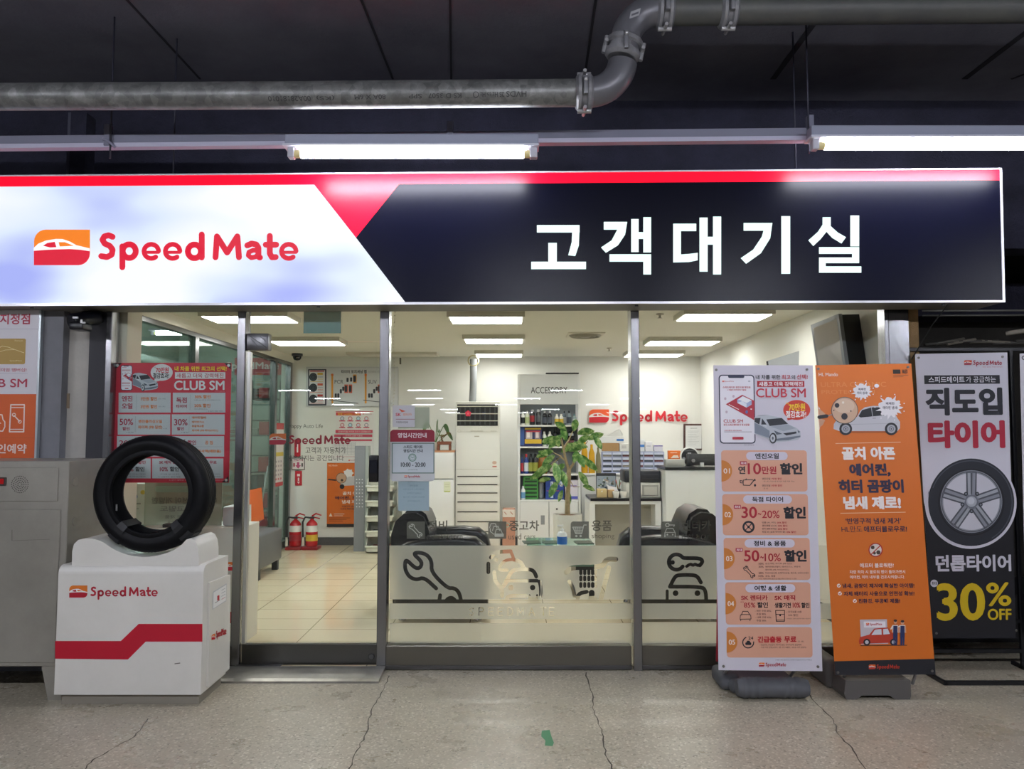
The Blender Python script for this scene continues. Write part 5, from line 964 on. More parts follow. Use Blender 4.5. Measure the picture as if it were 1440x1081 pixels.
m = MB(); m.boxpx(768, 814, 523.8, 525.9, d+.05, d+.3, mat('#2c2d30', .5)); solo(m, 'flat_tray', 'thin dark tray lying on top of the accessory cabinet', 'tray')
def bottle(px, ytop, ysh, w_, cols, label, group, dd=.1, cap=.16):
    dq = d+dd; z0 = Z(ysh, d+.005)+.0005; x = X(px, dq); H = (ysh-ytop)/F*dq; r = w_/2/F*dq; y = dq-5; b0, lb, cp = (mat(c_, .25) for c_ in cols); m = MB()
    m.lathe([(0, 0), (r*.94, 0), (r, .006), (r, H*.62), (r*.85, H*.74), (r*.42, H*(1-cap)), (r*.4, H*(1-cap))], (x, y, z0), b0, 16); m.lathe([(r*1.015, H*.12), (r*1.015, H*.56)], (x, y, z0), lb, 16, caps=False); m.lathe([(r*.46, H*(1-cap)), (r*.46, H*.985), (r*.36, H), (0, H)], (x, y, z0), cp, 14)
    return solo(m, 'bottle', label, 'bottle', group)
def can(px, ytop, ysh, w_, cols, label, group, dd=.1):
    dq = d+dd; z0 = Z(ysh, d+.005)+.0005; x = X(px, dq); H = (ysh-ytop)/F*dq; r = w_/2/F*dq; y = dq-5; b0, lb, cp = (mat(c_, .25) for c_ in cols); m = MB()
    m.lathe([(0, 0), (r, 0), (r, H*.76), (r*.7, H*.83), (r*.7, H*.84)], (x, y, z0), b0, 16); m.lathe([(r*1.015, H*.2), (r*1.015, H*.6)], (x, y, z0), lb, 16, caps=False); m.lathe([(r*.66, H*.84), (r*.62, H*.98), (0, H)], (x, y, z0), cp, 14)
    return solo(m, 'spray_can', label, 'can', group)
G1, G2, G3 = 'cleaner bottles and cans on the top shelf', 'bottles on the second shelf', 'bottles on the third shelf'; s1, s2, s3, s4 = SH
bottle(735.4, 578.5, s1, 5.6, ('#e6e6e2', '#2a2c30', '#e6e6e2'), 'slim white nozzle bottle with a black label, leftmost on the top shelf', G1); bottle(741.4, 577.5, s1, 6.6, ('#dfe3d0', '#c2cf9c', '#dcdcd4'), 'pale green white bottle second from the left on the top shelf', G1)
can(748.6, 575.5, s1, 6.6, ('#26262a', '#a03038', '#c9c9cc'), 'black can with a red label on the top shelf', G1); can(757.2, 575.5, s1, 6.6, ('#2b2c30', '#5c5e64', '#b3b4b8'), 'charcoal can with a grey label on the top shelf', G1)
bottle(766, 577.5, s1, 6.4, ('#1c1e24', '#555a66', '#c5c6c9'), 'black bottle left of its twin in the middle of the top shelf', G1); bottle(773.3, 577.5, s1, 6.2, ('#1c1e24', '#555a66', '#c5c6c9'), 'black bottle right of its twin in the middle of the top shelf', G1)
bottle(783, 582, s1, 6.2, ('#e4e3da', '#d6b64a', '#e9e8e2'), 'white bottle with a yellow label, left of two on the top shelf', G1); bottle(789.4, 582, s1, 6.2, ('#e4e3da', '#d6b64a', '#e9e8e2'), 'white bottle with a yellow label, right of two on the top shelf', G1)
bottle(793.6, 577.5, s1, 5, ('#6d7a84', '#c5cacc', '#1d1f26'), 'grey bottle with a dark cap behind the yellow labelled ones', G1, .2); bottle(800.5, 577.5, s1, 6, ('#7d8a92', '#3b4450', '#1d1f26'), 'grey blue bottle with a dark cap near the right of the top shelf', G1); bottle(807.8, 582, s1, 5.6, ('#a9bcc2', '#dfe6e6', '#7fa0a6'), 'pale blue bottle at the right end of the top shelf', G1)
bottle(765.5, 607, s2, 6.6, ('#dfe2da', '#3e6a3c', '#e6e6e2'), 'white bottle with a green label, left of two on the second shelf', G2); bottle(773.3, 607, s2, 6.8, ('#dfe2da', '#3e6a3c', '#e6e6e2'), 'white bottle with a green label, right of two on the second shelf', G2)
for px, lb in ((781, 'dark bottle left of the black headlamp on the second shelf'), (788, 'dark bottle beside the black headlamp on the second shelf')): bottle(px, 603, s2, 7, ('#1d2024', '#33463a', '#26282c'), lb, G2, .16)
bottle(734.2, 640, s3, 4, ('#2a3a80', '#b33a44', '#2d3550'), 'dark blue bottle leftmost on the third shelf', G3); bottle(740, 639, s3, 6.6, ('#23408e', '#d8dbe6', '#c83a3c'), 'blue bottle with a red cap on the third shelf', G3)
bottle(746.3, 638.5, s3, 6.4, ('#20242a', '#9da04a', '#1c1e22'), 'black bottle with a yellow label, left of two on the third shelf', G3); bottle(752.8, 638.5, s3, 7.4, ('#20242a', '#9da04a', '#1c1e22'), 'black bottle with a yellow label, right of two on the third shelf', G3)
m = MB(); dq = d+.12; z0 = Z(s3, d+.005)+.0005; m.lathe([(0, 0), (.05, 0), (.062, .03), (.066, .12), (.05, .2), (.03, .25), (.03, .28), (0, .28)], (X(763.5, dq), dq-5, z0), mat('#8a5a22', .15), 18); solo(m, 'amber_jar', 'big amber jar on the third shelf beside the black bottles', 'jar')
for px, cc_ in ((776, '#3d3a36'), (783.5, '#6b6e70')): bottle(px, 645, s3, 6, (cc_, '#b5b0a4', '#2a2a2c'), 'small %s bottle behind the tree leaves on the third shelf' % ('brown' if px < 780 else 'grey'), G3)
def carton(px0, px1, y0, ysh, dd, dep, cols, name, label, cat, art=None, dbase=None, group=None, bev=.003):
    dq = (dbase or d)+dd; z0 = Z(ysh, (dbase or d)+.005)+.0005; m = MB(); pm = (y0+ysh)/2; m.box(X(px0, dq, pm), X(px1, dq, pm), dq-5, dq-5+dep, z0, z0+(ysh-y0)/F*dq, mat(cols, .45), bev)
    if art: P = Print((dq-5.0005, 0, 0), m); art(P)
    return solo(m, name, label, cat, group)
def art1(P): P.rect(731.5, 600.5, 737, 626, '#3a5a9c', 1); P.rect(738, 617.5, 761.5, 623.5, '#d8b030', 1); P.rect(738, 601.5, 761, 604, '#c9a93c', 1); P.rect(739.5, 605.5, 748.5, 617, '#b8adb0', 1); P.rect(752, 605.5, 759.5, 617, '#8a7f8c', 1); P.rect(741, 606, 745, 615, '#e6dcdc', 2); P.rect(753.5, 607, 757.5, 615.5, '#d8ccd0', 2); P.rect(739.5, 605.5, 760, 607.5, '#b83a4a', 3)
carton(731.8, 762.2, 600, s2, .06, .15, '#2c2f5c', 'product_box', 'dark blue product box with a yellow stripe on the second shelf', 'box', art1)
m = MB(); dq = d+.07; c_ = at(803, 613, dq); m.ball((c_.x, c_.y, c_.z), (.05, .05, .075), mat('#17181c', .15)); m.box(c_.x-.035, c_.x+.035, c_.y-.05, c_.y+.02, Z(s2, d+.005)+.001, c_.z-.05, mat('#5a1f24', .3), .01, 2); m.boxpx(799.5, 806.5, 609, 612.5, dq-.056, dq-.04, mat('#8f939a', .3)); solo(m, 'black_headlamp', 'rounded black lamp unit on the second shelf over the tree leaves', 'lamp unit')
def art2(P):
    for k_ in range(5): P.rect(737.6, 675.5+k_*5.3, 755, 678.2+k_*5.3, '#1f3a22', 1)
    P.rect(738.5, 672.3, 753.5, 674.3, '#16301a', 1)
carton(735.6, 756.8, 670.5, s4, .09, .05, '#4d9a48', 'green_board', 'bright green price board standing on the fourth shelf', 'board', art2)
bottle(735.6, 684, s4, 6.3, ('#e3e6ea', '#6fa0cc', '#dfe4ea'), 'small white and blue bottle before the green board', 'bottle on the fourth shelf', .04)
for k_, (a, b_, y0, y1) in enumerate(((767.2, 779.8, 687, s4), (780.2, 793.2, 687, s4), (767.2, 779.8, 671, 686.8), (780.2, 793.2, 671, 686.8))):
    def art3(P, a=a, b_=b_, y0=y0, y1=y1): P.rect(a+7, y0+6, b_-2, y1-3, '#cfdaec', 1); P.rect(a+8, y0+7.5, b_-4, y1-5, '#3a62b0', 2); P.line([(a+1.5, y0+3), (a+6, y0+3)], .6, '#c03a3a', 1)
    dq = d+.08; m = MB(); m.box(X(a, dq, 690), X(b_, dq, 690), dq-5, dq-4.85, Z(s4, d+.005)+.0005+(.0 if k_ < 2 else (s4-686.9)/F*dq), Z(s4, d+.005)+((s4-y0)/F*dq), mat('#2a4596', .4), .002); P = Print((dq-5.0005, 0, 0), m); art3(P); solo(m, 'filter_box', ('lower left', 'lower right', 'upper left', 'upper right')[k_]+' blue filter box of four on the fourth shelf', 'box', 'blue filter boxes on the fourth shelf')
def art4(P): P.rect(795, 697.5, 812.5, 701.5, '#5a5ec0', 1); P.rect(797, 682, 811, 684, '#9a8cc0', 1)
carton(795, 812.8, 676, s4, .05, .14, '#dcd6e4', 'tissue_box', 'white and purple box at the right end of the fourth shelf', 'box', art4)
carton(757.5, 765, 680, s4, .14, .1, '#9aa0a4', 'grey_pouch', 'grey pouch between the green board and the blue filter boxes', 'pouch', bev=.02)
# low white counter with the drawer organiser
d2 = 9.5; zc2 = Z(665.5, d2); t = thing('back_counter', 'low white counter against the back wall to the right of the accessory cabinet', 'counter', (X(876, d2), d2-4.8, .012))
m = MB(); m.boxpx(817.5, 940, 668, 785, d2+.02, d2+.5, CW, .004, floor=True); m.build('body', t); m = MB(); m.boxpx(817, 940.5, 665.5, 668, d2, d2+.52, mat('#ebebea', .35), .003); m.build('counter_top', t)
def drawers(px0, px1, cols, label):
    dq = d2+.06; t = thing('drawer_organizer', label, 'organizer', (X((px0+px1)/2, dq), dq-4.9, zc2), 'small drawer organizers on the back counter'); w_ = (px1-px0)/cols; OW = mat('#b6bddf', .4); m = MB(); rh = 7.35
    m.boxpx(px0, px1, 635.3, 664.5, dq+.12, dq+.125, OW)
    for k_ in range(cols+1): m.boxpx(px0+k_*w_-.55, px0+k_*w_+.55, 635.3, 664.5, dq, dq+.12, OW)
    for r_ in range(5): m.boxpx(px0, px1, 635.3+r_*rh-.5, 635.3+r_*rh+.5, dq, dq+.12, OW)
    m.build('shell', t)
    for r_ in range(4):
        for k_ in range(cols):
            x0 = px0+k_*w_+1; x1 = px0+(k_+1)*w_-1; y0 = 635.3+r_*rh+.9; m = MB(); m.boxpx(x0, x1, y0+3.2, y0+rh-1.8, dq+.006, dq+.1, mat(random.choice(['#5c6270', '#6d7079', '#8b8f98', '#7a4a4e', '#4a4f5c', '#a39a8c']), .3), .002); q = m.build('drawer', t)
            m = MB(); m.boxpx(x0, x1, y0, y0+2.9, dq-.006, dq+.006, mat('#d9def2', .3)); m.build('label_strip', q)
drawers(847.3, 888.6, 3, 'drawer organizer left of the mullion, with small parts'); drawers(891.2, 933.8, 3, 'drawer organizer right of the mullion, with small parts')
zo = 635
def onorg(px0, px1, y0, ysh, dd, dep, col, name, label, cat, art=None, bev=.003): return carton(px0, px1, y0, ysh, dd, dep, col, name, label, cat, art, d2+.06, None, bev)
onorg(847.5, 870.5, 623, 634.3, .01, .12, '#b08a5c', 'cardboard_box', 'brown cardboard box on the left drawer organizer', 'box')
onorg(871.5, 889, 623.5, 634.3, .01, .12, '#e2e0dc', 'white_carton', 'white carton beside the brown cardboard box', 'box', lambda P: P.rect(874, 626, 881, 630.5, '#c5c3c2', 1))
onorg(841, 878, 613.5, 622.2, .0, .14, '#e4e4e4', 'long_carton', 'long white carton with a blue label lying on the brown box', 'box', lambda P: P.rect(867, 617, 877, 620, '#3a78c8', 1))
m = MB(); c_ = at(862, 613.4, d2+.1); m.prism([(c_.x-.09, c_.y-.04, c_.z+.003), (c_.x+.11, c_.y-.04, c_.z+.003), (c_.x+.12, c_.y-.04, c_.z+.03), (c_.x+.08, c_.y-.02, c_.z+.09), (c_.x+.02, c_.y-.03, c_.z+.06)], (0, .07, 0), mat('#cfcfcc', .35)); solo(m, 'plastic_bag', 'crumpled translucent plastic bag on the long white carton', 'bag')
onorg(899, 906.5, 618, 634.3, .02, .1, '#dfe2e6', 'small_carton', 'small white and blue carton beside the mullion', 'box', lambda P: P.rect(900, 625, 906, 628.5, '#3a78c8', 1))
onorg(907.5, 917.5, 621, 634.3, .0, .1, '#e6e4ea', 'tall_carton', 'tall pale carton with small print on the right organizer', 'box', lambda P: P.line([(909.5, 627), (915, 627)], .7, '#8a86a8', 1))
onorg(920, 932, 626, 634.3, .0, .1, '#d9d6e4', 'purple_carton', 'white carton with a purple top on the right organizer', 'box', lambda P: P.rect(920, 626, 932, 627.5, '#6a5aa0', 1))
for k_, (px, w_, h_) in enumerate(((821.8, 9, 44), (831.8, 9, 40), (841, 7, 36))):
    dq = d2+.08; x = X(px, dq); r = w_/2/F*dq; H = h_/F*dq; m = MB(); m.lathe([(0, 0), (r, 0), (r*1.05, H*.3), (r*.9, H*.7), (r*.4, H*.86), (r*.4, H)], (x, dq-5, zc2+.0005), (m_see('yellow_bag', '#d8a830', .85) if k_ < 2 else m_see('olive_bag', '#8f8a66', .8)), 14); solo(m, 'refill_pouch', ('yellow refill pouch next to the accessory cabinet', 'second yellow refill pouch from the accessory cabinet', 'olive refill pouch beside the drawer organizer')[k_], 'pouch')
# desk with black top
d3 = 8.8; zd = Z(700.5, d3); t = thing('desk', 'white desk with a black top holding the printer and cups', 'desk', (X(884, d3), d3-4.7, .012))
m = MB(); m.boxpx(830.5, 930, 700.5, 704.3, d3, d3+.6, mat('#17181d', .3), .003); m.build('desk_top', t)
m = MB(); m.boxpx(829, 930, 704.5, 709, d3+.01, d3+.58, CW); m.build('apron', t)
for a, b_ in ((829, 837), (922, 930)): m = MB(); m.boxpx(a, b_, 709, 795, d3+.01, d3+.58, CW, floor=True); m.build('side_panel', t)
m = MB(); m.boxpx(837.2, 921.8, 709, 795, d3+.3, d3+.32, mat('#a8a59b', .6), floor=True); m.build('modesty_panel', t)
def ondesk(px0, px1, y0, dd, dep, col, name, label, cat, art=None, bev=.004, par=None):
    dq = d3+dd; pm = (y0+700)/2; m = MB(); m.box(X(px0, dq, pm), X(px1, dq, pm), dq-5, dq-5+dep, zd+.0005, zd+(700.3-y0)/F*dq, mat(col, .45), bev)
    if art: P = Print((dq-5.0005, 0, 0), m); art(P)
    return solo(m, name, label, cat)
rk = random.Random(5)
def artc(P):
    P.rect(839, 669, 865.5, 699, '#9aa6b2', 1)
    for i in range(60): x = rk.uniform(840, 862); y = rk.uniform(670, 694); P.rect(x, y, x+rk.uniform(1.5, 4), y+rk.uniform(1, 3.5), rk.choice(['#c9ccd0', '#6d7a8c', '#3e4a58', '#b09a80', '#8da0b4', '#5c6a50', '#d8d6d2']), 2+i % 3)
ondesk(838.3, 866.5, 668.3, .3, .02, '#2b2d33', 'desk_calendar', 'desk calendar with a city photograph on the black desk', 'calendar', artc)
ondesk(840, 853.5, 688.3, .08, .1, '#d8bf8a', 'tissue_box', 'yellow tissue box on the black desk before the calendar', 'box', lambda P: P.poly([(845, 690), (848, 689.5), (846.5, 692.5)], '#f0eeea', 1))
t = thing('tissue_holder', 'brown holder with a white paper tissue sticking out on the desk', 'tissue holder', (X(858, d3+.1), d3-4.9, zd)); m = MB(); dq = d3+.08; m.box(X(854.2, dq), X(863, dq), dq-5, dq-4.92, zd+.0005, zd+.09, mat('#c7a678', .5), .003); m.build('holder', t); m = MB(); a = at(853.5, 681, dq+.04); m.prism([(a.x, a.y, a.z), (a.x+.035, a.y, a.z-.02), (a.x+.11, a.y, a.z-.035), (a.x+.13, a.y, zd+.075), (a.x+.02, a.y, zd+.075)], (0, .01, 0), mat('#eceaf0', .6)); m.build('tissue', t)
for px, lb in ((865.5, 'white cup beside the tissue holder on the desk'), (876, 'white cup beside the printer on the desk')):
    dq = d3+.05; x = X(px, dq); m = MB(); m.lathe([(0, .0005), (.03, .0005), (.04, .05), (.041, .075), (.036, .075), (.034, .02), (0, .02)], (x, dq-5, zd), mat('#e8e6e2', .25), 20); solo(m, 'cup', lb, 'cup', 'white cups on the desk')
t = thing('pencil_plant', 'small dark pot of green and red sticks behind the cups', 'pot', (X(868, d3+.25), d3-4.75, zd)); x, y = X(868, d3+.25), d3-4.75; m = MB(); m.lathe([(0, .001), (.03, .001), (.034, .09), (0, .09)], (x, y, zd), mat('#3a3a3c', .4), 14); m.build('pot', t)
for k_ in range(6): m = MB(); m.tube([(x+rn.uniform(-.015, .015), y, zd+.08), (x+rn.uniform(-.035, .035), y, zd+rn.uniform(.16, .2))], .004, mat(('#4f7f3f', '#a04038')[k_ % 2], .5), 6); m.build('stick', t)
t = thing('printer', 'black and white laser printer on the desk by the mullion', 'printer', (X(908, d3+.1), d3-4.8, zd)); dq = d3+.06
m = MB(); m.boxpx(880, 928.5, 678.5, 699.8, dq, dq+.36, mat('#d5d3cd', .4), .008, 2); b_ = m.build('body', t); m = MB(); m.boxpx(878.5, 929, 661.5, 678.3, dq-.01, dq+.38, mat('#23252e', .35), .015, 2); m.build('scanner_lid', t)
m = MB(); m.boxpx(903, 926, 681.5, 697, dq-.003, dq+.01, mat('#9d9c97', .4), .003); m.build('paper_tray', b_); m = MB(); m.boxpx(906, 924, 684.5, 696, dq-.006, dq-.002, mat('#bfbdb7', .4)); m.build('output_slot', b_)
for y in (667, 672): m = MB(); m.boxpx(903, 927, y, y+.6, dq-.013, dq-.009, mat('#3d404c', .4)); m.build('seam', t)
# reception counter
d4 = 8.6; zr = Z(656.5, d4); t = thing('reception_counter', 'tall white reception counter with a black top behind the right armchair', 'counter', (X(985, d4), d4-4.7, .012))
m = MB(); m.boxpx(936.5, 1034, 661, 800, d4+.02, d4+.5, mat('#dfe2e3', .35), .003, floor=True); m.build('front_panel', t); m = MB(); m.boxpx(935.5, 1035, 656.5, 660.8, d4, d4+.52, mat('#17181d', .25), .003); m.build('counter_top', t)
def oncnt(px0, px1, y0, dd, dep, col, rough=.4, bev=.006): dq = d4+dd; m = MB(); pm = (y0+656)/2; m.box(X(px0, dq, pm), X(px1, dq, pm), dq-5, dq-5+dep, zr+.0005, zr+(656.3-y0)/F*dq, mat(col, rough), bev, 2); return m
solo(oncnt(936.5, 963, 646, .05, .12, '#a4a49f'), 'grey_tray', 'flat grey device on the left end of the reception counter', 'device')
t = thing('monitor', 'black monitor seen from behind on the reception counter', 'monitor', (X(990, d4+.1), d4-4.8, zr)); m = MB(); m.boxpx(966, 1012, 638, 654.5, d4+.09, d4+.13, mat('#26272b', .4), .006, 2); m.build('housing', t); m = MB(); m.lathe([(.02, -.006), (.02, 0)], at(975, 647.5, d4+.089), mat('#8e9094', .3, .8), 18, 'y'); m.build('logo_disc', t); m = MB(); m.boxpx(985.5, 990, 650.5, 656.3, d4+.05, d4+.12, mat('#c9cacc', .4), .002); m.build('stand', t); m = MB(); m.boxpx(984, 1000, 646, 646.8, d4+.086, d4+.092, mat('#3b3c42', .4)); m.build('seam', t)
dq = d4+.28; m = MB(); m.boxpx(940, 957, 633.5, 646, dq, dq+.06, mat('#dd6f22', .4), .003); m.boxpx(940, 957, 646, 655.6, dq, dq+.06, mat('#8f8f8c', .4)); P = Print((dq-5.001, 0, 0), m); P.poly([(943, 644), (947, 640), (953, 640), (955, 644)], '#efe0d4', 1); P.line([(943, 636.5), (952, 636.5)], .8, '#f0dccb', 1); solo(m, 'orange_box', 'small orange box with a white picture behind the grey device', 'box')
t = thing('round_mirror', 'round black dial in a white ring standing behind the monitor', 'dial', at(970, 656, d4+.3)); c_ = at(970, 642, d4+.26); m = MB(); m.lathe([(.112, 0), (.112, .03), (.098, .03)], c_, mat('#e6e6e4', .3), 36, 'y', caps=False); m.lathe([(.112, 0), (.096, 0)], c_, mat('#e6e6e4', .3), 36, 'y', caps=False); m.build('ring', t); m = MB(); m.lathe([(.097, .005), (0, .005)], c_, mat('#26282c', .3), 36, 'y', caps=False); P = Print((c_.y+.004, 0, 0), m); P.ell(961.5, 645, 2.5, 2.5, '#8b8d92', 1, 16); P.rect(967, 636, 972, 638.5, '#9a9ca0', 1); P.line([(960, 634), (976, 633)], .8, '#6d6f74', 1); m.build('face', t); m = MB(); m.box(c_.x-.06, c_.x+.06, c_.y, c_.y+.05, zr+.0005, c_.z-.09, mat('#d8d8d6', .3)); m.build('foot', t)
# certificate, wall logo
t = thing('framed_certificate', 'certificate in a dark brown frame on the back wall at the right', 'frame', at(975, 633, WB-.01)); P = wallP(WB-.02); P.sheet([(961.3, 595.8), (989, 595.8), (989, 633), (961.3, 633)], mat('#4a2c28', .4), .018); P.mb.build('frame', t); P = wallP(WB-.021); P.rect(964, 598.3, 986.5, 630.5, '#dcdcdc', 1); P.line([(971, 602), (980, 602)], .7, '#8d8d92', 2)
for k_ in range(9): P.line([(967, 606+k_*2.4), (983-(k_ % 3)*2, 606+k_*2.4)], .35, '#a5a7ac', 2)
P.mb.build('document', t)
t = thing('wall_logo', 'red raised shop lettering and emblem on the back wall', 'sign', at(898, 597, WB)); P = wallP(WB-.018); P.emblem(828.5, 575.5, 856.5, 594, '#e2592a', '#c8202e', '#e6e2dc', 1); P.mb.build('emblem', t)
for k_ in range(9): P = wallP(WB-.018); P.brand(860.5, 576.5, 967.5, 598.5, '#c8202e', 1, 24, (k_,)); P.mb.build('red_letter', t)
# ---- armchairs
def armchair(xb, sgn_, label):
    """xb: x of the outer back; sgn_ +1 faces right"""
    y0, y1 = 1.14, 1.92; t = thing('armchair', label, 'armchair', (xb+sgn_*.39, 1.53, .012), 'black leather armchairs facing each other')
    B = lambda a, b_, *r, **k_: (min(xb+sgn_*a, xb+sgn_*b_), max(xb+sgn_*a, xb+sgn_*b_))
    m = MB(); a, b_ = B(.05, .74); m.box(a, b_, y0+.1, y1-.1, .16, .32, LEATH, .04, 3); m.build('base', t)
    m = MB(); a, b_ = B(.2, .77); m.box(a, b_, y0+.16, y1-.16, .31, .47, LEATH, .06, 4); m.build('seat_cushion', t)
    m = MB(); pr = [(.02, .14), (.0, .4), (.0, .68), (.035, .79), (.1, .85), (.19, .86), (.26, .82), (.30, .73), (.32, .6), (.33, .45), (.33, .14)]; q = [(xb+sgn_*x, z) for x, z in pr]; m.prism([(x, y0+.08, z) for x, z in q], (0, y1-y0-.16, 0), LEATH, True); m.build('backrest', t)
    m = MB(); pr = [(.06, .80), (.12, .875), (.2, .885), (.27, .84), (.31, .75), (.25, .72)]; m.prism([(xb+sgn_*x, y0+.16, z) for x, z in pr], (0, y1-y0-.32, 0), LEATH, True); m.build('head_cushion', t)
    for ya in (y0, y1-.17):
        m = MB(); pr = [(.04, .13), (.02, .5), (.05, .59), (.14, .64), (.3, .675), (.55, .68), (.68, .665), (.76, .60), (.785, .5), (.78, .13)]; b = bmesh.new(); vs = [b.verts.new((xb+sgn_*x, ya, z)) for x, z in pr]; f = b.faces.new(vs); ex = bmesh.ops.extrude_face_region(b, geom=[f]); bmesh.ops.translate(b, vec=(0, .17, 0), verts=[v for v in ex['geom'] if isinstance(v, bmesh.types.BMVert)])
        bmesh.ops.recalc_face_normals(b, faces=b.faces[:]); ed = [e for e in b.edges if abs(e.verts[0].co.y-e.verts[1].co.y) < 1e-5]; bmesh.ops.bevel(b, geom=ed, offset=.04, segments=3, affect='EDGES', profile=.5); m.bm(b, LEATH, True); m.build('armrest', t)
    for xx in (.1, .7):
        for yy in (y0+.07, y1-.07): m = MB(); m.lathe([(.028, 0), (.032, .01), (.018, .04), (.016, .14)], (xb+sgn_*xx, yy, .012), mat('#c9c9cc', .12, 1), 16); m.build('foot', t)
    return t
armchair(X(552, 6.25), 1, 'left black leather armchair, under the shop hours sign'); armchair(X(1016, 6.25), -1, 'right black leather armchair, before the white reception counter')
# table, sanitizer
t = thing('coffee_table', 'low table with a green glass top on two black blocks between the armchairs', 'table', (X(790, 7.3), 2.35, .012)); tx0, tx1 = X(741, 7.1), X(838, 7.1)
m = MB(); m.box(tx0, tx1, 2.05, 2.75, .44, .455, mat('#7fa592', .06, spec=.8), .004); m.build('glass_top', t); m = MB(); m.box(tx0+.03, tx1-.03, 2.1, 2.7, .28, .30, mat('#5f7d70', .2)); m.build('lower_shelf', t)
for a, b_ in ((tx0+.02, tx0+.12), (tx1-.19, tx1-.02)): m = MB(); m.box(a, b_, 2.12, 2.68, .012, .44, mat('#131418', .35), .004); m.build('block_leg', t)
for px, c_, lb in ((747, '#2d4438', 'dark green magazine on the glass table, left'), (775, '#3c5a4a', 'green leaflet on the glass table, middle'), (820, '#26382f', 'dark leaflet on the glass table, right end')): m = MB(); x = X(px, 7.4); m.box(x-.08, x+.08, 2.3, 2.5, .4556, .462, mat(c_, .3), rz=.1); solo(m, 'leaflet', lb, 'leaflet')
x, y = X(790, 7.15), 2.17; t = thing('sanitizer_bottle', 'white pump bottle with a blue label on the green glass table', 'bottle', (x, y, .4555)); m = MB(); m.lathe([(0, .4557), (.045, .4557), (.047, .465), (.047, .56), (.035, .585), (.018, .59)], (x, y, 0), mat('#e2e6ea', .25), 20); m.build('body', t); m = MB(); m.lathe([(.0475, .475), (.0475, .545)], (x, y, 0), mat('#2f6cc0', .3), 20, caps=False); m.build('label', t); m = MB(); m.lathe([(.018, .59), (.018, .61), (.006, .612), (.006, .635)], (x, y, 0), mat('#eceef0', .3), 14); m.box(x-.045, x+.015, y-.009, y+.009, .633, .648, mat('#eceef0', .3), .004, 2); m.build('pump', t)
# pink tower box
d = 9.0; m = MB(); m.boxpx(706.5, 724.5, 716, 795, d, d+.2, mat('#b98570', .5), .006, floor=True); P = Print((d-5.001, 0, 0), m); P.rect(707, 716.5, 724, 727, '#dcd3cc', 1); P.line([(709.5, 720), (712, 723)], 1, '#a8604c', 2); P.line([(718, 719.5), (721, 723)], 1, '#a8604c', 2); P.ring(713.5, 738, 3.4, 3.4, .9, '#8cc3b4', 2, 20); solo(m, 'carton_tower', 'tall pinkish carton standing beside the air conditioner', 'box')
# tree
x, y = X(797.5, 8.3), 3.3; rt = random.Random(11); t = thing('rubber_tree', 'rubber plant tree with broad leaves in a white round pot', 'potted tree', (x, y, .012))
m = MB(); z1 = Z(722.5, 8.3); m.lathe([(0, .012), (.13, .012), (.145, .03), (.155, z1-.02), (.158, z1), (.145, z1), (.14, z1-.03), (0, z1-.03)], (x, y, 0), mat('#e0dfdb', .35), 32); m.build('pot', t); m = MB(); m.lathe([(.142, z1-.03), (.1, z1-.012), (0, z1-.008)], (x, y, 0), m_rough('bark_chips', '#5a4030', '#94704e', 60, .9, .8, .02), 24, caps=False); m.build('bark_mulch', t)
TRK_ = m_rough('tree_bark', '#8d7a5c', '#b09c78', 30, .8, .4, .01); pz = lambda px, py: at(px, py, 8.3)
m = MB(); base = Vector((x, y, z1-.03)); brs = []
m.tube([base, pz(798, 700), pz(799.5, 675), pz(800, 660)], [.03, .026, .025, .024], TRK_, 12); fork = pz(800, 661)
for pts, r in (([fork, pz(795, 645), pz(792, 628), pz(788, 612)], .018), ([fork, pz(806, 652), pz(809, 640), pz(812, 622)], .016), ([pz(796, 648), pz(786, 640), pz(778, 636)], .01), ([pz(793, 630), pz(800, 618), pz(806, 606)], .011), ([pz(799, 670), pz(806, 684), pz(815, 684)], .006), ([pz(799, 672), pz(790, 682), pz(778, 678)], .006), ([pz(809, 640), pz(818, 632), pz(826, 620)], .008), ([pz(790, 640), pz(775, 655), pz(762, 666)], .006)):
    q = [p+Vector((0, rt.uniform(-.06, .06) if i else 0, 0)) for i, p in enumerate(pts)]; m.tube(q, [r*(1-.5*i/(len(q)-1)) for i in range(len(q))], TRK_, 9); brs.append(q[-1])
m.build('trunk', t); m = MB()
for px, py, dx, dy, l in ((790, 612, -.6, -.5, 22), (806, 606, .1, .9, 20), (812, 610, .9, .3, 24), (826, 618, .9, .5, 22), (833, 612, .5, -.8, 18), (788, 618, -.9, .0, 24), (778, 634, -.9, -.2, 22), (780, 640, -.7, -.5, 20), (776, 655, -.9, -.35, 26), (766, 664, -.95, -.4, 20), (790, 636, .5, .4, 22), (800, 634, .7, .4, 24), (808, 636, .5, -.7, 22), (815, 640, .7, -.6, 20), (820, 646, .8, -.5, 22), (815, 664, .5, -.7, 20), (818, 682, .9, -.2, 16), (798, 690, .2, -.9, 16), (792, 690, -.4, -.9, 14), (783, 676, -.5, -.8, 20), (775, 674, -.9, .0, 18), (788, 660, .3, -.9, 20), (797, 620, -.2, .7, 20), (802, 625, .8, .0, 22), (785, 628, -.3, .8, 20), (783, 664, .5, .7, 18), (812, 624, .7, .6, 20), (770, 640, -.7, .4, 14), (806, 650, .2, .9, 18), (795, 606, -.6, .6, 20), (779, 650, .2, -.9, 24)):
    p = pz(px, py)+Vector((0, rt.uniform(-.14, .1), 0)); q = Vector((dx, rt.uniform(-.6, .15), dy)).normalized(); leaf1(m, p, q, l*1.15/F*8.3, .44, .12, LEAF)
m.build('foliage', t)
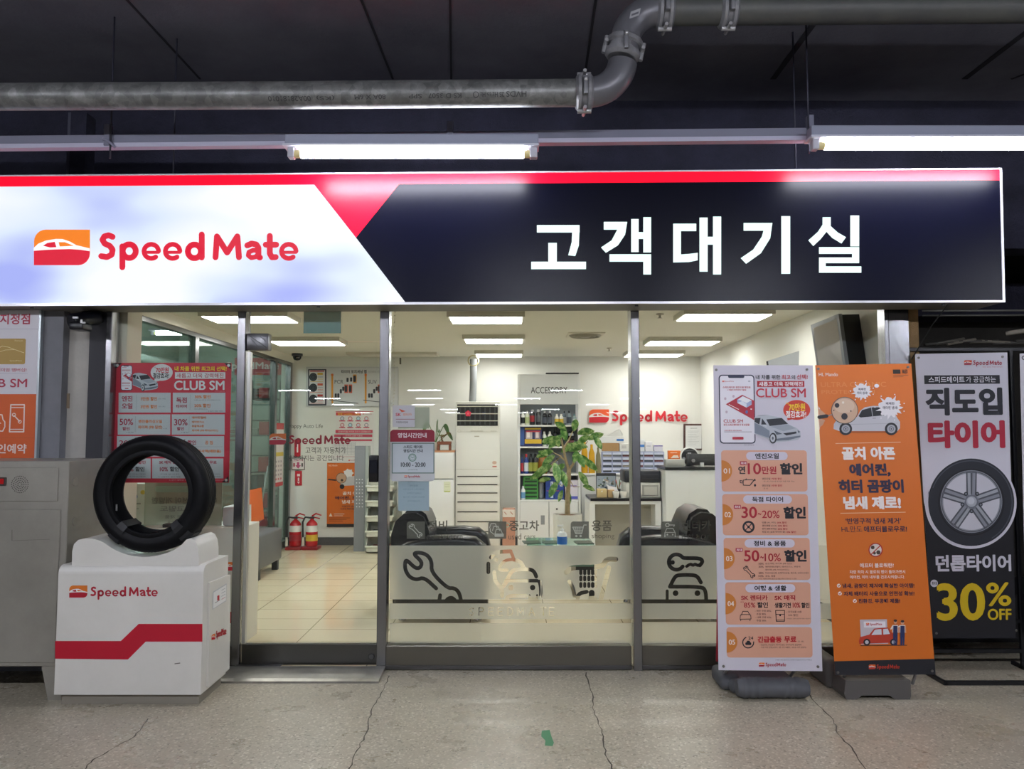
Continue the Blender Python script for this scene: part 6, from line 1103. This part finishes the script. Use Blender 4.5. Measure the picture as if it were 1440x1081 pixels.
# wall screens at the right
def screen(c, wd, ht, dep, rz, tilt, label):
    t = thing('wall_screen', label, 'screen', c); t.rotation_euler = (tilt, 0, rz); return t
t = thing('wall_screen', 'boxy wall screen with a silver bezel, tilted down near the glass at the right', 'screen', (0, 0, 0)); P1 = [at(1140, 457, 5.75), at(1179, 441, 5.45), at(1190, 520, 5.40), at(1150, 524, 5.72)]
def quadbox(q, th, mm, nm, par, ins=0, off=0):
    c_ = sum(q, Vector())/4; n_ = (q[1]-q[0]).cross(q[3]-q[0]).normalized(); n_ = -n_ if n_.dot(CAM-c_) < 0 else n_; qq = [p+(c_-p)*ins+n_*off for p in q]; m = MB(); m.prism(qq, -n_*th, mm); return m.build(nm, par)
quadbox(P1, .03, mat('#8f9196', .35, .3), 'bezel', t); quadbox(P1, .004, m_rough('screen_reflection', '#b9b3b0', '#c9c4c2', 1, .12, 0, 0), 'display', t, .16, .002); quadbox(P1, .15, mat('#141519', .4), 'housing', t, .03, -.031)  # display coloured pale for the light reflected in it
P2 = [at(1080, 507, 7.0), at(1131, 491, 6.7), at(1136, 530, 6.7), at(1084, 540, 7.0)]; t2 = thing('wall_screen', 'flat grey screen on the right wall behind the white banner', 'screen', (0, 0, 0)); quadbox(P2, .05, mat('#9da0a4', .4), 'panel', t2); quadbox([p+Vector((.0, .06, 0)) for p in P2], .06, mat('#1d1e24', .4), 'back', t2, .02)
m = MB(); m.tube([at(1166, 480, 5.75), (RX, .85, Z(478, 5.8))], .02, mat('#33343a', .4), 8); m.build('wall_arm', t); m = MB(); m.tube([at(1112, 510, 6.95), (RX, 2.1, Z(510, 7))], .02, mat('#33343a', .4), 8); m.build('wall_arm', t2)
# ---- left front of the shop
d = 5.42; t = thing('side_counter', 'white counter with red stripes just inside the glass behind the tyre pedestal', 'counter', (X(280, d), d-4.8, .012)); m = MB(); m.boxpx(190, 336, 742, 960, d, d+.4, mat('#dcd8cf', .4), .004, floor=True); b_ = m.build('body', t); P = Print((d-5.001, 0, 0)); P.rect(190, 860, 336, 876, '#b5172f', 1); P.emblem(313, 790, 333, 802); P.mb.build('red_stripe', b_); zsc = Z(742, d)
d6 = 5.55; t = thing('acrylic_sign', 'pale green acrylic notice standing on the white counter, seen from behind', 'notice', (X(255, d6), d6-5, zsc)); m = MB(); m.boxpx(203, 312, 676, 738.8, d6, d6+.008, m_see('acrylic', '#aab3a2', .72)); b_ = m.build('sheet', t); P = Print((d6-5.001, 0, 0)); P.rr(218, 683, 300, 692, '#8fae9c', 1, 4)
for y, h_, a, b2 in ((699, 9, 213, 305), (711, 8, 225, 300), (724, 5, 232, 290), (732, 5, 236, 280)): 
    g = Print((d6-5.001, 0, 0), fn=lambda x, y_, a=a, b2=b2: onP(a+b2-x, y_, (d6-5.001, 0, 0)), nrm=Vector((0, -1, 0))); g.mb = P.mb; g.text({699: '비오케이션이 개발한', 711: '친환경 고밀도', 724: '보증 후 교환 제품', 732: '판매합니다'}[y], a, y, b2, y+h_, '#6d7068', .02, 2)
P.mb.build('printed_text', b_)
m = MB(); m.boxpx(180, 206, 680, 737.6, 5.6, 5.75, mat('#d5d3ca', .45), .004); P = Print((5.599-5, 0, 0), m); P.ell(189, 698, 4.5, 4, '#4a78b8', 1); P.ell(189, 698, 3, 2.6, '#dfe0da', 2); P.ell(201, 692, 3.5, 3, '#d8b850', 1); P.rect(183, 707, 198, 709, '#9a9890', 1); P.rect(185, 714, 195, 716, '#b5b2a8', 1); solo(m, 'white_machine', 'white machine with small round stickers beside the acrylic notice', 'machine')
m = MB(); m.boxpx(228, 262, 737, 741.8, 5.43, 5.5, mat('#1c1e22', .4), .004); solo(m, 'black_holder', 'low black holder on the white counter seen through the tyre', 'holder')
m = MB(); m.boxpx(312, 332, 712, 740, 5.5, 5.75, mat('#b9bcbd', .4), .02, 2); solo(m, 'paper_stack', 'grey white stack of papers on the right end of the white counter', 'papers')
# bench, white board, orange board
t = thing('grey_bench', 'long grey upholstered bench along the left glass partition', 'bench', (-2.72, 3.2, .012)); m = MB(); m.box(-2.93, -2.53, 2.8, 3.55, .12, .46, mat('#5d5f63', .5), .02, 3); m.build('seat', t)
for xx in (-2.88, -2.58):
    for yy in (2.87, 3.48): m = MB(); m.box(xx-.03, xx+.03, yy-.03, yy+.03, .012, .12, mat('#2a2b2e', .5)); m.build('leg', t)
m = MB(); q = [at(346, 711, 7.7), at(353, 709, 7.72), at(353, 817.5, 7.72), at(346, 819, 7.7)]; q[2].z = .013; q[3].z = .013; m.prism(q, (0, .006, 0), mat('#e3e3e3', .4)); solo(m, 'notice_board', 'narrow white board standing before the grey bench', 'board')
m = MB(); q = [Vector((LX+.05, 3.6, .48)), Vector((LX+.05, 4.15, .48)), Vector((LX+.012, 4.15, .85)), Vector((LX+.012, 3.6, .85))]; m.prism(q, (.006, 0, 0), mat('#d8682c', .45)); solo(m, 'orange_board', 'orange board leaning on the glass partition behind the grey bench', 'board')
q = lambda y, z: Vector((LX+.012, y, z)); t = thing('tall_calendar', 'tall white price calendar with a red top hanging on the left partition', 'calendar', q(4.7, .85)); m = MB(); m.prism([q(4.62, .82), q(5.0, .82), q(5.0, 1.62), q(4.62, 1.62)], (.004, 0, 0), mat('#dedad8', .4)); b_ = m.build('sheet', t); m = MB()
for z0, z1, c_ in ((1.54, 1.62, '#c02c34'), (1.38, 1.43, '#6aa8c4'), (1.2, 1.25, '#d8c24a'), (.82, .87, '#c02c34')): m.prism([q(4.625, z0)+Vector((.0055, 0, 0)), q(4.995, z0)+Vector((.0055, 0, 0)), q(4.995, z1)+Vector((.0055, 0, 0)), q(4.625, z1)+Vector((.0055, 0, 0))], (.001, 0, 0), mat(c_, .4))
for k_ in range(5):
    for j in range(3): z0 = .9+k_*.055; y0 = 4.68+j*.1; m.prism([q(y0, z0)+Vector((.0055, 0, 0)), q(y0+.05, z0)+Vector((.0055, 0, 0)), q(y0+.05, z0+.025)+Vector((.0055, 0, 0)), q(y0, z0+.025)+Vector((.0055, 0, 0))], (.001, 0, 0), mat('#a09ca0' if k_ else '#c86a70', .4))
m.build('printed_rows', b_)
# ---- workshop beyond the partition
TUBE = emit('#f2f5ff', 200.0)
for x, y, lb in ((-4.6, 2.6, 'tube lamp in the workshop seen through the left glass'), (-4.6, 6.2, 'far tube lamp in the workshop behind the left partition')):
    t = thing('fluorescent_lamp', lb, 'lamp', (x, y, 2.9)); lamp_at(t, x-.7, x+.7, y, 2.95, 3.02)
    for e in (-.5, .5): m = MB(); m.tube([(x+e, y, 3.0), (x+e, y, CZ)], .006, TRK, 6); m.build('hanger_rod', t)
m = MB(); m.tube([(-5.6, .5, 2.62), (-5.6, 8.6, 2.62)], .07, mat('#8d958f', .5), 16); solo(m, 'workshop_pipe', 'grey green pipe along the workshop wall behind the left glass', 'pipe')
m = MB(); m.boxpx(330, 398, 503, 527, 10.9, 10.95, mat('#b5323c', .5)); P = Print((10.899-5, 0, 0), m); P.text('SpeedMate', 318, 509, 392, 522, '#e6dada', .03, 1); solo(m, 'red_workshop_sign', 'red sign with white letters in the workshop beyond the left partition', 'sign')
t = thing('tool_rack', 'dark metal rack with red bins in the workshop beyond the partition', 'rack', (X(368, 11), 6.0, 0)); RK = mat('#23282c', .5)
for px in (350, 391): m = MB(); m.boxpx(px, px+2.4, 535, 770, 11.0, 11.04, RK, floor=True); m.build('post', t); m = MB(); m.boxpx(px, px+2.4, 535, 770, 11.4, 11.44, RK, floor=True); m.build('post', t)
for y in (560, 590, 612, 640, 664, 690, 715, 742): m = MB(); m.boxpx(350, 393.4, y, y+1.4, 11.0, 11.44, RK); m.build('shelf', t)
for k_, (a, b_, y0, y1, c_) in enumerate(((364, 377, 545, 559.6, '#a8262e'), (352, 362, 546, 559.6, '#3d4448'), (364, 378, 592.5, 611.6, '#a8262e'), (352, 362, 602, 611.6, '#9aa39c'), (363, 377, 642, 663.6, '#a8262e'), (352, 362, 668, 689.6, '#4a5a62'), (364, 376, 694, 714.6, '#a8262e'), (378, 390, 648, 663.6, '#2f4858'), (364, 378, 722, 741.6, '#7a2228'), (378, 390, 698, 714.6, '#5c6a6c'))):
    m = MB(); y1 -= (y1-608)*.0056+.2; m.boxpx(a, b_, y0, y1, 11.06, 11.36, mat(c_, .5), .006); solo(m, 'tool_bin', 'tool bin on the dark rack beyond the left partition', 'bin', 'tool bins on the workshop rack')
m = MB(); m.tube([at(377, 655, 10.7), at(366, 720, 10.6)], .012, mat('#c9cbcc', .3, .5), 8); solo(m, 'steel_lever', 'long bright steel lever leaning in the workshop', 'lever')
# beaded blind cord
m = MB(); a = at(555, 436, 5.12); 
for i in range(60): m.ball((a.x+.004*math.sin(i*.3), a.y, HZ-.02-i*.024), .0045, mat('#cfcabc', .4), sub=1)
o = solo(m, 'blind_chain', 'beaded blind chain hanging inside the glass beside the middle post', 'chain'); o['kind'] = 'stuff'
m = MB(); m.tube([at(563, 503, 10.2), at(563, 512, 10.2)], .012, mat('#6b675e', .5), 8); solo(m, 'wall_hook', 'small grey hook on the back wall above the fridge', 'hook')
# ================================================================== on the glass: film, decals, posters
GD = 5.0315; GP = (GD-5, 0, 0)
def capd(x, y, a, b): 
    ax, ay = a; bx, by = b; dx, dy = bx-ax, by-ay; L2 = dx*dx+dy*dy or 1e-9; t = np.clip(((x-ax)*dx+(y-ay)*dy)/L2, 0, 1); return np.hypot(x-ax-t*dx, y-ay-t*dy)
def film(px0, px1, py0, py1, strokes, name, label, h=1.0, smooth=True):
    nx, ny = int(round((px1-px0)/h)), int(round((py1-py0)/h)); xs = np.linspace(px0, px1, nx+1); ys = np.linspace(py0, py1, ny+1); Xg, Yg = np.meshgrid(xs, ys); D = np.full(Xg.shape, 9.0)
    for pts, w_ in strokes:
        for _ in range(2 if len(pts) > 2 and smooth else 0): pts = [pts[0]]+[q for (ax, ay), (bx, by) in zip(pts, pts[1:]) for q in ((ax*.75+bx*.25, ay*.75+by*.25), (ax*.25+bx*.75, ay*.25+by*.75))]+[pts[-1]]
        if len(pts) == 1: D = np.minimum(D, np.hypot(Xg-pts[0][0], Yg-pts[0][1])-w_/2)
        for a, b in zip(pts, pts[1:]): D = np.minimum(D, capd(Xg, Yg, a, b)-w_/2)
    m = MB(); V = {}; vs = []; fs = []
    def vid(x, y):
        k = (round(x, 4), round(y, 4))
        if k not in V: V[k] = len(vs); vs.append(onP(x, y, GP))
        return V[k]
    for j in range(ny):
        i = 0
        while i < nx:
            c = [(xs[i], ys[j], D[j, i]), (xs[i+1], ys[j], D[j, i+1]), (xs[i+1], ys[j+1], D[j+1, i+1]), (xs[i], ys[j+1], D[j+1, i])]
            if min(q[2] for q in c) > 0:
                k = i
                while k < nx and min(D[j, k], D[j, k+1], D[j+1, k], D[j+1, k+1]) > 0: k += 1
                fs.append([vid(xs[i], ys[j]), vid(xs[k], ys[j]), vid(xs[k], ys[j+1]), vid(xs[i], ys[j+1])]); i = k; continue
            if max(q[2] for q in c) > 0:
                P_ = []
                for (xa, ya, da), (xb, yb, db) in zip(c, c[1:]+c[:1]):
                    if da > 0: P_.append((xa, ya))
                    if (da > 0) != (db > 0): s = da/(da-db); P_.append((xa+(xb-xa)*s, ya+(yb-ya)*s))
                if len(P_) > 2: fs.append([vid(*p) for p in P_])
            i += 1
    m.add(vs, fs, FILM); me = bpy.data.meshes.new(name); me.from_pydata([Vector(v)-vs[0] for v in vs], [], fs); me.materials.append(FILM); o = bpy.data.objects.new(name, me); COL.objects.link(o); o.location = vs[0]; return o
r7 = lambda *p: [(540+x/4.158, 660+y/4.158) for x, y in p]; r8 = lambda *p: [(760+x/4.158, 660+y/4.158) for x, y in p]
W1 = 5.4
S1 = [(r7((305, 695), (235, 630), (190, 645), (150, 630), (125, 590), (122, 550), (130, 525), (180, 575), (205, 578), (220, 560), (218, 535), (168, 490), (210, 484), (255, 500), (280, 540), (276, 600), (372, 695), (410, 692), (440, 718), (452, 775)), W1), (r7((328, 735), (322, 775)), W1), (r7((365, 775), (375, 758), (395, 752), (410, 765)), W1+2)]
S1 += [(r7((740, 478), (650, 482), (625, 515)), W1), (r7((740, 478), (762, 525), (720, 528), (690, 545), (668, 588), (720, 588)), W1*.8), (r7((655, 527),), 6), (r7((610, 550), (610, 600)), W1), (r7((645, 600), (650, 655), (690, 695), (690, 740)), W1), (r7((762, 528), (800, 540), (818, 578)), W1), (r7((722, 640), (745, 595), (775, 583), (860, 583), (880, 600), (890, 625)), W1), (r7((712, 650), (895, 650)), W1*.9), (r7((715, 660), (690, 690)), W1), (r7((910, 655), (918, 690), (918, 740)), W1), (r7((742, 690),), 7.5), (r7((869, 690),), 7.5), (r7((720, 775), (718, 738), (830, 738)), W1), (r7((850, 735), (850, 775)), 3), (r7((895, 735), (895, 775)), 3), (r7((850, 757), (895, 757)), 4)]
S1 += [(r8((440, 525), (385, 523), (362, 572), (180, 570), (152, 600)), W1*1.3), (r8((400, 575), (350, 770)), W1*1.2), (r8((170, 655), (190, 690), (200, 740)), W1), (r8((215, 770), (222, 725), (270, 715)), W1)]
for cx in (236, 259, 283, 305, 322):
    for cy in (600, 637, 675): S1.append((r8((cx, cy-8), (cx, cy+8)), 4.4))
S1 += [(r8((300, 720), (300, 775)), 8), (r8((322, 760), (322, 775)), 6)]
film(548, 889.5, 766.8, 842.5, S1, 'frosted_film', '')
bpy.data.objects['frosted_film'].name = 'frosted_film'
props(bpy.data.objects['frosted_film'], 'frosted film band with clear wrench, cars and cart icons on the middle pane', 'window film')
def let(x, ch):
    L_ = {'S': [[(.9, .15), (.5, 0), (.1, .2), (.5, .5), (.9, .78), (.5, 1), (.08, .85)]], 'P': [[(0, 1), (0, 0), (.7, 0), (.9, .25), (.7, .52), (0, .52)]], 'E': [[(.85, 0), (0, 0), (0, 1), (.85, 1)], [(0, .5), (.75, .5)]], 'D': [[(0, 0), (0, 1), (.5, 1), (.9, .75), (.9, .25), (.5, 0), (0, 0)]], 'M': [[(0, 1), (0, 0), (.5, .75), (1, 0), (1, 1)]], 'A': [[(0, 1), (.5, 0), (1, 1)], [(.2, .66), (.8, .66)]], 'T': [[(0, 0), (1, 0)], [(.5, 0), (.5, 1)]]}
    return [([(x+u*7.4, 854.3+v*10.6) for u, v in st], 1.5) for st in L_[ch]]
S2 = []
for ch, x in zip('SPEEDMATE', (659.5, 673.5, 687.3, 700.5, 714.3, 728.5, 744, 760.5, 772.5)): S2 += let(x, ch)
o = film(548, 889.5, 848.2, 870.2, S2, 'frosted_film', '', .8, False); props(o, 'frosted film strip with clear spaced capital letters low on the middle pane', 'window film')
o = film(548, 889.5, 875.8, 908.3, [], 'frosted_film', '', 8); props(o, 'plain frosted film strip at the foot of the middle pane', 'window film')
S3 = [(r8(*[(795+45*math.cos(math.radians(a)), 541+45*math.sin(math.radians(a))) for a in range(35, 321, 15)], (835, 518), (935, 518), (950, 538), (932, 560)), W1), (r8((855, 566), (878, 551), (892, 562), (905, 551), (918, 562), (932, 556)), W1*.8), (r8((773, 543),), 6.2), (r8((757, 685), (785, 628), (805, 616), (900, 616), (922, 630), (938, 660)), W1), (r8((757, 685), (940, 685), (966, 705), (970, 775)), W1), (r8((790, 723),), 8), (r8((918, 723),), 8), (r8((741, 710), (741, 775)), W1*.8)]
o = film(900, 1244, 766.8, 842.5, S3, 'frosted_film', ''); props(o, 'frosted film band with clear key and car icons on the right pane', 'window film')
o = film(900, 1244, 848.2, 870.2, [], 'frosted_film', '', 8); props(o, 'narrow plain frosted strip low on the right pane', 'window film')
o = film(900, 1244, 874.3, 908.3, [], 'frosted_film', '', 8); props(o, 'plain frosted film strip at the foot of the right pane', 'window film')
# small service decals
DEC = m_see('decal_grey', '#6c6a62', .88); DWH = m_see('decal_white', '#c9c6bd', .95); DTX = m_see('decal_text', '#55544f', .8)
def decal(x0, word, kx, sub, sx, draw, label, wx=None):
    P = Print(GP); P.rr(x0, 733, x0+25.5, 757.3, DEC, 0, 4, (1, 0, 0, 0)); draw(P, x0); P.text(word, kx[0], 731.5, kx[1], 746.3, DTX, .02, 0); P.text(sub, sx[0], 750, sx[1], 758.5, DTX, 0, 0); return solo(P.mb, 'service_decal', label, 'decal')
def dr_w(P, x): wrench(P, x+3.2, 737, .33, 1.2, DWH, 1)
def dr_c(P, x):
    for k_, (a, b) in enumerate(((2, 736), (6, 740), (9.5, 744))): P.line([(x+a, b+6), (x+a+2, b), (x+a+8, b), (x+a+10.5, b+6)], 1.1, DWH, 1)
    P.rr(x+9, 750, x+22, 754.5, DWH, 1, 1); P.line([(x+3, 743), (x+3, 747), (x+8, 751)], 1.1, DWH, 1)
def dr_s(P, x):
    P.line([(x+22, 738), (x+18.5, 738), (x+15.5, 750), (x+7, 750), (x+3, 741), (x+17, 741)], 1.2, DWH, 1)
    for k_ in range(3): P.line([(x+4.5+k_*.8, 743.5+k_*2.2), (x+16.5-k_*.5, 743.5+k_*2.2)], .8, DWH, 1); P.line([(x+7+k_*3, 741), (x+8+k_*2.4, 750)], .8, DWH, 1)
    P.ell(x+8, 753.5, 1.6, 1.6, DWH, 1, 12); P.ell(x+14, 753.5, 1.6, 1.6, DWH, 1, 12)
def dr_k(P, x):
    P.ring(x+9, 738, 3, 3, 1.1, DWH, 1, 20); P.line([(x+12, 738), (x+19, 738), (x+18, 740)], 1.2, DWH, 1); P.line([(x+6, 748), (x+8, 743), (x+17, 743), (x+19.5, 748)], 1.2, DWH, 1); P.line([(x+5.5, 754.5), (x+5.5, 748.5), (x+20, 748.5), (x+20, 754.5)], 1.3, DWH, 1); P.ell(x+9, 751.5, 1.2, 1.2, DWH, 1, 10); P.ell(x+16.5, 751.5, 1.2, 1.2, DWH, 1, 10)
decal(572, '정비', (601, 629), 'maintenance', (600.5, 651), dr_w, 'grey wrench decal reading maintenance on the glass over the left armchair')
decal(686.5, '중고차', (716, 758), 'used cars', (715, 753), dr_c, 'grey stacked cars decal reading used cars on the middle pane')
decal(802.5, '용품', (832, 860.5), 'shoping', (832, 864), dr_s, 'grey cart decal reading shoping on the middle pane')
decal(929.5, '렌터카', (959, 1000), 'rent a car', (959, 998), dr_k, 'grey key and car decal on the right pane over the right armchair')
# hours sign and stickers
P = Print((.016, 0, 0)); t = thing('hours_sign', 'shop hours sign with a dark red top on the middle pane', 'sign', onP(580, 677, (.016, 0, 0)))
P.rr(548.8, 604, 611.3, 676.5, '#b9bcc0', 1, 5); P.rr(548.8, 604, 611.3, 621, '#8c1230', 2, 5, (1, 1, 0, 0)); P.text('영업시간안내', 559.5, 608.5, 600, 615.5, '#e8d8dc', .02, 4); P.rect(551, 622.5, 610.8, 665.5, '#4f6b5f', 2); P.rect(552.2, 623.7, 609.6, 664.3, '#b5bec6', 3)
P.text('스피드 메이트', 567.5, 626, 594.5, 630.5, '#1d2430', .03); P.text('영업시간 안내', 567.5, 631.5, 594.5, 636, '#1d2430', .03); P.ring(580, 643.2, 5.6, 5.6, 1, '#4f7a66', 4); P.ring(580, 643.2, 3.8, 3.8, .5, '#4f7a66', 4); P.line([(578, 642), (580, 643.8), (582.3, 642.2)], .6, '#4f7a66', 4); P.text('10:00 - 20:00', 563.8, 650, 598.5, 656.2, '#15181f', .03); P.text('(연중무휴)', 574, 659.5, 588, 661.2, '#4a525a', 0); P.logo(568.5, 668.3, 572.8, 671.2, 573.6, 668, 591, 672.3, 3, red='#a0182e'); P.mb.build('plate', t)
P = Print((.0165, 0, 0)); P.rr(552, 569.7, 583.3, 600.2, '#c6c6ce', 1, 1.5); P.text('SK', 556.5, 580.5, 564, 585, '#c02434', .035); P.text('렌터카', 567, 580.7, 579, 584.7, '#d89070', .01); P.poly([(561, 574.5), (565, 579.5), (570.5, 578), (566, 576.5)], '#d05a3c', 3); P.line([(557, 589.3), (583, 589.3)], .7, '#8c4450', 2); P.text('지정정비업체', 557, 592.2, 573.5, 595, '#4a4650', .01); solo(P.mb, 'brand_card', 'small white square card above the hours sign on the pane', 'card')
P = Print((.028, 0, 0)); P.rect(560, 572.5, 604, 602.5, m_see('grey_green_sheet', '#a9aea0', .75), 0); solo(P.mb, 'blank_sticker', 'blank grey green sticker beside the small white card on the pane', 'sticker')
P = Print((.03, 0, 0)); P.rect(560, 676, 603.5, 718, '#a9bac9', 0)
for k_, (tx, y) in enumerate((('안내문', 681.5), ('차량 점검 후 스피드메이트', 686.5), ('고객대기실에서', 692), ('잠시만 기다려 주시면', 697.5), ('감사하겠습니다', 703))): w_ = (6, 15, 10, 15, 9)[k_]; P.text(tx, 582-w_, y, 582+w_, y+2.6, '#8497a8', 0, 1)
solo(P.mb, 'blue_notice', 'pale blue paper notice below the hours sign', 'notice')
# door decals
P = Print(GP); t = thing('door_decal', 'red shop lettering with a grey slogan on the glass door', 'decal', onP(440, 648, GP)); P.emblem(379, 609.5, 402.3, 625, '#c9642a', '#a01c30', '#d5d0c8', 0); P.mb.build('emblem', t)
P = Print(GP); P.brand(406, 611.2, 493.5, 629, mat('#98102c', .4), 0, 24); P.mb.build('red_lettering', t)
P = Print(GP); P.text('Happy Auto Life', 405.5, 596, 454, 603.3, DTX, 0, 0); P.text('고객과 자동차가', 429.5, 628.5, 486.5, 637.5, DTX, .004, 0); P.text('행복해지는 공간입니다', 404, 640, 483.5, 647.8, DTX, .004, 0); P.mb.build('grey_slogan', t)
m = MB(); m.boxpx(427, 479.5, 425, 468.5, 5.045, 5.05, m_see('teal_acrylic', '#7fa3a6', .62)); solo(m, 'teal_sheet', 'square teal tinted sheet on the glass above the door', 'sheet')
# red poster
RP = (.045, 0, 0); t = thing('red_poster', 'red poster with grey price boxes behind the left pane above the tyre', 'poster', onP(243, 678, RP))
P = Print(RP, rough=.45); P.sheet([(162, 510), (325.5, 510), (322, 678.5), (157.5, 678.5)], mat('#c8243c', .45)); sh = P.mb.build('sheet', t); P.mb = MB(); GY = '#c3c8cc'; OR_ = '#dc7a34'; MR = '#a51a3c'
fr_p = lambda x, y: (159.5+4.5+ (x-52)*.0452+2.5, 507+6.5+(y-140)*.0445)
f5 = lambda x, y: (170+(x-52)*.0392, 513.5+(y-140)*.0438)
phone(P, f5, 3, .55, True); f6 = lambda x, y: (187+(x-462)*.0655, 524.3+(y-613)*.078); car34(P, f6)
P.ell(227.5, 523.5, 15.5, 11.8, '#dcdde0', 2); P.poly([(218, 532), (226, 535), (216, 537.5)], '#dcdde0', 2); P.text('70만원', 219.5, 516.3, 237.5, 524, '#c8243c', .03); P.text('최대', 216.2, 515.5, 219.3, 517.5, '#c8243c', 0); P.text('절감효과!', 215.5, 524.3, 238, 532, '#2a2428', .03)
P.text('내 차를 위한 최고의 선택!', 245.8, 515, 319, 521.7, '#f3cf22', .03); P.rect(246.2, 523.3, 317, 532.5, '#dadbde', 2); P.text('새롭고 더욱 강력해진', 248.5, 524.7, 314.5, 531.2, '#b02c44', .012); P.text('CLUB SM', 245, 535, 316, 548.3, '#dcdde0', .04)
P.text('※ 자세한 내용은 문의', 302, 549.3, 316, 550.8, '#e6a0a8', 0)
def gbox(x0, y0, x1, y1): P.rect(x0, y0, x1, y1, GY, 1)
gbox(166.8, 552, 240.2, 580); gbox(243, 552, 317, 580); gbox(165.6, 582.5, 239.5, 611); gbox(241.6, 582.5, 316, 611); gbox(164.6, 613, 238.8, 642); gbox(241, 613, 315.2, 642); gbox(163.6, 644.5, 212, 672.5); gbox(214, 644.5, 266, 672.5); gbox(268, 644.5, 314.2, 672.5)
for a, y in ((191.8, 555), (267.7, 555), (190.6, 585.5), (266.3, 585.5)): P.line([(a, y), (a-.4, y+22)], .4, '#9a9ea4', 2)
for a, b, y0, y1, tx, c_ in ((171.5, 186.5, 556.5, 564.3, '엔진', MR), (171.5, 186.5, 566.8, 574.8, '오일', MR), (248, 263, 558.5, 566.3, '독점', MR), (248, 263, 568.8, 573.5, '타이어', MR), (198, 221, 558, 563.3, '7만원 할인', OR_), (198, 221, 569, 574.2, '3만원 할인', OR_), (274, 296.5, 555.2, 560.2, '30% 할인', OR_), (273.5, 296, 567.5, 572.7, '20% 할인', OR_),
        (168.5, 187.5, 588.5, 597.5, '50%', MR), (172.5, 182.5, 600.2, 605, '할인', MR), (245, 264, 589, 598, '30%', MR), (249, 259, 600.3, 605, '할인', MR), (195, 228, 590, 594.7, '엔진플러싱오일', OR_), (194.5, 228.5, 598, 603.5, '와이퍼 (PB 일반)', OR_), (270, 290, 585.3, 588.8, '에어컨필터', OR_), (270, 287.5, 591.5, 595, '에어컨가스', OR_), (270, 287, 597.3, 600.8, '부동액교환', OR_), (270, 307, 603.5, 607.2, '와이퍼 (PB 하이브리드)', OR_),
        (167.8, 190, 619, 626, '20%', MR), (192, 204, 619.5, 625.5, '할인', MR), (245, 261.5, 617.5, 625, '10%', MR), (264, 276, 618.8, 625.2, '할인', MR), (288.5, 299.5, 619.5, 624.8, '공 임', OR_), (278, 311, 632, 637, '워셔액(에탄올)', OR_), (245, 270, 631, 637.5, '무료', MR), (167, 205, 647.5, 652.2, 'SK 렌터카 할인', MR), (172, 188, 656.5, 662.5, '85%', MR), (190.5, 203.3, 656, 662.5, '할인', '#2a2428'), (224, 252, 647.5, 652.2, 'SK 매직 할인', MR), (225, 236.5, 656.5, 662.5, '10%', MR), (239, 252, 656, 662.5, '할인', '#2a2428'), (272, 305, 647.5, 652.2, '긴급출동 무료', MR), (284, 298, 656, 662.5, '무료', MR)): P.text(tx, a, y0, b, y1, c_, .028)
for a, b, y, tx in ((223, 233, 559.7, '(연 1회)'), (223, 232.5, 570.7, '(연 1회)'), (273.5, 310, 561.5, '던롭 (A1,PT3) 콘티넨탈 (CC6)'), (273.5, 292, 574.3, '한국 (벤투프라임)'), (293, 313, 577, '※ 일부 매장 제외'), (178, 188, 607, '※ 부품 제외'), (255, 265, 607, '※ 부품 제외'), (230, 235, 601.5, '※ 1회'), (181, 205, 665.5, '제주 주중 85%, 주말 80%'), (181, 205, 668.8, '내륙 주중 55%, 주말 50%'), (226, 252, 665.5, '인기상품 10종 10% 할인'), (223, 254, 669.3, '※ 신용카드 할인 적용'), (280, 310, 665.5, '긴급견인, 비상급유'), (280, 310, 669, '배터리 충전, 잠금해제')): P.text(tx, a, y, b, y+1.9, '#6a6e76', 0)
P.line([(243, 628), (313, 628)], .4, '#9a9ea4', 2); P.text('※ 상기 혜택은 매장 사정에 따라 변경될 수 있습니다', 238, 674, 316, 675.8, '#f0b8c0', 0); P.mb.build('printed_artwork', sh)
for x, y, s1, s2 in ((162.5, 510.5, 1, 1), (325, 510.5, -1, 1), (321.5, 678, -1, -1)): P = Print(RP); P.poly([(x, y), (x+9.5*s1, y), (x, y+9*s2)], '#2a1e26', 5); P.ell(x+3.2*s1, y+3.2*s2, 2, 2, '#d8d4d4', 6, 16); P.mb.build('corner_eyelet', t)
